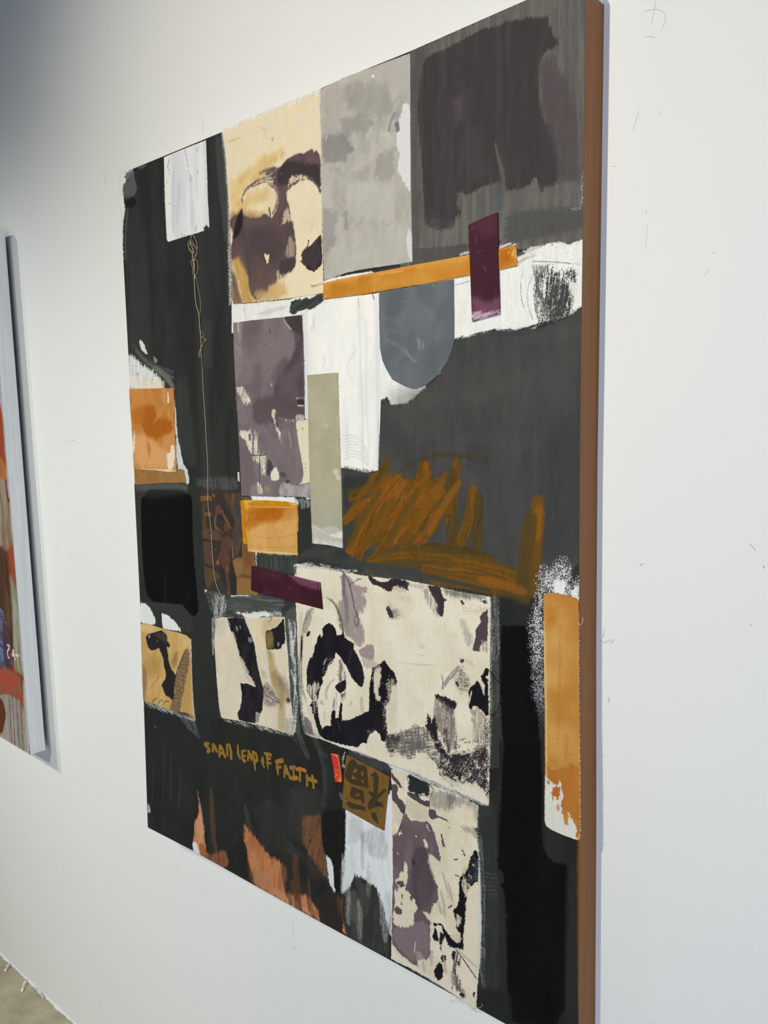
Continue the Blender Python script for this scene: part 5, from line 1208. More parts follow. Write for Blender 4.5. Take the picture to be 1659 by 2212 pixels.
def f(S):
    P, Ln = S.poly, S.line
    P('E', [(820, 200), (1240, 200), (1240, 620), (820, 620)], (214, 166, 100), col2=(206, 156, 88), cs=(20, 12), sm=0)
    P('E', [(850, 240), (1210, 228), (1210, 300), (1130, 320), (1000, 350), (920, 380), (860, 400)], (190, 116, 40), soft=6, rag=4, rs=12, op=.95, col2=(176, 100, 24), cs=(24, 8), ang=12)
    P('E', [(960, 240), (1180, 250), (1170, 300), (1060, 320), (960, 310)], (172, 96, 26), op=.7, soft=5, rag=3)
    P('E', [(1130, 250), (1212, 240), (1212, 330), (1100, 340)], (206, 150, 84), op=.7, soft=5)
    for q in ([(870, 430), (1000, 470), (1200, 440)], [(880, 520), (1050, 530), (1200, 520)], [(1070, 470), (1100, 500)]):
        Ln('E', q, 1.4, (186, 136, 76), op=.6, soft=.7, dry=.7)
    Ln('E', [(852, 236), (1000, 248), (1100, 246), (1200, 244)], 1.3, (224, 180, 120), op=.8)
    P('E', [(860, 545), (1215, 565), (1215, 590), (860, 570)], (230, 200, 156), op=.7, dry=1.5)
p_orange_c = patch('cloth_patch', 'E', [(848, 236), (1000, 246), (1130, 240), (1208, 240), (1212, 400), (1218, 582), (1100, 578), (1000, 570), (868, 556), (860, 420)], (214, 166, 100), M_CLOTH, 1.4, .7, 'small square orange cloth patch in the middle left of the canvas', f, rag=.5, rs=3)
fringe(p_orange_c, 'E', [(868, 556), (1000, 570), (1100, 578), (1218, 582)], 1.2, 60, 3.6, (226, 196, 148), M_THREAD, 15, out=-1, jit=.5, r=.22)
fringe(p_orange_c, 'E', [(1212, 250), (1214, 400), (1218, 582)], 1.2, 36, 2.2, (220, 196, 140), M_THREAD, 16, out=1, jit=.7, r=.18)

# gold patch at the left edge
def f(S):
    P, Ln, Sp = S.poly, S.line, S.spots
    P('R', [(40, 280), (640, 280), (640, 1320), (40, 1320)], (190, 152, 94), col2=(202, 166, 108), cs=(40, 14), ang=70, sm=0)
    P('R', [(60, 310), (200, 330), (180, 400), (70, 390)], (214, 184, 134), op=.8, soft=3)
    P('R', [(150, 620), (280, 640), (260, 800), (120, 860), (90, 700)], (168, 128, 70), op=.6, soft=9, rag=5)
    P('R', [(440, 400), (540, 440), (540, 560), (480, 560)], (210, 178, 122), op=.7, soft=6)
    P('R', [(400, 600), (440, 580), (430, 700), (390, 760), (370, 700)], (140, 112, 74), op=.8, soft=5)
    P('R', [(85, 700), (115, 760), (130, 850), (110, 1060), (90, 1060)], (128, 100, 82), op=.7, soft=5)
    P('R', [(530, 540), (580, 560), (590, 1200), (480, 1200), (470, 900)], (184, 144, 84), op=.8, soft=5)
    Ln('R', [(160, 960), (200, 900), (270, 810)], 2, (150, 110, 66), op=.6, soft=1)
    P('R', [(520, 550), (555, 580), (555, 700), (520, 840), (500, 960), (470, 1100), (460, 1200), (350, 1170), (390, 1040), (410, 920), (410, 830), (450, 720)], (112, 90, 74), rag=1.5, rs=4, dry=1.5, soft=1, grain=.9, hole=.28)
    Ln('R', [(515, 570), (450, 720), (412, 830), (408, 930)], 2, (56, 44, 46), dry=.8)
    P('R', [(350, 1170), (460, 1190), (600, 1220), (600, 1270), (420, 1220)], (120, 98, 92), op=.8, soft=2)
    P('R', [(430, 1180), (540, 1200), (560, 1230), (450, 1210)], (60, 52, 54), op=.8, soft=1.2)
    BKI = (40, 33, 38)
    P('R', [(115, 440), (150, 410), (210, 395), (270, 375), (300, 400), (330, 430), (330, 480), (365, 525), (345, 545), (325, 540), (340, 620), (345, 680), (365, 750), (400, 800), (415, 830), (405, 900), (400, 980), (398, 1060), (380, 1070), (350, 1040), (310, 1020), (290, 960), (272, 920), (290, 890), (315, 860),
             (318, 800), (300, 740), (290, 650), (262, 590), (250, 550), (210, 570), (170, 575), (140, 540), (128, 490)], BKI, rag=1, rs=3)
    P('R', [(200, 400), (300, 390), (335, 440), (325, 520), (280, 470), (220, 440)], (70, 54, 50), soft=1.2, dry=2, op=.85)
    P('R', [(140, 425), (165, 420), (160, 450), (145, 455)], (120, 130, 140), rag=.5)
    P('R', [(220, 480), (240, 476), (235, 495)], (160, 120, 60))
    for q in ([(180, 1100), (200, 1060), (230, 1050)], [(240, 1120), (260, 1070), (290, 1075)], [(290, 1120), (310, 1080), (350, 1090)]): Ln('R', q, 3, (80, 76, 70), dry=2, hole=.45)
    Sp('R', [(420, 600), (550, 600), (480, 1180), (380, 1150)], (70, 54, 52), 220, (.5, 1.5), 51, .55)
    P('R', [(540, 470), (580, 480), (590, 700), (600, 1260), (570, 1240), (570, 800), (545, 560)], (190, 184, 168), dry=3, hole=.5, grain=.8)
    Sp('R', [(380, 400), (520, 420), (520, 560), (380, 540)], (168, 124, 60), 8, (.6, 2), 52, .5)
p_gold = patch('cloth_patch', 'R', [(66, 308), (150, 315), (280, 358), (340, 378), (410, 390), (510, 420), (570, 470), (575, 700), (580, 900), (592, 1100), (612, 1270), (560, 1250), (420, 1200), (350, 1165), (200, 1110), (92, 1075), (82, 900), (74, 600)], (190, 152, 94), M_CLOTH, .6, .8, 'gold stained cloth patch with black hook stroke on the left edge', f, rag=.8, rs=3)

# cream patch with black bar
def f(S):
    P, Ln, Sp = S.poly, S.line, S.spots
    P('R', [(740, 180), (1640, 180), (1640, 1420), (740, 1420)], (222, 210, 190), col2=(214, 202, 182), cs=(20, 20), sm=0)
    P('R', [(1160, 250), (1320, 260), (1340, 500), (1220, 560)], (222, 204, 172), op=.7, soft=6)
    P('R', [(1280, 260), (1420, 250), (1500, 260), (1420, 340), (1330, 380), (1320, 500), (1270, 400)], (192, 166, 126), op=.6, soft=8, rag=4)
    # olive-brown drip
    P('R', [(1320, 560), (1390, 600), (1400, 700), (1440, 800), (1480, 890), (1510, 960), (1500, 1080), (1500, 1380), (1430, 1360), (1440, 1150), (1440, 1040), (1390, 960), (1350, 800), (1340, 700)], (166, 142, 98), soft=5, rag=2, op=.9, col2=(190, 168, 126), cs=(30, 10))
    P('R', [(1440, 1180), (1510, 1130), (1500, 1380), (1430, 1360)], (186, 168, 136), op=.8, soft=4)
    P('R', [(1400, 800), (1500, 850), (1560, 980), (1560, 1100), (1500, 1080), (1480, 960), (1420, 880)], (120, 100, 84), op=.55, soft=8, rag=4)
    P('R', [(1290, 900), (1340, 900), (1400, 1000), (1470, 1100), (1400, 1140), (1300, 1130), (1280, 1020)], (120, 106, 106), rag=2, dry=4, hole=.4, soft=1.4, ang=-20, grain=.6)
    P('R', [(1510, 1060), (1540, 1040), (1562, 1080), (1530, 1100)], (70, 60, 66), soft=1.6)
    P('R', [(1260, 780), (1300, 770), (1330, 850), (1280, 860)], (168, 150, 130), op=.5, soft=4)
    BKI = (28, 25, 34)
    P('R', [(928, 250), (1100, 252), (1125, 330), (1165, 420), (1200, 520), (1215, 620), (1230, 720), (1255, 830), (1275, 910), (1290, 960), (1285, 1080), (1278, 1160), (1262, 1200), (1215, 1190), (1210, 1300), (1120, 1290), (1045, 1265), (1030, 1200), (1055, 1160), (1070, 1080), (1075, 1010), (1058, 900), (1130, 905),
             (1210, 940), (1170, 850), (1110, 780), (1075, 700), (1050, 620), (1035, 560), (1010, 480), (990, 430), (965, 380), (945, 320)], BKI, rag=.9, rs=3, col2=(40, 36, 44), cs=(30, 8), sm=0)
    P('R', [(965, 400), (1000, 400), (1030, 500), (1050, 600), (1020, 560), (990, 470)], (210, 200, 184), rag=1.6, dry=3, hole=.45)
    P('R', [(1050, 600), (1110, 700), (1150, 800), (1200, 880), (1210, 930), (1130, 890), (1080, 800)], (196, 184, 168), rag=2, dry=3.4, hole=.42, ang=-55)
    P('R', [(1215, 1190), (1262, 1200), (1240, 1290), (1212, 1300)], (140, 132, 130), dry=2, op=.9)
    for q in ([(1130, 450), (1160, 440), (1178, 480), (1170, 505), (1140, 490)], [(1012, 340), (1030, 335), (1040, 380), (1022, 385)], [(1050, 330), (1068, 335), (1062, 370)], [(930, 260), (945, 290), (965, 330), (945, 330)]):
        P('R', q, (116, 122, 136), rag=.8, rs=2)
    P('R', [(1310, 385), (1380, 360), (1420, 340), (1460, 300), (1492, 250), (1502, 380), (1508, 490), (1470, 530), (1462, 562), (1400, 565), (1320, 562), (1315, 480)], (34, 30, 34), rag=1, rs=3)
    P('R', [(1312, 388), (1370, 380), (1390, 450), (1390, 562), (1322, 562)], (104, 86, 52), soft=3, rag=1, col2=(132, 112, 72), cs=(8, 8))
    P('R', [(1425, 500), (1445, 495), (1452, 525), (1430, 540)], (122, 130, 144), rag=.6)
    P('R', [(800, 260), (920, 250), (900, 420), (830, 440)], (196, 190, 176), op=.7, soft=5, dry=3)
    P('R', [(780, 240), (830, 250), (805, 480), (790, 480)], (170, 172, 168), dry=3, hole=.45)
    for q in ([(1240, 220), (1310, 250)], [(1320, 270), (1350, 300)], [(1340, 250), (1385, 240), (1350, 290)]): Ln('R', q, .8, (60, 60, 60), dry=.4)
    Sp('R', [(830, 450), (1560, 450), (1560, 1380), (860, 1250)], (150, 132, 108), 110, (.2, .7), 53, .6)
    Sp('R', [(1480, 780), (1530, 780), (1530, 840), (1480, 840)], (120, 80, 70), 8, (.3, .8), 54, .9)
    P('R', [(1500, 1250), (1580, 1260), (1600, 1420), (1500, 1400)], (170, 168, 158), dry=4, hole=.4, ang=86)
p_cream_s = patch('cloth_patch', 'R', [(812, 262), (880, 245), (930, 248), (1100, 250), (1160, 262), (1300, 245), (1400, 240), (1500, 242), (1510, 420), (1530, 600), (1545, 850), (1560, 1060), (1580, 1250), (1590, 1420), (1500, 1395), (1300, 1335), (1100, 1290), (870, 1245), (850, 1160), (830, 950), (815, 750), (800, 500)], (222, 210, 190), M_CLOTH, .6, .8,
      'cream cloth patch with a bent black bar, left of the large cream cloth', f, rag=.8, rs=3)
fringe(p_cream_s, 'R', [(1510, 430), (1530, 600), (1545, 850)], .6, 44, 3, (230, 226, 214), M_THREAD, 17, out=1, jit=.6, r=.16)

# large cream cloth
def f(S):
    P, Ln, Sp, Mo = S.poly, S.line, S.spots, S.mottle
    P('F', [(60, 60), (1120, 60), (1120, 1350), (60, 1350)], (230, 221, 203), col2=(222, 211, 190), cs=(30, 30), sm=0)
    BI, BI2 = (33, 29, 38), (26, 23, 32)
    VI = (150, 134, 136)
    # mauve washes
    P('N', [(560, 160), (640, 150), (700, 200), (720, 280), (880, 310), (880, 380), (840, 400), (880, 470), (860, 590), (800, 640), (830, 760), (865, 860), (850, 960), (800, 990), (740, 960), (620, 860), (560, 640), (540, 520), (600, 420), (590, 300)], VI, rag=4, rs=7, dry=3, hole=.22, soft=1.4, op=.85, ang=84)
    P('N', [(780, 1040), (860, 1010), (870, 985), (960, 985), (970, 1060), (960, 1180), (900, 1160), (800, 1110)], (156, 138, 140), rag=1, rs=4, op=.95)
    P('N', [(800, 1130), (930, 1140), (1000, 1200), (960, 1260), (860, 1260)], (186, 172, 166), rag=3, dry=3, hole=.35, op=.9)
    Ln('N', [(610, 150), (612, 300), (606, 420)], 7, (108, 104, 106), dry=3, hole=.25, op=.8)
    Ln('N', [(620, 380), (650, 560), (650, 720)], 10, (118, 114, 114), dry=4, hole=.34, op=.85)
    Ln('N', [(640, 720), (655, 820)], 12, (140, 138, 134), dry=4, hole=.4, op=.8)
    P('N', [(760, 300), (885, 320), (880, 380), (790, 370)], (164, 146, 146), op=.9, dry=1.5)
    P('N', [(880, 320), (970, 350), (960, 480), (890, 480)], (218, 202, 186), op=.6, soft=3)
    P('N', [(740, 1780), (700, 1850), (140, 1820), (200, 1990), (270, 2060), (220, 2070), (130, 1960)], (160, 150, 150), op=0)
    # upper black marks
    P('N', [(896, 192), (930, 185), (985, 230), (1040, 255), (1130, 250), (1175, 205), (1241, 190), (1241, 290), (1190, 320), (1165, 370), (1120, 360), (1040, 310), (950, 280), (915, 240)], (52, 42, 48), rag=1, rs=3, sm=0)
    P('O', [(-30, 200), (60, 140), (220, 185), (222, 210), (210, 240), (225, 290), (150, 260), (60, 230), (-10, 300)], (48, 39, 45), rag=1.4, rs=3)
    P('O', [(40, 240), (100, 225), (180, 255), (200, 300), (120, 295), (60, 275)], (200, 186, 170), rag=1.4, dry=2.4, hole=.35)
    P('N', [(1130, 520), (1150, 560), (1180, 600), (1190, 650), (1185, 680), (1150, 665), (1120, 610), (1105, 570)], (62, 48, 54), rag=1, rs=3)
    P('N', [(1170, 570), (1241, 570), (1241, 660), (1190, 670)], (120, 108, 106), rag=2, dry=4, hole=.5, grain=.7)
    P('O', [(0, 380), (60, 470), (130, 510), (140, 560), (60, 590), (10, 580)], (150, 140, 132), rag=2, dry=4, hole=.48, grain=.7)
    P('O', [(0, 440), (40, 520), (55, 575), (5, 575)], (60, 48, 54), rag=1)
    P('O', [(430, 225), (560, 235), (575, 300), (600, 360), (625, 375), (605, 410), (605, 470), (590, 560), (575, 565), (545, 540), (515, 500), (530, 430), (490, 360), (450, 280)], (60, 46, 52), rag=1.2, rs=3)
    P('O', [(370, 260), (430, 240), (480, 330), (530, 430), (520, 520), (560, 570), (480, 520), (410, 420)], (150, 142, 138), rag=2, dry=4, hole=.42, soft=1.4, op=.8)
    P('O', [(200, 190), (430, 225), (360, 260), (220, 240)], (170, 162, 152), op=.6, dry=3, soft=3)
    P('O', [(590, 250), (800, 280), (1060, 330), (1070, 370), (900, 380), (760, 350), (650, 330), (600, 290)], (96, 98, 94), op=.75, dry=4, soft=3, hole=.3)
    P('O', [(590, 245), (650, 240), (650, 260), (600, 262)], (170, 96, 40), op=.9, dry=1.5)
    P('O', [(770, 380), (810, 385), (822, 425), (800, 425)], (70, 54, 60), rag=.8)
    P('O', [(1000, 395), (1040, 385), (1075, 400), (1060, 420)], (70, 56, 64), rag=1.4, dry=1.5)
    P('O', [(800, 440), (860, 480), (950, 490), (1050, 450), (1060, 490), (990, 530), (860, 510)], (196, 148, 108), op=.7, dry=4, hole=.5, grain=.8)
    P('O', [(1065, 490), (1080, 480), (1080, 830), (1040, 840), (1000, 880), (990, 945), (915, 940), (925, 860), (945, 780), (945, 700), (985, 650), (1010, 610), (985, 560), (1030, 520)], (78, 64, 72), rag=1, rs=3)
    P('O', [(1010, 830), (1080, 815), (1085, 950), (1000, 930)], (170, 160, 156), rag=2, dry=3.4, hole=.4)
    P('O', [(780, 600), (800, 575), (830, 600), (860, 680), (910, 760), (910, 850), (870, 900), (810, 780)], (168, 162, 152), op=.75, soft=2, dry=3, hole=.3, grain=.6)
    for q in ([(690, 740), (740, 740), (720, 790)], [(330, 860), (400, 860), (390, 910), (340, 900)], [(100, 330), (230, 330), (250, 400), (150, 390)]):
        P('O', q, (196, 188, 174), op=.6, soft=4, rag=2)
    for q in ([(300, 970), (400, 990)], [(100, 1060), (300, 1080), (520, 1095)], [(120, 1050), (260, 1065)]):
        Ln('O', q, 2, (176, 168, 154), op=.6, dry=1.6, hole=.5)
    # left arch figure
    arch = [(180, 1520), (182, 1400), (178, 1280), (195, 1210), (215, 1140), (245, 1130), (268, 1060), (272, 1000), (300, 960), (305, 900), (335, 855), (352, 900), (372, 870), (362, 800), (400, 750), (438, 733), (490, 755), (520, 810), (530, 880), (590, 870), (602, 790), (625, 900), (690, 950), (730, 970), (728, 1030),
            (765, 1100), (810, 1190), (840, 1290), (855, 1370), (845, 1420), (818, 1490), (760, 1430), (700, 1360), (650, 1250), (610, 1190), (560, 1110), (520, 1080), (500, 1150), (470, 1200), (430, 1240), (400, 1330), (360, 1360), (370, 1420), (345, 1470), (320, 1560), (310, 1700), (315, 1800), (340, 1900),
            (362, 1965), (400, 1930), (460, 1925), (470, 1760), (510, 1750), (520, 1840), (550, 1830), (575, 1650), (595, 1680), (590, 1870), (700, 1855), (810, 1800), (905, 1755), (910, 1600), (912, 1460), (930, 1350), (950, 1250), (1050, 1200), (1087, 1155), (1130, 1230), (1200, 1310), (1232, 1400), (1228, 1470),
            (1170, 1460), (1160, 1640), (1100, 1700), (1110, 1860), (1120, 2000), (1130, 2060), (1090, 2120), (1050, 2100), (1030, 2020), (980, 1980), (900, 2050), (880, 2130), (820, 2130), (780, 2180), (600, 2150), (400, 2090), (330, 2040), (290, 1920), (245, 1840), (240, 1760), (215, 1690), (250, 1640), (220, 1590)]
    P('N', arch, BI, col2=BI2, cs=(40, 12), rag=1, rs=3, sm=0)
    P('N', [(950, 1390), (960, 1260), (1010, 1220), (1050, 1230), (1045, 1380), (1020, 1480), (1020, 1560), (1050, 1600), (1030, 1650), (985, 1630), (960, 1500)], (214, 202, 184), rag=1.2, rs=4, dry=2.4, hole=.2)
    P('N', [(945, 1280), (990, 1230), (1050, 1205), (1020, 1240), (970, 1300)], (110, 96, 100), dry=3, hole=.3)
    P('N', [(1100, 1400), (1180, 1360), (1230, 1480), (1241, 1700), (1200, 1800), (1130, 1780), (1110, 1960), (1160, 2020), (1241, 1990), (1241, 2050), (1130, 2060), (1080, 1860), (1060, 1700), (1130, 1600)], (206, 190, 176), rag=3, rs=5, dry=5, hole=.5, ang=84, grain=.6)
    P('N', [(1170, 1460), (1241, 1460), (1241, 1960), (1160, 2020), (1120, 1900), (1150, 1700)], (214, 203, 186), rag=2, rs=5, dry=4, hole=.35, ang=84)
    P('N', [(180, 1460), (240, 1450), (320, 1400), (330, 1480), (290, 1540), (310, 1640), (240, 1640), (220, 1590), (190, 1540)], (208, 196, 180), rag=3, rs=5, dry=4, hole=.42)
    P('N', [(230, 1640), (310, 1620), (315, 1800), (260, 1780)], (208, 196, 180), rag=3, rs=5, dry=4, hole=.5)
    P('N', [(400, 1160), (480, 1130), (500, 1180), (420, 1300), (340, 1370), (370, 1270)], (206, 194, 178), rag=2.4, dry=4, hole=.58, ang=55)
    P('N', [(190, 1640), (230, 1700), (260, 1800), (290, 1900), (300, 2000), (360, 2080), (310, 2050), (230, 1900), (180, 1740)], (214, 203, 186), rag=2, dry=2.5)
    P('N', [(140, 1820), (190, 1820), (230, 1900), (270, 2040), (180, 2000)], (128, 112, 120), rag=1.5, dry=1.5, op=.9)
    P('N', [(880, 2080), (960, 2030), (1000, 2020), (1030, 2090), (1000, 2130), (900, 2120)], (222, 212, 194), rag=1.4, dry=1.6)
    P('N', [(860, 1990), (960, 1950), (990, 1960), (960, 2020), (890, 2030)], (180, 170, 156), rag=2, dry=3, hole=.6)
    # inner strokes
    P('N', [(560, 1150), (600, 1180), (640, 1280), (640, 1380), (610, 1390), (590, 1440), (560, 1430), (540, 1390), (552, 1280)], (120, 108, 106), rag=1.8, dry=4, hole=.45, ang=88)
    P('N', [(512, 1470), (540, 1440), (600, 1400), (640, 1390), (640, 1500), (600, 1530), (570, 1560), (530, 1520)], BI, rag=1.4, rs=3)
    P('N', [(500, 1560), (530, 1540), (520, 1700), (490, 1760), (480, 1700)], (110, 98, 96), dry=4, hole=.45, ang=88)
    P('N', [(570, 1560), (640, 1530), (630, 1620), (580, 1680)], (96, 86, 86), dry=4, hole=.42, ang=86)
    Ln('N', [(500, 1390), (440, 1440), (410, 1520), (400, 1620)], 4, (170, 160, 152), op=.8, dry=2.4, hole=.4)
    P('N', [(325, 1620), (370, 1640), (390, 1690), (340, 1680)], (186, 172, 166), op=.8, dry=1.5)
    Ln('N', [(820, 1610), (830, 1760)], 8, (172, 170, 160), dry=3, hole=.42, op=.85)
    for q in ([(700, 1640), (690, 1700)], [(380, 1760), (390, 1860)], [(400, 1500), (420, 1620)]): Ln('N', q, 4, (190, 180, 168), op=.7, dry=2, hole=.3)
    for q in ([(540, 1880), (580, 1990)], [(470, 1880), (500, 2000)], [(700, 1050), (670, 1200)]): Ln('N', q, 2, (64, 60, 68), op=.7, dry=1.4)
    # left brushed lines
    Ln('N', [(240, 560), (180, 660), (150, 780), (130, 900), (120, 1100), (120, 1400)], 5, (96, 88, 88), dry=3, hole=.5, op=.9, bris=.6)
    Ln('N', [(210, 600), (190, 700), (160, 820)], 12, (130, 122, 116), dry=4, hole=.5, op=.85, bris=.6)
    Ln('N', [(122, 880), (122, 1000), (112, 1160)], [3, 5, 1.5], (38, 33, 40))
    Ln('N', [(270, 555), (230, 640), (210, 760)], 5, (160, 150, 140), dry=2, hole=.5)
    P('N', [(172, 870), (200, 825), (222, 830), (215, 870), (185, 895)], (44, 38, 44), rag=.8)
    Ln('N', [(380, 425), (450, 450), (520, 520), (560, 640), (585, 760), (600, 840)], [2, 3, 4, 7, 9, 7], (92, 84, 86), dry=3, hole=.48, bris=.6)
    P('N', [(80, 600), (140, 620), (100, 1200), (110, 1700), (90, 1700), (80, 1100)], (200, 190, 172), dry=3, hole=.4, op=.8)
    Ln('N', [(110, 1300), (130, 1500), (170, 1640)], 7, (150, 142, 134), dry=3, hole=.45, op=.8)
    # right group
    Ln('O', [(580, 1195), (590, 1280), (585, 1350)], 1.6, (96, 88, 96), dry=.8)
    Ln('O', [(760, 1110), (700, 1190), (630, 1260), (590, 1330)], 6, (146, 142, 140), dry=2.6, hole=.32, op=.9)
    P('O', [(762, 1050), (790, 1020), (830, 1025), (815, 1060), (780, 1065)], (66, 52, 62), rag=1.4, dry=1.5)
    P('O', [(790, 1090), (820, 1130), (840, 1200), (885, 1250), (880, 1330), (830, 1390), (790, 1385), (740, 1310), (718, 1250), (760, 1160)], (106, 92, 90), rag=2, dry=4, hole=.42, grain=.8, col2=(150, 140, 130), cs=(8, 4))
    P('O', [(722, 1260), (760, 1270), (770, 1320), (740, 1310)], (52, 42, 48), dry=1.5)
    P('O', [(830, 1000), (940, 1080), (950, 1130), (840, 1060)], (196, 186, 170), op=.7, dry=3)
    P('O', [(512, 1410), (600, 1425), (680, 1455), (745, 1500), (745, 1530), (720, 1560), (690, 1620), (630, 1600), (600, 1560), (560, 1470), (510, 1460)], (40, 34, 40), rag=1.4, rs=3, dry=2)
    P('O', [(510, 1450), (600, 1470), (700, 1580), (730, 1700), (740, 1900), (745, 2080), (700, 2060), (640, 1980), (560, 1850), (500, 1750), (480, 1640), (495, 1520)], (122, 112, 108), rag=2.5, dry=5, hole=.36, ang=84, col2=(160, 148, 138), cs=(22, 2.2), op=.95)
    P('O', [(600, 1780), (640, 1780), (640, 1900), (680, 2000), (650, 2040), (610, 1920)], (50, 44, 48), dry=3, soft=1, op=.85)
    P('O', [(415, 1615), (440, 1660), (470, 1700), (500, 1640), (520, 1720), (530, 1800), (560, 1900), (610, 2000), (640, 2080), (700, 2130), (740, 2160), (620, 2160), (560, 2080), (500, 1960), (460, 1860), (400, 1750), (425, 1700)], (38, 32, 40), rag=2.4, rs=4, dry=3.4, hole=.18)
    P('O', [(870, 1380), (900, 1310), (940, 1290), (965, 1255), (990, 1280), (1010, 1340), (1035, 1400), (1050, 1300), (1010, 1250), (1010, 1190), (1060, 1120), (1090, 1130), (1090, 1190), (1050, 1210), (1085, 1260), (1088, 1640), (1060, 1640), (1020, 1590), (990, 1560), (960, 1530), (915, 1530), (905, 1560), (875, 1565), (865, 1500), (880, 1440)],
      BI2, rag=1.2, rs=3)
    Ln('O', [(905, 1370), (890, 1440), (870, 1520)], 2, (210, 200, 184), dry=1.4)
    Ln('O', [(1000, 1290), (1030, 1350), (1040, 1410)], 3, (200, 190, 176), dry=2, hole=.3)
    P('O', [(890, 1560), (960, 1540), (1020, 1600), (1060, 1660), (1080, 1800), (1090, 1940), (1000, 1960), (930, 1950), (920, 1750)], (176, 164, 152), rag=3, dry=5, hole=.4, ang=88, col2=(140, 128, 122), cs=(20, 2), op=.85)
    P('O', [(1040, 1640), (1100, 1680), (1100, 1900), (1080, 1950), (1010, 1880), (1050, 1760)], (70, 64, 70), rag=3, dry=4, hole=.5, grain=.7)
    # bottom scumble
    P('O', [(-20, 1840), (150, 1840), (250, 1770), (400, 1760), (480, 1900), (560, 2060), (640, 2130), (760, 2050), (860, 2060), (980, 1970), (1090, 1940), (1095, 2230), (700, 2230), (560, 2200), (420, 2060), (370, 1990), (180, 2090), (100, 2060), (-20, 2050)], (112, 106, 102), rag=5, rs=9, dry=3.5, hole=.46, soft=1, grain=.35, ang=20, col2=(150, 132, 124), cs=(10, 5))
    g1 = np.random.default_rng(31)
    for k in range(60):
        x0 = g1.random() * 1060; y0 = 1800 + x0 * .14 + g1.random() * 260
        q = [(x0 + (g1.random() - .5) * 110, y0 + (g1.random() - .5) * 90) for _ in range(5)]
        P('O', q, ((44, 38, 44), (74, 68, 70), (96, 100, 96), (228, 218, 200))[k % 4], rag=2.2, rs=4, dry=3, hole=.36, op=.8, ang=20)
    P('F', [(540, 960), (600, 930), (700, 900), (760, 900), (740, 1010), (640, 1050), (560, 1000)], (104, 102, 98), rag=3, dry=5, hole=.42, op=.9)
    P('O', [(-30, 1860), (60, 1830), (150, 1850), (140, 1920), (60, 1960), (20, 2020), (-30, 1980)], (60, 54, 58), rag=2.5, dry=4, hole=.45)
    P('O', [(640, 2120), (760, 2060), (880, 2050), (860, 2090), (760, 2110), (700, 2150)], (44, 38, 44), rag=1.4, dry=2)
    P('F', [(780, 1080), (830, 1030), (940, 1040), (960, 1020), (1050, 1000), (1055, 1260), (980, 1200), (900, 1150), (800, 1110)], (46, 40, 46), rag=5, rs=6, dry=3.5, hole=.38, ang=60, grain=.5)
    for k in range(26):
        x0 = 800 + g1.random() * 250; y0 = 1030 + (x0 - 800) * .25 + g1.random() * 170
        P('F', [(x0 + (g1.random() - .5) * 56, y0 + (g1.random() - .5) * 50) for _ in range(5)], ((40, 34, 40), (220, 209, 192), (70, 64, 66))[k % 3], rag=2.2, rs=4, dry=3, hole=.3, op=.85, ang=75)
    P('F', [(930, 1170), (1000, 1180), (1040, 1240), (1030, 1270), (940, 1230)], (216, 205, 188), rag=3, dry=3)
    P('F', [(800, 1130), (840, 1120), (900, 1170), (920, 1200), (850, 1190)], (58, 62, 58), rag=2, dry=3)
    P('F', [(640, 1110), (700, 1120), (730, 1150), (660, 1150)], (50, 54, 52), rag=2, dry=2)
    P('F', [(440, 1000), (560, 1050), (800, 1130), (1040, 1230), (1045, 1290), (800, 1200), (560, 1100), (400, 1030)], (226, 216, 198), rag=2, dry=3, hole=.3, ang=-22, op=.9)
    P('F', [(560, 1085), (800, 1180), (1050, 1290), (1050, 1310), (560, 1110)], (120, 122, 120), dry=2, hole=.35)
    Sp('O', [(0, 300), (1080, 400), (1080, 2200), (0, 2000)], (150, 136, 122), 200, (.2, .7), 61, .5)
    Sp('N', [(80, 100), (1241, 100), (1241, 1700), (80, 1700)], (170, 156, 138), 160, (.2, .8), 62, .5)
    P('N', [(40, 50), (300, 60), (560, 110), (1241, 190), (1241, 215), (560, 140), (300, 100), (60, 100)], (196, 194, 186), dry=2.6, hole=.42, rag=1)
    P('N', [(20, 80), (60, 60), (60, 160), (20, 170)], (90, 92, 90), dry=2, hole=.4)
    P('N', [(60, 1000), (110, 1200), (130, 1600), (150, 1820), (240, 1990), (360, 2070), (100, 2060), (40, 1500)], (92, 98, 94), rag=3, dry=5, hole=.42, ang=80, grain=.6, op=.85)
    P('N', [(60, 1500), (100, 1600), (120, 1800), (180, 2010), (60, 2010)], (60, 66, 62), rag=2, dry=4, op=.8, soft=1.5)
big = [('F', [(82, 92), (110, 88), (230, 110), (330, 128), (450, 150), (640, 168), (760, 192), (900, 225), (1060, 252), (1058, 500), (1056, 760), (1056, 1000), (1052, 1292), (1000, 1270), (900, 1225), (780, 1170), (650, 1120), (560, 1085), (420, 1030), (320, 1000), (225, 962), (160, 945), (132, 930), (118, 870), (110, 790), (103, 620), (98, 400), (90, 260)])]
p_big = patch('cloth_patch', 'F', big[0][1], (230, 221, 203), M_CLOTH, .9, 1.1, 'largest cream cloth patch with big black brush figures', f, rag=.8, rs=3)
fringe(p_big, 'F', [(1060, 270), (1058, 500), (1056, 900), (1052, 1280)], .9, 150, 2.6, (205, 200, 184), M_THREAD, 18, out=1, jit=.6, r=.15)
fringe(p_big, 'F', [(98, 400), (103, 560), (110, 700)], .9, 50, 2.8, (222, 214, 198), M_THREAD, 19, out=-1, jit=.6, r=.16)
fringe(p_big, 'F', [(110, 88), (330, 128), (640, 168), (1060, 252)], .9, 120, 2.0, (186, 182, 170), M_THREAD, 20, out=1, jit=.9, r=.14)
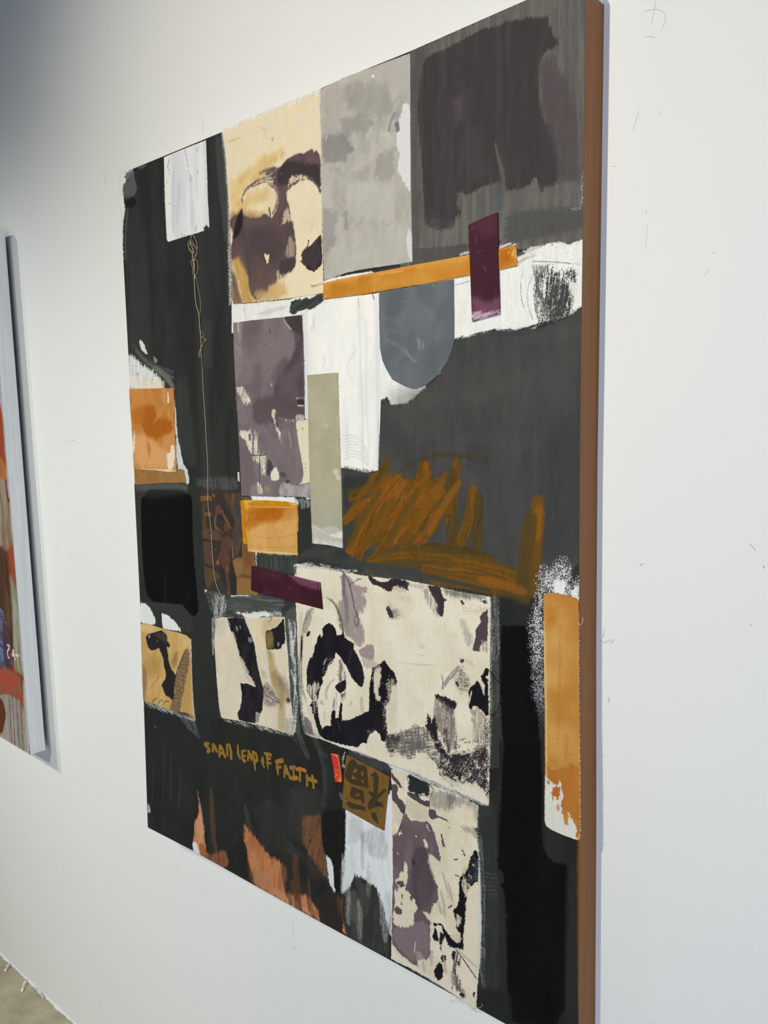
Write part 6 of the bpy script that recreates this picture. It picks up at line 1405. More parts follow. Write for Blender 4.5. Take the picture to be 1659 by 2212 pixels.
fringe(p_big, 'F', [(225, 962), (420, 1030), (780, 1170), (1052, 1292)], .9, 130, 2.4, (200, 198, 188), M_THREAD, 21, out=-1, jit=.8, r=.15)

# lower cream cloth
def f(S):
    P, Ln, Sp = S.poly, S.line, S.spots
    P('P', [(0, 0), (925, 0), (925, 2260), (0, 2260)], (228, 217, 196), col2=(218, 206, 182), cs=(30, 26), sm=0)
    g2 = np.random.default_rng(8)
    for k in range(40):
        x0 = 80 + g2.random() * 740; y0 = 300 + g2.random() * 1700
        P('P', [(x0 + (g2.random() - .5) * 150, y0 + (g2.random() - .5) * 220) for _ in range(5)], ((214, 202, 180), (234, 225, 206), (206, 193, 172))[k % 3], op=.35, soft=2.5, rag=4, rs=9, dry=2)
    P('P', [(180, 330), (200, 380), (380, 460), (390, 560), (350, 580), (250, 560), (200, 500)], (206, 192, 170), op=.8, soft=2, dry=2)
    MV = (118, 101, 106)
    P('P', [(60, 150), (90, 180), (140, 240), (160, 290), (150, 300), (120, 260), (70, 210)], (80, 66, 72), rag=1, dry=1)
    P('P', [(60, 258), (110, 255), (128, 290), (115, 340), (130, 375), (165, 400), (185, 460), (180, 520), (150, 500), (110, 430), (70, 390)], (86, 70, 77), rag=1, rs=3)
    P('P', [(200, 320), (240, 330), (330, 380), (400, 400), (395, 455), (340, 440), (260, 390), (205, 350)], (80, 66, 74), rag=1, rs=3)
    P('P', [(385, 480), (420, 470), (450, 490), (462, 530), (500, 540), (545, 560), (565, 592), (500, 555), (455, 545), (420, 565), (395, 545)], (88, 72, 80), rag=.8, rs=3)
    main = [(75, 700), (110, 690), (160, 580), (190, 510), (230, 570), (350, 580), (370, 575), (410, 610), (440, 690), (470, 800), (495, 910), (480, 925), (430, 880), (380, 850), (380, 940), (410, 1040), (470, 1150), (470, 1260), (430, 1300), (400, 1380), (370, 1370), (335, 1360), (370, 1410), (405, 1460), (400, 1640), (405, 1740),
            (370, 1790), (320, 1720), (290, 1700), (280, 1740), (295, 1840), (240, 1810), (130, 1720), (70, 1640), (72, 1200)]
    P('P', main, MV, rag=1.4, rs=4, col2=(104, 88, 94), cs=(40, 16), sm=0, soft=.8)
    P('P', [(250, 800), (380, 800), (390, 960), (440, 1080), (440, 1200), (360, 1360), (270, 1320), (220, 1200), (240, 1000)], (78, 64, 72), rag=3, soft=4, op=.9, col2=(92, 76, 82), cs=(30, 10))
    P('P', [(75, 1490), (390, 1440), (400, 1760), (240, 1800), (80, 1620)], (136, 118, 122), op=.75, soft=1.4, rag=2)
    P('P', [(245, 900), (270, 920), (265, 970), (248, 960)], (50, 42, 52), soft=1.5)
    P('P', [(75, 400), (110, 440), (165, 520), (155, 600), (130, 650), (110, 600), (80, 520)], (214, 202, 180), rag=1.4, dry=1.6)
    P('P', [(180, 930), (205, 960), (210, 1050), (205, 1110), (180, 1170), (240, 1220), (230, 1260), (270, 1260), (295, 1340), (260, 1400), (255, 1480), (190, 1500), (130, 1490), (80, 1470), (80, 1340), (100, 1300), (85, 1180), (130, 1160), (100, 1100), (140, 1030), (170, 1000)], (222, 210, 188), rag=2.2, rs=4, dry=1.8, hole=.12)
    for q in ([(85, 1340), (110, 1310), (165, 1350), (150, 1390), (110, 1380)], [(150, 1270), (160, 1300), (148, 1300)], [(140, 1210), (170, 1220), (160, 1250)], [(110, 1100), (160, 1090), (180, 1140), (140, 1150)]):
        P('P', q, (92, 76, 82), rag=1.4, rs=3)
    for q in ([(345, 740), (365, 735), (385, 790), (375, 830), (350, 790)], [(370, 600), (390, 640), (400, 670), (375, 640)], [(110, 840), (130, 850), (125, 875)], [(270, 700), (285, 700), (280, 720)], [(120, 670), (150, 660), (155, 690), (130, 695)]):
        P('P', q, (226, 214, 194), rag=1.6, rs=3)
    Ln('P', [(205, 180), (198, 300), (190, 460), (150, 600), (120, 690)], 1.3, (62, 50, 56), dry=.5)
    P('P', [(185, 215), (210, 230), (205, 300), (190, 440), (180, 380), (178, 280)], (232, 226, 214), rag=.8, op=.9)
    # dark green smudge and grey shade at the top
    P('P', [(215, 140), (300, 130), (360, 160), (385, 210), (400, 310), (380, 365), (330, 350), (300, 370), (230, 330), (205, 300), (205, 220)], (38, 44, 42), rag=4, rs=6, dry=4, ang=20)
    P('P', [(460, 150), (560, 160), (660, 240), (690, 290), (600, 270), (480, 210)], (44, 49, 47), rag=2, rs=4, dry=4, ang=20)
    P('P', [(305, 350), (340, 370), (395, 365), (400, 400), (350, 400), (310, 380)], (222, 216, 204), rag=1, dry=1)
    P('P', [(400, 330), (560, 320), (700, 380), (810, 430), (820, 460), (700, 440), (600, 430), (560, 480), (420, 460)], (150, 144, 134), op=.75, rag=3, dry=5, soft=2, hole=.25)
    P('P', [(540, 340), (620, 340), (600, 470), (550, 470)], (96, 92, 88), op=.6, soft=4, dry=5, ang=86)
    P('P', [(760, 420), (830, 460), (820, 600), (790, 560)], (160, 148, 126), op=.6, soft=4)
    P('P', [(660, 620), (790, 640), (820, 640), (820, 780), (780, 700), (700, 660)], (150, 144, 130), op=.75, dry=4, soft=2, hole=.3, ang=-30)
    P('P', [(785, 640), (830, 630), (830, 700), (815, 700)], (40, 42, 42), dry=1.5)
    for q in ([(500, 695), (508, 730), (518, 765), (526, 790), (512, 795), (505, 740)], [(680, 830), (690, 840)], [(695, 860), (702, 872)]):
        Ln('P', q, 2, (60, 48, 60), rag=.5)
    Sp('P', [(440, 560), (820, 560), (780, 1300), (460, 900)], (64, 54, 66), 34, (.3, 1.2), 71)
    Ln('P', [(610, 912), (640, 908)], 1.6, (90, 80, 100)); Ln('P', [(620, 1045), (650, 1055)], 1.5, (60, 50, 60)); Ln('P', [(560, 1330), (590, 1310)], 2, (120, 106, 108))
    # dark stroke down the right
    P('P', [(790, 828), (815, 840), (825, 880), (820, 990), (822, 1090), (790, 1110), (760, 1130), (730, 1170), (715, 1240), (712, 1330), (705, 1440), (690, 1540), (690, 1680), (700, 1700), (660, 1690), (610, 1680), (560, 1660), (540, 1600), (510, 1530), (490, 1480), (430, 1490), (430, 1465), (500, 1460), (540, 1530), (580, 1590), (640, 1640), (670, 1560), (630, 1520), (625, 1440),
             (600, 1340), (645, 1320), (650, 1180), (650, 1100), (680, 1030), (730, 1000), (745, 900)], (26, 22, 30), rag=1.6, rs=3, dry=1.2)
    P('P', [(745, 900), (790, 880), (820, 920), (820, 1090), (760, 1120), (700, 1120), (720, 1060), (735, 990)], (58, 62, 74), rag=1.4, dry=2, col2=(34, 34, 44), cs=(9, 6), op=.95)
    for q in ([(670, 1080), (700, 1050), (720, 1120), (760, 1130), (730, 1180), (740, 1220), (700, 1240), (690, 1170), (665, 1120)], [(620, 1380), (660, 1400), (680, 1440), (650, 1500), (620, 1480)], [(570, 1560), (640, 1540), (680, 1600), (640, 1640), (590, 1600)], [(680, 980), (720, 970), (720, 1010), (690, 1040)], [(770, 940), (790, 950), (775, 980)], [(735, 1050), (760, 1045), (755, 1075)]):
        P('P', q, (206, 194, 174), rag=2, rs=3, dry=2.4, hole=.38)
    P('P', [(730, 1180), (820, 1110), (835, 1300), (825, 1600), (800, 1900), (700, 1780), (695, 1560), (715, 1300)], (226, 214, 192), rag=1.2, rs=4, op=.9)
    P('P', [(440, 1490), (460, 1530), (470, 1600), (480, 1625), (430, 1605), (420, 1570), (435, 1540)], (30, 26, 34), rag=1, rs=3)
    P('P', [(490, 1540), (530, 1560), (525, 1600), (505, 1640), (498, 1720), (490, 1680), (480, 1600)], (34, 30, 38), rag=1.4, rs=3, dry=1.5)
    P('P', [(500, 1740), (540, 1745), (535, 1790), (505, 1800), (495, 1770)], (34, 30, 38), rag=1.4, rs=3)
    P('P', [(480, 1795), (510, 1820), (515, 1870), (508, 1930), (480, 1965), (445, 1930), (435, 1880), (460, 1830)], (28, 24, 32), rag=1.2, rs=3)
    P('P', [(590, 1720), (620, 1700), (660, 1780), (660, 1830), (625, 1860), (650, 1950), (700, 2060), (690, 2120), (640, 2040), (600, 1980), (592, 1860), (600, 1800)], (110, 98, 100), rag=2, dry=4, hole=.35, ang=80)
    for q in ([(592, 1715), (620, 1700), (612, 1790), (592, 1780)], [(610, 1850), (630, 1870), (620, 1920)], [(650, 2060), (700, 2080), (690, 2120), (660, 2100)], [(770, 2070), (790, 2060), (790, 2110), (775, 2110)], [(630, 1790), (665, 1800), (650, 1825)], [(590, 1980), (600, 2080), (592, 2060)]):
        P('P', q, (38, 32, 40), rag=1.2, rs=3)
    Ln('P', [(625, 1690), (700, 1790), (760, 1880), (810, 1950)], 2, (62, 52, 58), dry=1.2)
    Ln('P', [(640, 1690), (720, 1770), (800, 1840)], 3, (170, 156, 140), op=.7, dry=1.5)
    for q in ([(490, 1180), (520, 1280), (530, 1400)], [(510, 1030), (530, 1100), (560, 1240)], [(470, 1270), (500, 1380)], [(560, 1120), (590, 1260)], [(520, 1760), (540, 1900)], [(420, 1700), (410, 1820)], [(340, 1800), (350, 1880)], [(590, 1880), (600, 2000)]):
        Ln('P', q, 5, (176, 164, 148), op=.8, dry=2.6, hole=.38, bris=.8)
    P('P', [(60, 1640), (130, 1740), (300, 1860), (500, 1990), (720, 2130), (800, 2190), (800, 2220), (600, 2120), (300, 1920), (60, 1790)], (226, 217, 198), op=.9, soft=2)
    Ln('P', [(275, 1625), (268, 1680), (262, 1725)], 1.4, (206, 196, 180))
    P('P', [(820, 430), (830, 600), (832, 800), (850, 1200), (850, 1600), (830, 1960), (815, 1960), (825, 1400), (820, 1000), (808, 640)], (200, 204, 210), rag=1.4, dry=3, hole=.42)
    Sp('P', [(80, 1700), (760, 2100), (760, 1900), (400, 1500)], (150, 134, 118), 60, (.3, .8), 72, .6)
p_low = patch('cloth_patch', 'P', [(62, 130), (130, 150), (220, 175), (400, 260), (600, 335), (820, 440), (812, 560), (808, 640), (815, 760), (828, 900), (840, 1200), (848, 1500), (835, 1800), (812, 1980), (800, 2215), (700, 2140), (560, 2050), (400, 1950), (240, 1860), (62, 1775), (66, 1500), (78, 1100), (74, 700), (68, 350)], (228, 217, 196), M_CLOTH, .7, .9,
      'bottom cream cloth patch with mauve stain and frayed lower corner', f, rag=.8, rs=3)
fringe(p_low, 'P', [(820, 440), (812, 600), (840, 1200), (846, 1700), (812, 1980)], .7, 130, 3.0, (206, 206, 200), M_THREAD, 22, out=1, jit=.7, r=.18)
fringe(p_low, 'P', [(240, 1860), (560, 2050), (700, 2140), (800, 2215)], .7, 110, 3.4, (214, 208, 190), M_THREAD, 23, out=-1, jit=.9, r=.16)
fringe(p_low, 'P', [(620, 2110), (700, 2140), (800, 2215)], .7, 40, 9, (204, 198, 180), M_THREAD, 24, out=-1, jit=1.2, r=.14)
tube('stray_thread', [(spline('P', q, 1.0), .28) for q in ([(650, 2110), (600, 2140), (570, 2120), (580, 2150), (640, 2150)], [(790, 2190), (830, 2200), (860, 2180), (850, 2160)], [(770, 2180), (800, 2230), (850, 2240), (870, 2222)])], M_THREAD, p_low, (206, 200, 184), kind='stuff')

# ochre cloth at the right edge
def f(S):
    P, Ln, Sp = S.poly, S.line, S.spots
    P('X', [(100, 120), (430, 120), (430, 2140), (100, 2140)], (198, 146, 76), col2=(190, 132, 62), cs=(34, 18), sm=0)
    for q, c, a in (([(140, 280), (200, 260), (230, 400), (150, 400)], (180, 112, 44), .7), ([(290, 180), (390, 220), (390, 420), (300, 340)], (188, 124, 54), .7), ([(150, 480), (260, 470), (260, 620), (170, 600)], (206, 160, 92), .7), ([(150, 760), (250, 740), (250, 900), (160, 900)], (208, 162, 92), .7), ([(260, 900), (350, 920), (330, 1020), (300, 990)], (176, 112, 46), .6),
                     ([(150, 920), (280, 1000), (400, 1160), (260, 1180), (150, 1080)], (184, 124, 56), .7), ([(160, 1200), (300, 1240), (300, 1480), (160, 1440)], (206, 156, 86), .8), ([(320, 1240), (400, 1280), (400, 1460), (320, 1440)], (200, 144, 74), .7), ([(140, 160), (260, 150), (390, 200), (390, 240), (150, 210)], (188, 122, 54), .7)):
        P('X', q, c, op=a, soft=9, rag=6, rs=18)
    P('X', [(150, 1510), (200, 1560), (300, 1530), (340, 1510), (410, 1530), (420, 1900), (415, 2080), (400, 2070), (380, 1980), (320, 1880), (290, 1990), (280, 1900), (250, 1800), (200, 1780), (180, 1720), (150, 1620)], (174, 110, 50), rag=2, rs=6, soft=1, col2=(184, 118, 52), cs=(20, 10), sm=0)
    P('X', [(140, 1600), (160, 1625), (185, 1650), (230, 1680), (262, 1640), (270, 1700), (285, 1780), (270, 1840), (290, 1940), (310, 2000), (330, 1920), (325, 1890), (360, 1960), (390, 2010), (400, 2080), (410, 2140), (130, 2100)], (218, 216, 208), rag=1.4, rs=4, dry=1)
    P('X', [(190, 1700), (225, 1685), (262, 1700), (262, 1760), (250, 1790), (215, 1800), (195, 1760)], (178, 104, 48), rag=2, rs=4, dry=1.5)
    P('X', [(205, 1760), (240, 1770), (230, 1800), (205, 1790)], (216, 212, 204), rag=1.2)
    P('X', [(225, 1850), (250, 1830), (265, 1870), (240, 1890)], (188, 120, 70), dry=1.5, op=.7)
    P('X', [(155, 1645), (175, 1650), (180, 1670), (160, 1670)], (150, 90, 70), op=.7)
    P('X', [(285, 1880), (300, 1920), (330, 1990), (300, 2000), (285, 1940)], (196, 136, 70), rag=1.5, op=.9)
    P('X', [(385, 2060), (402, 2050), (400, 2100), (388, 2090)], (176, 108, 40))
    P('X', [(125, 380), (140, 380), (155, 900), (160, 1600), (145, 1600), (135, 900)], (220, 190, 140), op=.7, soft=1.5)
    Ln('X', [(258, 420), (256, 900), (262, 1240)], 1.4, (176, 118, 52), op=.5, soft=1)
    Ln('X', [(312, 1280), (306, 1600)], 1.2, (172, 112, 46), op=.5, soft=1)
    Sp('X', [(150, 200), (400, 240), (400, 1600), (160, 1500)], (150, 90, 30), 30, (.3, 1.1), 81, .6)
p_ochre = patch('cloth_patch', 'X', [(128, 168), (155, 155), (200, 148), (260, 158), (330, 172), (404, 200), (408, 400), (408, 800), (408, 1100), (414, 1300), (418, 1600), (420, 1900), (420, 2100), (405, 2118), (360, 2105), (280, 2075), (200, 2040), (150, 2005), (135, 1960), (140, 1500), (138, 1100), (130, 700), (128, 400)], (198, 146, 76), M_CLOTH, .8, 1.0,
      'long ochre cloth patch down the right edge', f, rag=.4)
fringe(p_ochre, 'X', [(408, 320), (408, 700), (412, 1200), (418, 1700), (420, 2080)], .9, 220, 2.2, (230, 210, 176), M_THREAD, 25, out=1, jit=1.0, r=.2)
tube('stray_thread', [(spline('U', [(1475, 1185), (1530, 1140), (1560, 1080), (1590, 1040), (1610, 1035), (1600, 1070), (1560, 1120)], 1.4, zs=[1.0, 3, 7, 12, 15, 12, 7]), .32)], M_THREAD, p_ochre, (222, 204, 176))

# maroon band across the clipping
def f(S):
    P, Ln = S.poly, S.line
    P('E', [(860, 620), (1440, 620), (1440, 1000), (860, 1000)], (66, 28, 40), col2=(58, 24, 34), cs=(24, 12), sm=0)
    P('E', [(1140, 700), (1380, 770), (1382, 830), (1300, 815), (1220, 780), (1160, 730)], (108, 62, 84), soft=2.5, rag=1, op=.95)
    P('E', [(1190, 715), (1380, 775), (1380, 790), (1200, 735)], (126, 78, 100), op=.8, soft=1.2)
    P('E', [(900, 660), (1100, 710), (1160, 760), (1000, 740)], (76, 36, 50), op=.7, soft=5)
    Ln('E', [(1360, 780), (1366, 840)], 1.4, (60, 26, 36), op=.7)
    for q in ([(1020, 720), (1060, 740)], [(960, 850), (1040, 840)], [(1150, 800), (1180, 815)]): Ln('E', q, 2, (84, 44, 58), op=.6, dry=1.2)
patch('cloth_patch', 'E', [(894, 655), (1050, 695), (1190, 728), (1380, 775), (1388, 860), (1397, 963), (1250, 925), (1100, 885), (940, 845), (891, 828)], (66, 28, 40), M_PAPER, 1.7, .7, 'slanting maroon band beside the largest cream cloth', f, rag=.15)

# red paper slip and gold paper square
def f(S):
    P, Ln = S.poly, S.line
    P('L', [(140, 150), (440, 150), (440, 860), (140, 860)], (198, 44, 40), sm=0, col2=(210, 60, 48), cs=(8, 5))
    P('L', [(240, 500), (330, 520), (380, 700), (390, 810), (260, 790), (245, 640)], (216, 66, 42), rag=2, dry=2)
    P('L', [(165, 180), (320, 205), (300, 300), (270, 230), (180, 205)], (226, 150, 140), rag=1, dry=1, op=.9)
    P('L', [(310, 200), (335, 210), (370, 420), (410, 800), (380, 790), (340, 420)], (190, 130, 70), rag=.6, dry=.8)
    P('L', [(340, 740), (370, 760), (385, 810), (345, 800)], (230, 160, 60), rag=.8)
    P('L', [(250, 780), (400, 800), (400, 820), (260, 808)], (236, 90, 60))
    for q in ([(250, 520), (290, 560), (320, 540)], [(270, 680), (300, 650)], [(250, 690), (265, 720)]): Ln('L', q, .9, (236, 150, 130), dry=.5)
patch('paper_slip', 'L', [(164, 178), (240, 190), (326, 208), (350, 360), (378, 560), (405, 806), (392, 826), (330, 815), (258, 806), (235, 620), (205, 420), (180, 290)], (198, 44, 40), M_PAPER, .9, .9, 'tiny bright red paper slip beside the gold paper square', f, rag=.1)
def f(S):
    P, Ln = S.poly, S.line
    P('L', [(380, 150), (1560, 150), (1560, 1960), (380, 1960)], (120, 90, 46), col2=(112, 82, 40), cs=(26, 4), sm=0, ang=60)
    for q in ([(480, 800), (560, 900), (560, 1100)], [(1250, 700), (1300, 900), (1280, 1100)], [(450, 1230), (520, 1240)], [(1000, 1500), (1060, 1650), (1200, 1800)], [(460, 1340), (520, 1400)]):
        Ln('L', q, 3, (138, 100, 54), op=.5, dry=2)
    BR = (62, 51, 34)
    # four-box glyph, box glyph, bar
    P('L', [(620, 310), (690, 300), (720, 340), (740, 395), (800, 425), (900, 440), (960, 475), (985, 560), (1000, 760), (1020, 950), (970, 960), (920, 930), (700, 880), (600, 840), (500, 750), (478, 670), (510, 520), (560, 400)], BR, rag=.15)
    for q in ([(700, 510), (758, 520), (752, 605), (655, 605)], [(848, 570), (895, 580), (903, 680), (848, 670)], [(655, 650), (690, 690), (738, 735), (738, 752), (632, 750)], [(860, 760), (895, 770), (915, 845), (860, 825)]):
        P('L', q, (120, 90, 46), rag=.1, sm=0)
    P('L', [(665, 905), (690, 910), (770, 975), (895, 1000), (905, 1080), (925, 1290), (900, 1305), (865, 1270), (840, 1210), (700, 1205), (620, 1150), (590, 1080), (620, 980)], BR, rag=.15)
    P('L', [(742, 1065), (790, 1060), (815, 1100), (818, 1132), (725, 1128)], (120, 90, 46), rag=.1, sm=0)
    Ln('L', [(765, 1070), (782, 1095), (780, 1130)], 1.6, BR, rag=.1)
    P('L', [(525, 1250), (560, 1240), (650, 1290), (760, 1325), (900, 1340), (930, 1390), (962, 1475), (900, 1450), (780, 1425), (640, 1415), (570, 1370), (535, 1310)], BR, rag=.15)
    # right-hand radical
    P('L', [(1060, 660), (1075, 620), (1120, 620), (1125, 580), (1165, 580), (1210, 630), (1245, 720), (1245, 820), (1225, 860), (1215, 1080), (1270, 1040), (1330, 985), (1400, 965), (1418, 985), (1380, 1040), (1300, 1120), (1220, 1190), (1210, 1250), (1310, 1260), (1340, 1320), (1348, 1405), (1310, 1380), (1200, 1365), (1100, 1400), (1040, 1440), (1000, 1390), (1000, 1320),
             (1040, 1220), (1085, 1170), (1060, 1120), (1015, 1060), (1015, 1020), (1060, 1020), (1115, 1060), (1120, 900), (1118, 680), (1090, 680), (1075, 715)], BR, rag=.15, sm=0)
    P('L', [(1180, 1240), (1215, 1240), (1215, 1360), (1185, 1360)], (40, 33, 22), op=.8, soft=1)
    P('L', [(1190, 1360), (1250, 1370), (1245, 1500), (1210, 1540), (1195, 1450)], (90, 72, 42), op=.7, soft=1.2)
    P('L', [(1110, 1490), (1160, 1500), (1205, 1560), (1215, 1650), (1240, 1758), (1180, 1720), (1110, 1650), (1080, 1570), (1085, 1510)], BR, rag=.15)
patch('paper_square', 'L', [(515, 212), (620, 250), (900, 400), (1200, 550), (1478, 700), (1450, 1000), (1400, 1450), (1358, 1905), (1100, 1770), (800, 1600), (430, 1390), (440, 1000), (470, 620), (490, 400)], (120, 90, 46), M_PAPER, 1.5, 1.0, 'gold-brown paper square bearing a dark brush-written character', f, rag=.1, tol=.018)

# ---- canvas itself (cells wholly hidden under cloth are left out)
keep = np.ones((S.U.shape[0] - 1, S.U.shape[1] - 1), bool)
for p in PATCHES:
    lo, hi = p.P.min(0), p.P.max(0)
    i0, i1 = np.searchsorted(S.us, [lo[0], hi[0]]); j0, j1 = np.searchsorted(S.vs, [lo[1], hi[1]])
    x = S.U[j0:j1:3, i0:i1:3]; y = S.V[j0:j1:3, i0:i1:3]
    if min(x.shape) < 3: continue
    d = upsample(sdf_poly(x, y, p.P), 3, (j1 - j0, i1 - i0))
    keep[j0:j1, i0:i1] &= ~(d < -6)[:keep.shape[0] - j0, :keep.shape[1] - i0]
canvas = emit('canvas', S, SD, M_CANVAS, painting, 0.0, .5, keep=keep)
canvas['label'] = 'dark painted canvas face'

# stretcher: brown right edge, pale other edges, slightly inset body
def edge_strip(name, Pl, mat, label, z0=0.0, z1=-DEPTH):
    P = np.asarray(Pl) / 1000; n = len(P)
    V = [(p[0], -(z0 - .0004), p[1]) for p in P] + [(p[0], -z1, p[1]) for p in P]
    return tag(link_mesh(name, V, [[i, i + 1, n + i + 1, n + i] for i in range(n - 1)], mat, painting), label)
def side_pts(view_pts):
    return np.concatenate([tr(v, p) for v, p in view_pts])
R_ = side_pts([('Z', [(1265, -55), (1257.5, 560), (1252, 1000), (1250, 1400), (1251, 1800), (1249.4, 2212), (1249.2, 2300)])])
# give the edge real thickness: closed prisms
def prism(name, front, back, mat, label):
    n = len(front)
    f3 = [(p[0] / 1000, .0004, p[1] / 1000) for p in front]; b3 = [(p[0] / 1000, .0004, p[1] / 1000) for p in back]
    f4 = [(p[0] / 1000, DEPTH, p[1] / 1000) for p in front]; b4 = [(p[0] / 1000, DEPTH, p[1] / 1000) for p in back]
    V = f3 + b3 + f4 + b4; Fc = []
    for i in range(n - 1):
        Fc += [[i, i + 1, n + i + 1, n + i], [2 * n + i, 3 * n + i, 3 * n + i + 1, 2 * n + i + 1],
               [i, 2 * n + i, 2 * n + i + 1, i + 1], [n + i, n + i + 1, 3 * n + i + 1, 3 * n + i]]
    Fc += [[0, n, 3 * n, 2 * n], [n - 1, 2 * n - 1 + 0, 4 * n - 1, 3 * n - 1]]
    return tag(link_mesh(name, V, Fc, mat, painting), label)
LFT = side_pts([('Z', [(257, 377)]), ('A', [(85, 1760)]), ('C', [(165, 1440)]), ('E', [(105, 900)]), ('G', [(60, 0)]), ('Z', [(319.5, 1788)])])
TOP = side_pts([('A', [(42, 948), (609, 714), (1265, 424), (1620, 280)]), ('Z', [(1137, 0), (1265, -55)])])
BOT = side_pts([('G', [(85, 778), (370, 925), (1100, 1335), (1659, 1640)]), ('Z', [(1092.4, 2212), (1249.2, 2300)])])
prism('side_edge', R_, R_ + np.array([[-18, 0]]), M_EDGE, 'orange-brown painted right side of the canvas')
prism('side_edge', LFT, LFT + np.array([[14, 0]]), M_WHITE_EDGE, 'white left side of the canvas')
prism('top_edge', TOP, TOP + np.array([[0, -14]]), M_WHITE_EDGE, None)
prism('bottom_edge', BOT, BOT + np.array([[0, 14]]), M_WHITE_EDGE, None)

# painted words, letter by letter
class Strokes:
    def __init__(s, strokes, col):
        s.st = [(tr('K', p), w) for p, w in strokes]
        allp = np.concatenate([p for p, _ in s.st])
        us_, vs_ = lattice(allp, .45, 6, .55)
        s.S = Surf(us_, vs_, col)
        sd = np.full(s.S.U.shape, 1e6, np.float32)
        for p, w in s.st:
            w = (np.full(len(p), w / 2.) if np.isscalar(w) else np.array(w) / 2) * 1.25
            sd = np.minimum(sd, path_dist(s.S.U, s.S.V, p, w)[0])
        s.sd = sd + (fbm(s.S.U / 2.2, s.S.V / 2.2, SEED[0] % 50) - .5) * 1.0
LET = {
    's': [([(125, 100), (85, 100), (80, 120), (135, 170), (140, 195), (115, 208)], 4.6)],
    'm': [([(185, 120), (185, 195)], 5), ([(190, 115), (215, 140), (235, 200)], 5), ([(195, 130), (220, 175)], 4)],
    'a': [([(275, 135), (272, 265)], 4.6), ([(290, 135), (320, 190), (345, 275)], 5), ([(280, 225), (325, 230)], 4)],
    'l': [([(372, 125), (378, 250)], 4.4)],
    'l2': [([(402, 118), (425, 200), (428, 295)], 5)],
    'L': [([(515, 125), (520, 240), (545, 290)], [2.5, 4, 4.4])],
    'E': [([(575, 205), (572, 250), (600, 335)], 4.4), ([(575, 200), (615, 192)], 3.4), ([(580, 262), (612, 262)], 3.2), ([(585, 315), (610, 330)], 4.4)],
    'A': [([(660, 200), (648, 320)], 3.6), ([(655, 200), (690, 260), (700, 310)], 4.2), ([(650, 275), (695, 280)], 3.8)],
    'P': [([(715, 240), (735, 340), (748, 450)], [4, 4.6, 2.2]), ([(715, 212), (760, 240), (775, 320), (750, 335)], 4.4)],
    'o': [([(845, 290), (838, 340), (865, 415)], [4, 5, 2.6]), ([(850, 295), (858, 350)], 3)],
    'f': [([(905, 240), (905, 300), (915, 430)], [4.4, 4.2, 2]), ([(880, 232), (955, 250)], 4.4), ([(905, 300), (945, 300)], 3.6), ([(905, 360), (950, 360)], 3.6)],
    'F': [([(1035, 345), (1040, 430), (1052, 510)], [4, 5, 2.4]), ([(1030, 345), (1105, 325)], 6), ([(1040, 415), (1085, 410)], 3.8)],
    'A2': [([(1142, 395), (1132, 540)], 3.4), ([(1145, 395), (1180, 480), (1212, 560)], 4.2), ([(1135, 490), (1185, 495)], 4)],
    'I': [([(1215, 420), (1265, 412)], 5), ([(1250, 430), (1262, 540)], 3.4), ([(1245, 560), (1298, 555)], 6)],
    'T': [([(1335, 455), (1345, 520), (1338, 590)], 4), ([(1295, 440), (1350, 435), (1412, 462)], 4.6)],
    'H': [([(1432, 525), (1436, 655)], 4), ([(1505, 535), (1515, 600), (1520, 680)], 4.4), ([(1436, 560), (1500, 585), (1552, 600)], 5.4)],
}
for k, st in LET.items():
    q = Strokes(st, (146, 108, 42))
    q.S.poly('K', [(0, 0), (1659, 0), (1659, 799), (0, 799)], (150, 112, 46), col2=(138, 100, 38), cs=(5, 4), sm=0)
    if k in ('L', 'T', 'I'): q.S.poly('K', [(500, 100), (535, 100), (530, 220), (505, 220)] if k == 'L' else [(1290, 410), (1420, 410), (1420, 480), (1290, 450)] if k == 'T' else [(1250, 540), (1310, 540), (1300, 580), (1250, 575)], (178, 110, 44), soft=1.5)
    emit('painted_letter', q.S, q.sd, M_INK, painting, .35, .35, tol=.05)

# threads on the canvas
TC = (196, 184, 150)
bundle = [
    ([(262, 120), (245, 180), (235, 230), (255, 300), (290, 380)], .45), ([(270, 120), (310, 170), (340, 260), (350, 320), (335, 420), (300, 520)], .4),
    ([(260, 120), (240, 220), (200, 230), (195, 270), (220, 330), (260, 390), (300, 385)], .4), ([(240, 230), (290, 280), (335, 350)], .3), ([(255, 200), (300, 270), (345, 340)], .28),
    ([(235, 240), (215, 300), (225, 370), (265, 400), (275, 470), (290, 560)], .35), ([(245, 250), (280, 300), (290, 370)], .3), ([(300, 385), (270, 420), (285, 520), (295, 600), (300, 700), (305, 800)], .7),
    ([(330, 420), (300, 470), (290, 560), (300, 650)], .4), ([(300, 510), (350, 520), (362, 580), (360, 670), (345, 720), (315, 740)], .3), ([(290, 510), (255, 520), (250, 550), (280, 630), (285, 700), (268, 725), (295, 728)], .32),
    ([(300, 560), (305, 680), (300, 820), (312, 960), (325, 1150), (350, 1260), (380, 1340), (385, 1480), (398, 1640), (405, 1800), (400, 1960)], .6), ([(320, 740), (345, 860), (370, 1000), (395, 1140), (398, 1240), (380, 1340)], .3),
    ([(395, 1600), (430, 1640), (455, 1680), (440, 1705)], .25), ([(405, 1690), (450, 1720), (495, 1745), (455, 1760), (425, 1820), (400, 1890)], .32), ([(470, 1745), (430, 1800), (400, 1890), (375, 1940), (375, 1990), (400, 2000), (412, 1970), (400, 1890)], .34),
    ([(398, 1890), (385, 1940), (368, 2020)], .25)]
g = np.random.default_rng(3)
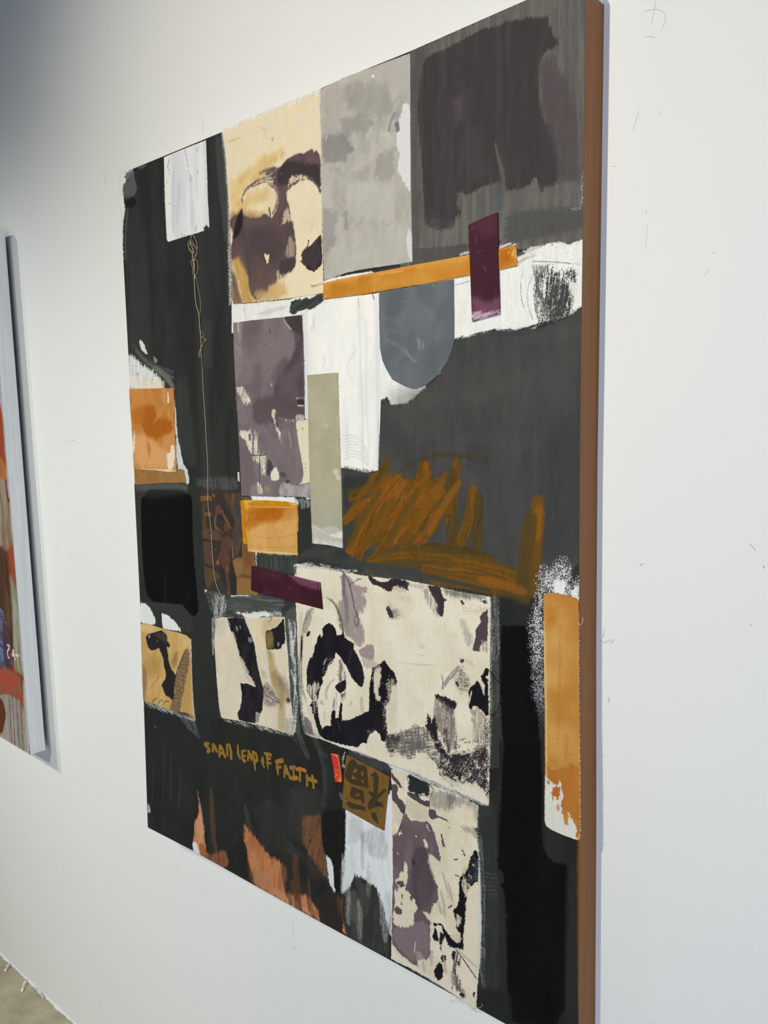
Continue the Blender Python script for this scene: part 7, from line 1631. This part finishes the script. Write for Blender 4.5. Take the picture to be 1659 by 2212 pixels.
tube('hanging_thread', [(spline('Q', p, 1.2, zs=list(1.1 + 2.2 * g.random(4))), r) for p, r in bundle], M_THREAD, painting, TC, label='tangled pale thread hanging below the white cloth patch', kind='stuff')
tube('long_thread', [(np.concatenate([spline('Q', [(400, 1960), (405, 2100), (412, 2212)], 1.0), spline('C', [(625, 540), (632, 640), (640, 800), (652, 960), (658, 1100), (668, 1250), (670, 1330)], 1.0), spline('J', [(262, 250), (265, 480), (300, 700), (325, 900), (335, 1200), (355, 1450), (375, 1680), (400, 1850), (460, 2010), (510, 2100)], 1.6)]), .42)], M_THREAD, painting, (206, 196, 170), label='single pale thread running down the left of the canvas')
tube('dark_thread', [(spline('Q', [(190, 295), (155, 320), (145, 380), (125, 490), (140, 540), (165, 615)], 1.0), .35)], M_THREAD, painting, (70, 66, 58))
tube('dark_thread', [(spline('N', [(620, 140), (660, 210), (690, 290), (720, 430), (745, 560), (780, 640), (788, 700), (785, 765), (760, 765), (742, 710), (745, 660), (765, 640)], 2.4), .36), (spline('N', [(690, 300), (680, 290), (700, 270), (740, 250), (790, 215), (828, 215), (800, 212), (770, 225)], 2.4), .32)], M_THREAD, painting, (58, 46, 54), label='dark looped thread on the largest cream cloth')
tube('dark_thread', [(spline('O', [(1085, 1130), (1130, 1190), (1190, 1270), (1240, 1310), (1225, 1400), (1200, 1530), (1170, 1610), (1130, 1640), (1095, 1620)], 1.4), .4)], M_THREAD, painting, (26, 26, 28))
tube('dark_thread', [(spline('P', [(400, 255), (430, 290), (438, 315), (405, 350), (398, 470)], 2.0), .3)], M_THREAD, painting, (60, 54, 54))
tube('orange_thread', [(spline('T', [(840, 540), (740, 560), (660, 590), (560, 580)], 2.6), .3), (spline('T', [(700, 575), (640, 600), (570, 630)], 2.6), .28), (spline('T', [(650, 590), (600, 585), (550, 600)], 2.4), .2)], M_THREAD, painting, (196, 140, 84))
tube('orange_thread', [(spline('B', [(1110, 1400), (1140, 1375), (1180, 1355), (1215, 1340)], 2.0), .28), (spline('B', [(1112, 1380), (1150, 1370), (1175, 1350)], 2.0), .2)], M_THREAD, painting, (206, 170, 120))
tube('stray_thread', [(spline('P', [(60, 1400), (40, 1560), (20, 1640), (0, 1720)], 1.0), .3)], M_THREAD, painting, (120, 122, 120))

# raised dry paint in the ochre scribble and on the rim of patches (fine relief comes from the weave)
for ch in painting.children:
    ch.location = (0, -DEPTH, 0)

# ------------------------------------------------------------------ neighbouring painting, cropped by the frame
GAP = .016
zb, zf_ = ZW + GAP, ZW + GAP + .036
def tri(view, p, z): return tr(view, [p], z)[0] / 1000
blr, tlr = tri('Z', (98, 1620), zb), tri('Z', (10, 498), zb)     # lower and upper right corner of the back
Wn = .92
slope = .035
side = [blr, tlr]
painting2 = empty('painting', world(blr[0], blr[1], zb))
tag(painting2, 'rust and brown abstract painting with thick white side, cut off at the left', 'painting')
def rel(x, y, z): return (x - blr[0], -(z - zb), y - blr[1])
du = np.array([-1.0, slope]) * Wn
dv = tlr - blr
nv, nu = 900, 420
us2 = np.linspace(-.075, 0, 110) if False else None
# front face as its own lattice in a local skew frame (mm): a along the width from the right edge, b up
class Skew(Surf): pass
a_ = np.concatenate([np.arange(-Wn * 1000, -300, 30), np.arange(-300, .01, 2.0)]); b_ = np.arange(0, 1200.1, 1.6)
L2 = float(np.hypot(*dv)); b_ = b_ / b_[-1] * L2 * 1000
S2 = Surf(a_, b_, (150, 74, 52))
eu = np.array([1.0, -slope]); ev = dv / L2
Minv = np.linalg.inv(np.stack([eu, ev], 1))
_tr = tr
def tr(view, pts, z=0.0):                      # same readings, on the neighbour's front plane
    if view in ('a', 'b', 'c') or view == 'z':
        ox, oy, s = VW[view] if view != 'z' else (0, 0, 1)
        p = np.asarray(pts, float).reshape(-1, 2)
        X, Y = plane_pt(ox + p[:, 0] * s, oy + p[:, 1] * s, zf_)
        return ((Minv @ (np.stack([X, Y], 1) - blr).T).T) * 1000
    return _tr(view, pts, z)
P, Ln, Sp = S2.poly, S2.line, S2.spots
P('z', [(-900, 200), (80, 800), (80, 1700), (-900, 1700)], (150, 76, 52), col2=(120, 56, 40), cs=(90, 30), sm=0)
P('c', [(-200, -1500), (40, -1500), (75, 0), (75, 150), (60, 150), (-200, 100)], (158, 72, 46), col2=(128, 50, 36), cs=(60, 20), sm=0)
P('a', [(-60, 1850), (20, 1900), (60, 2010), (60, 2100), (-60, 2100)], (176, 118, 62), op=.8, soft=4, dry=4)
P('a', [(-60, 2080), (20, 2060), (50, 2212), (60, 2300), (-60, 2300)], (128, 116, 100), soft=6, dry=3)
P('c', [(-100, -60), (40, -20), (70, 120), (120, 450), (60, 560), (-100, 500)], (150, 140, 122), col2=(132, 108, 88), cs=(70, 12), soft=6, dry=3)
Ln('c', [(50, 0), (60, 80), (65, 150)], 14, (140, 52, 44), dry=2)
P('c', [(-100, 500), (40, 520), (80, 800), (110, 1200), (110, 1480), (-100, 1480)], (72, 50, 38), col2=(94, 72, 52), cs=(90, 14), soft=4, dry=3)
P('c', [(70, 700), (150, 900), (190, 1180), (190, 1560), (110, 1500), (100, 1100)], (132, 122, 98), col2=(156, 158, 146), cs=(80, 10), soft=6, dry=4)
P('c', [(-100, 980), (20, 1010), (60, 1180), (110, 1495), (-100, 1480)], (110, 114, 156), col2=(86, 74, 96), cs=(10, 26), soft=2, dry=2, ang=85)
P('c', [(20, 1080), (60, 1180), (100, 1490), (40, 1490), (20, 1300)], (70, 44, 60), op=.8, dry=3)
P('c', [(-100, 1490), (60, 1500), (165, 1560), (182, 1750), (110, 1740), (70, 1690), (50, 1740), (20, 1740), (-100, 1650)], (170, 78, 58), col2=(142, 92, 70), cs=(14, 40), soft=1.5, dry=1, sm=0)
P('c', [(-100, 1730), (60, 1690), (180, 1760), (240, 2260), (-100, 2180)], (146, 140, 132), col2=(160, 156, 150), cs=(60, 12), soft=3)
P('c', [(-100, 1620), (20, 1740), (50, 1860), (30, 1960), (20, 2010), (-100, 2000)], (98, 54, 34), soft=3, dry=2)
for x0, x1 in ((72, 98), (96, 122), (128, 155), (160, 185)): Ln('c', [(x0, 1700), ((x0 + x1) / 2, 1900), (x1, 2150)], 3.4, (116, 48, 50), dry=.8)
P('c', [(180, 1560), (215, 1700), (235, 2200), (205, 2200), (185, 1800)], (168, 164, 158), op=.8, dry=2, soft=2)
P('c', [(80, 150), (130, 450), (170, 900), (190, 1300), (215, 1700), (238, 2200), (225, 2200), (175, 1400), (120, 700), (75, 200)], (186, 190, 202), op=.8, soft=2, dry=2)
P('a', [(0, 1280), (30, 1440), (50, 1800), (90, 2200), (60, 2200), (20, 1600), (-30, 1300)], (176, 180, 192), op=.9, soft=2, dry=2)
for q in ([(60, 1305), (75, 1310), (70, 1340), (58, 1350), (62, 1390), (72, 1408)], [(100, 1345), (110, 1350), (112, 1380), (100, 1395), (98, 1370), (112, 1362), (120, 1420)], [(125, 1385), (140, 1380), (135, 1400), (148, 1385)]):
    Ln('c', q, 5, (232, 194, 176), rag=.3)
# build
def emit_skew():
    ny, nx = S2.U.shape
    X = blr[0] + (S2.U * eu[0] + S2.V * ev[0]) / 1000; Y = blr[1] + (S2.U * eu[1] + S2.V * ev[1]) / 1000
    V = np.stack([X - blr[0], np.full_like(X, -(zf_ - zb)), Y - blr[1]], -1).reshape(-1, 3)
    j, i = np.meshgrid(np.arange(ny - 1), np.arange(nx - 1), indexing='ij'); a = (j * nx + i).ravel()
    return link_mesh('canvas', V, np.stack([a, a + 1, a + nx + 1, a + nx], 1), M_CANVAS, painting2, S2.c.reshape(-1, 3))
emit_skew()['label'] = 'rust, brown and grey painted canvas face'
def edge_box(name, p, q, inward, mat, label=None):
    p, q, inward = map(np.asarray, (p, q, inward))
    pts = [p, q, q + inward, p + inward]
    V = [rel(*v, zf_ - .0004) for v in pts] + [rel(*v, zb) for v in pts]
    return tag(link_mesh(name, V, [[3, 2, 1, 0], [4, 5, 6, 7], [0, 1, 5, 4], [1, 2, 6, 5], [2, 3, 7, 6], [3, 0, 4, 7]], mat, painting2), label)
brf, trf = blr, tlr
edge_box('side_edge', brf, trf, (-.018, 0), M_WHITE_EDGE, 'white primed right side of the canvas')
edge_box('bottom_edge', brf, brf + du, (0, .018), M_WHITE_EDGE)
edge_box('top_edge', trf, trf + du, (0, -.018), M_WHITE_EDGE)
edge_box('side_edge', brf + du, trf + du, (.018, 0), M_WHITE_EDGE, 'left side of the canvas, outside the photograph')
# two wall battens it hangs on keep the gap
for fy in (.12, .88):
    c0 = blr + dv * fy
    v = [rel(c0[0] - a, c0[1] + b, z) for z in (ZW + .0005, zb - .0005) for b in (0, .03) for a in (.12, Wn - .12)]
    link_mesh('hanging_batten', v, [[0, 1, 3, 2], [4, 6, 7, 5], [0, 4, 5, 1], [2, 3, 7, 6], [0, 2, 6, 4], [1, 5, 7, 3]], M_WHITE_EDGE, painting2)
tr = _tr

# ------------------------------------------------------------------ wall details
def wtube(name, view, pts, r, z=None, mat=M_PENCIL, col=(150, 150, 150)):
    ox, oy, s = VW[view]; p = np.asarray(pts, float)
    X, Y = plane_pt(ox + p[:, 0] * s, oy + p[:, 1] * s, ZW)
    P_ = chaikin(np.stack([X, Y], 1) * 1000, False, 2)
    P3 = np.concatenate([P_, np.full((len(P_), 1), ZW * 1000 - r * .55)], 1)
    n = len(P3)
    rr = np.interp(np.linspace(0, 1, n), [0, .15, .85, 1], [r * .5, r, r, r * .4])
    o = tube(name, [(P3, rr)], mat, None, col, sides=4)
    o.location = (0, 0, BASE); o.parent = wall
    return o
marks = [('e', [(668, 100), (730, 78), (800, 72), (850, 95), (862, 140), (845, 200), (815, 250)], .35), ('e', [(785, 0), (770, 80), (758, 150), (748, 195)], .35), ('e', [(700, 290), (740, 285), (772, 290), (768, 305)], .4),
         ('e', [(650, 855), (635, 930), (600, 1028)], .35), ('e', [(825, 865), (815, 890), (803, 910)], .3), ('e', [(706, 1635), (712, 1675)], .35), ('e', [(716, 1740), (714, 1850), (700, 1960)], .25), ('e', [(1240, 1965), (1233, 1985)], .5), ('e', [(1200, 2100), (1160, 2160)], .3), ('e', [(430, 1300), (480, 1297)], .3),
         ('b', [(420, 415), (440, 455)], .5), ('b', [(515, 435), (528, 482)], .8), ('a', [(500, 1765), (512, 1763)], .6), ('a', [(528, 1764), (550, 1766)], 1.0), ('a', [(345, 480), (347, 500)], 1.0), ('b', [(516, 684), (524, 688)], 1.0),
         ('Z', [(225, 372), (227, 385), (229, 400)], .5), ('Z', [(438, 250), (437, 272), (440, 290)], .5), ('Z', [(352, 303), (358, 315), (364, 325)], .35), ('Z', [(232, 60), (236, 68)], .6), ('G', [(415, 1180), (425, 1188)], .7), ('G', [(995, 1345), (1000, 1440), (1008, 1490)], .4), ('G', [(1008, 1525), (1010, 1545)], .7), ('G', [(275, 1000), (272, 1060)], .35),
         ('f', [(330, 815), (334, 850), (320, 880)], .5), ('f', [(1320, 235), (1350, 260), (1365, 285)], .5), ('f', [(1415, 385), (1428, 405)], .9), ('f', [(1330, 780), (1338, 800)], .5), ('f', [(360, 1280), (370, 1320)], .8), ('f', [(575, 385), (600, 370)], .7)]
for v, p, r in marks: wtube('pencil_mark', v, p, r)

# ragged caulk and peeling paint where the wall meets the floor
g = np.random.default_rng(12)
xs = np.arange(-1.1, .25, .006)
V, Fc = [], []
for i, x in enumerate(xs):
    h = .0035 + .0022 * g.random() ** 2 + .002 * math.sin(x * 40) ** 2; d = .0012 + .0026 * g.random() ** 2 + .002 * math.sin(x * 23 + 1) ** 4
    V += [world(x, -BASE + h, ZW), world(x, -BASE + h * .5, ZW + d * .8), world(x, -BASE, ZW + d)]
for i in range(len(xs) - 1):
    a = 3 * i; Fc += [[a, a + 3, a + 4, a + 1], [a + 1, a + 4, a + 5, a + 2]]
tag(link_mesh('trim_1', V, Fc, M_WALL), kind='structure')
def flake(view, pts, w, name='paint_flake', label=None):
    ox, oy, s = VW[view]; p = chaikin(np.asarray(pts, float), False, 1)
    # points lie on the floor, beside the wall
    px, py = ox + p[:, 0] * s, oy + p[:, 1] * s
    v = np.stack([(px - IW / 2) / F_PX, (py - IH / 2) / F_PX, np.ones_like(px)], -1) @ RC
    t = (-BASE - CAM[1]) / v[:, 1]
    P3 = CAM + v * t[:, None]
    P3[:, 2] = np.maximum(P3[:, 2], ZW + .004)
    n = len(P3); V = []
    for i in range(n):
        d = P3[min(i + 1, n - 1)] - P3[max(i - 1, 0)]; d = d / (np.linalg.norm(d) + 1e-9); s_ = np.array([-d[2], 0, d[0]])
        lift = .0008 + .006 * math.sin(math.pi * i / max(n - 1, 1))
        wi = w * (.55 + .45 * math.sin(i * 2.3 + w * 900))
        for sg in (-1, 1):
            q = P3[i] + s_ * sg * wi / 2
            V += [world(q[0], -BASE + lift, q[2]), world(q[0], -BASE + lift + .0012, q[2])]
    Fc = [[0, 1, 3, 2]]
    for i in range(n - 1):
        a, b = 4 * i, 4 * i + 4
        Fc += [[a + 1, b + 1, b + 3, a + 3], [a, a + 2, b + 2, b], [a, b, b + 1, a + 1], [a + 2, a + 3, b + 3, b + 2]]
    a = 4 * (n - 1); Fc.append([a, a + 2, a + 3, a + 1])
    o = link_mesh(name, V, Fc, M_WALL)
    c = np.mean(np.array(V), 0)
    me = o.data
    for vv in me.vertices: vv.co = vv.co - type(vv.co)(c)
    o.location = c
    return tag(o, label, 'paint flake', 'peeled paint flakes along the foot of the wall')
flake('d', [(110, 755), (80, 780), (60, 810), (45, 828)], .007, label='pale peeled paint flake on the concrete, farthest from the camera')
flake('d', [(255, 895), (230, 930), (210, 970), (195, 1012)], .007, label='curled paint flake, shadowed, middle one beside the wall')
flake('d', [(315, 975), (330, 1010), (365, 1045), (385, 1060)], .006, label='small peeled paint flake nearest the camera, against the wall')
print('TRIS', NTRI, sum(len(o.data.polygons) for o in scene.objects if o.type == 'MESH'))
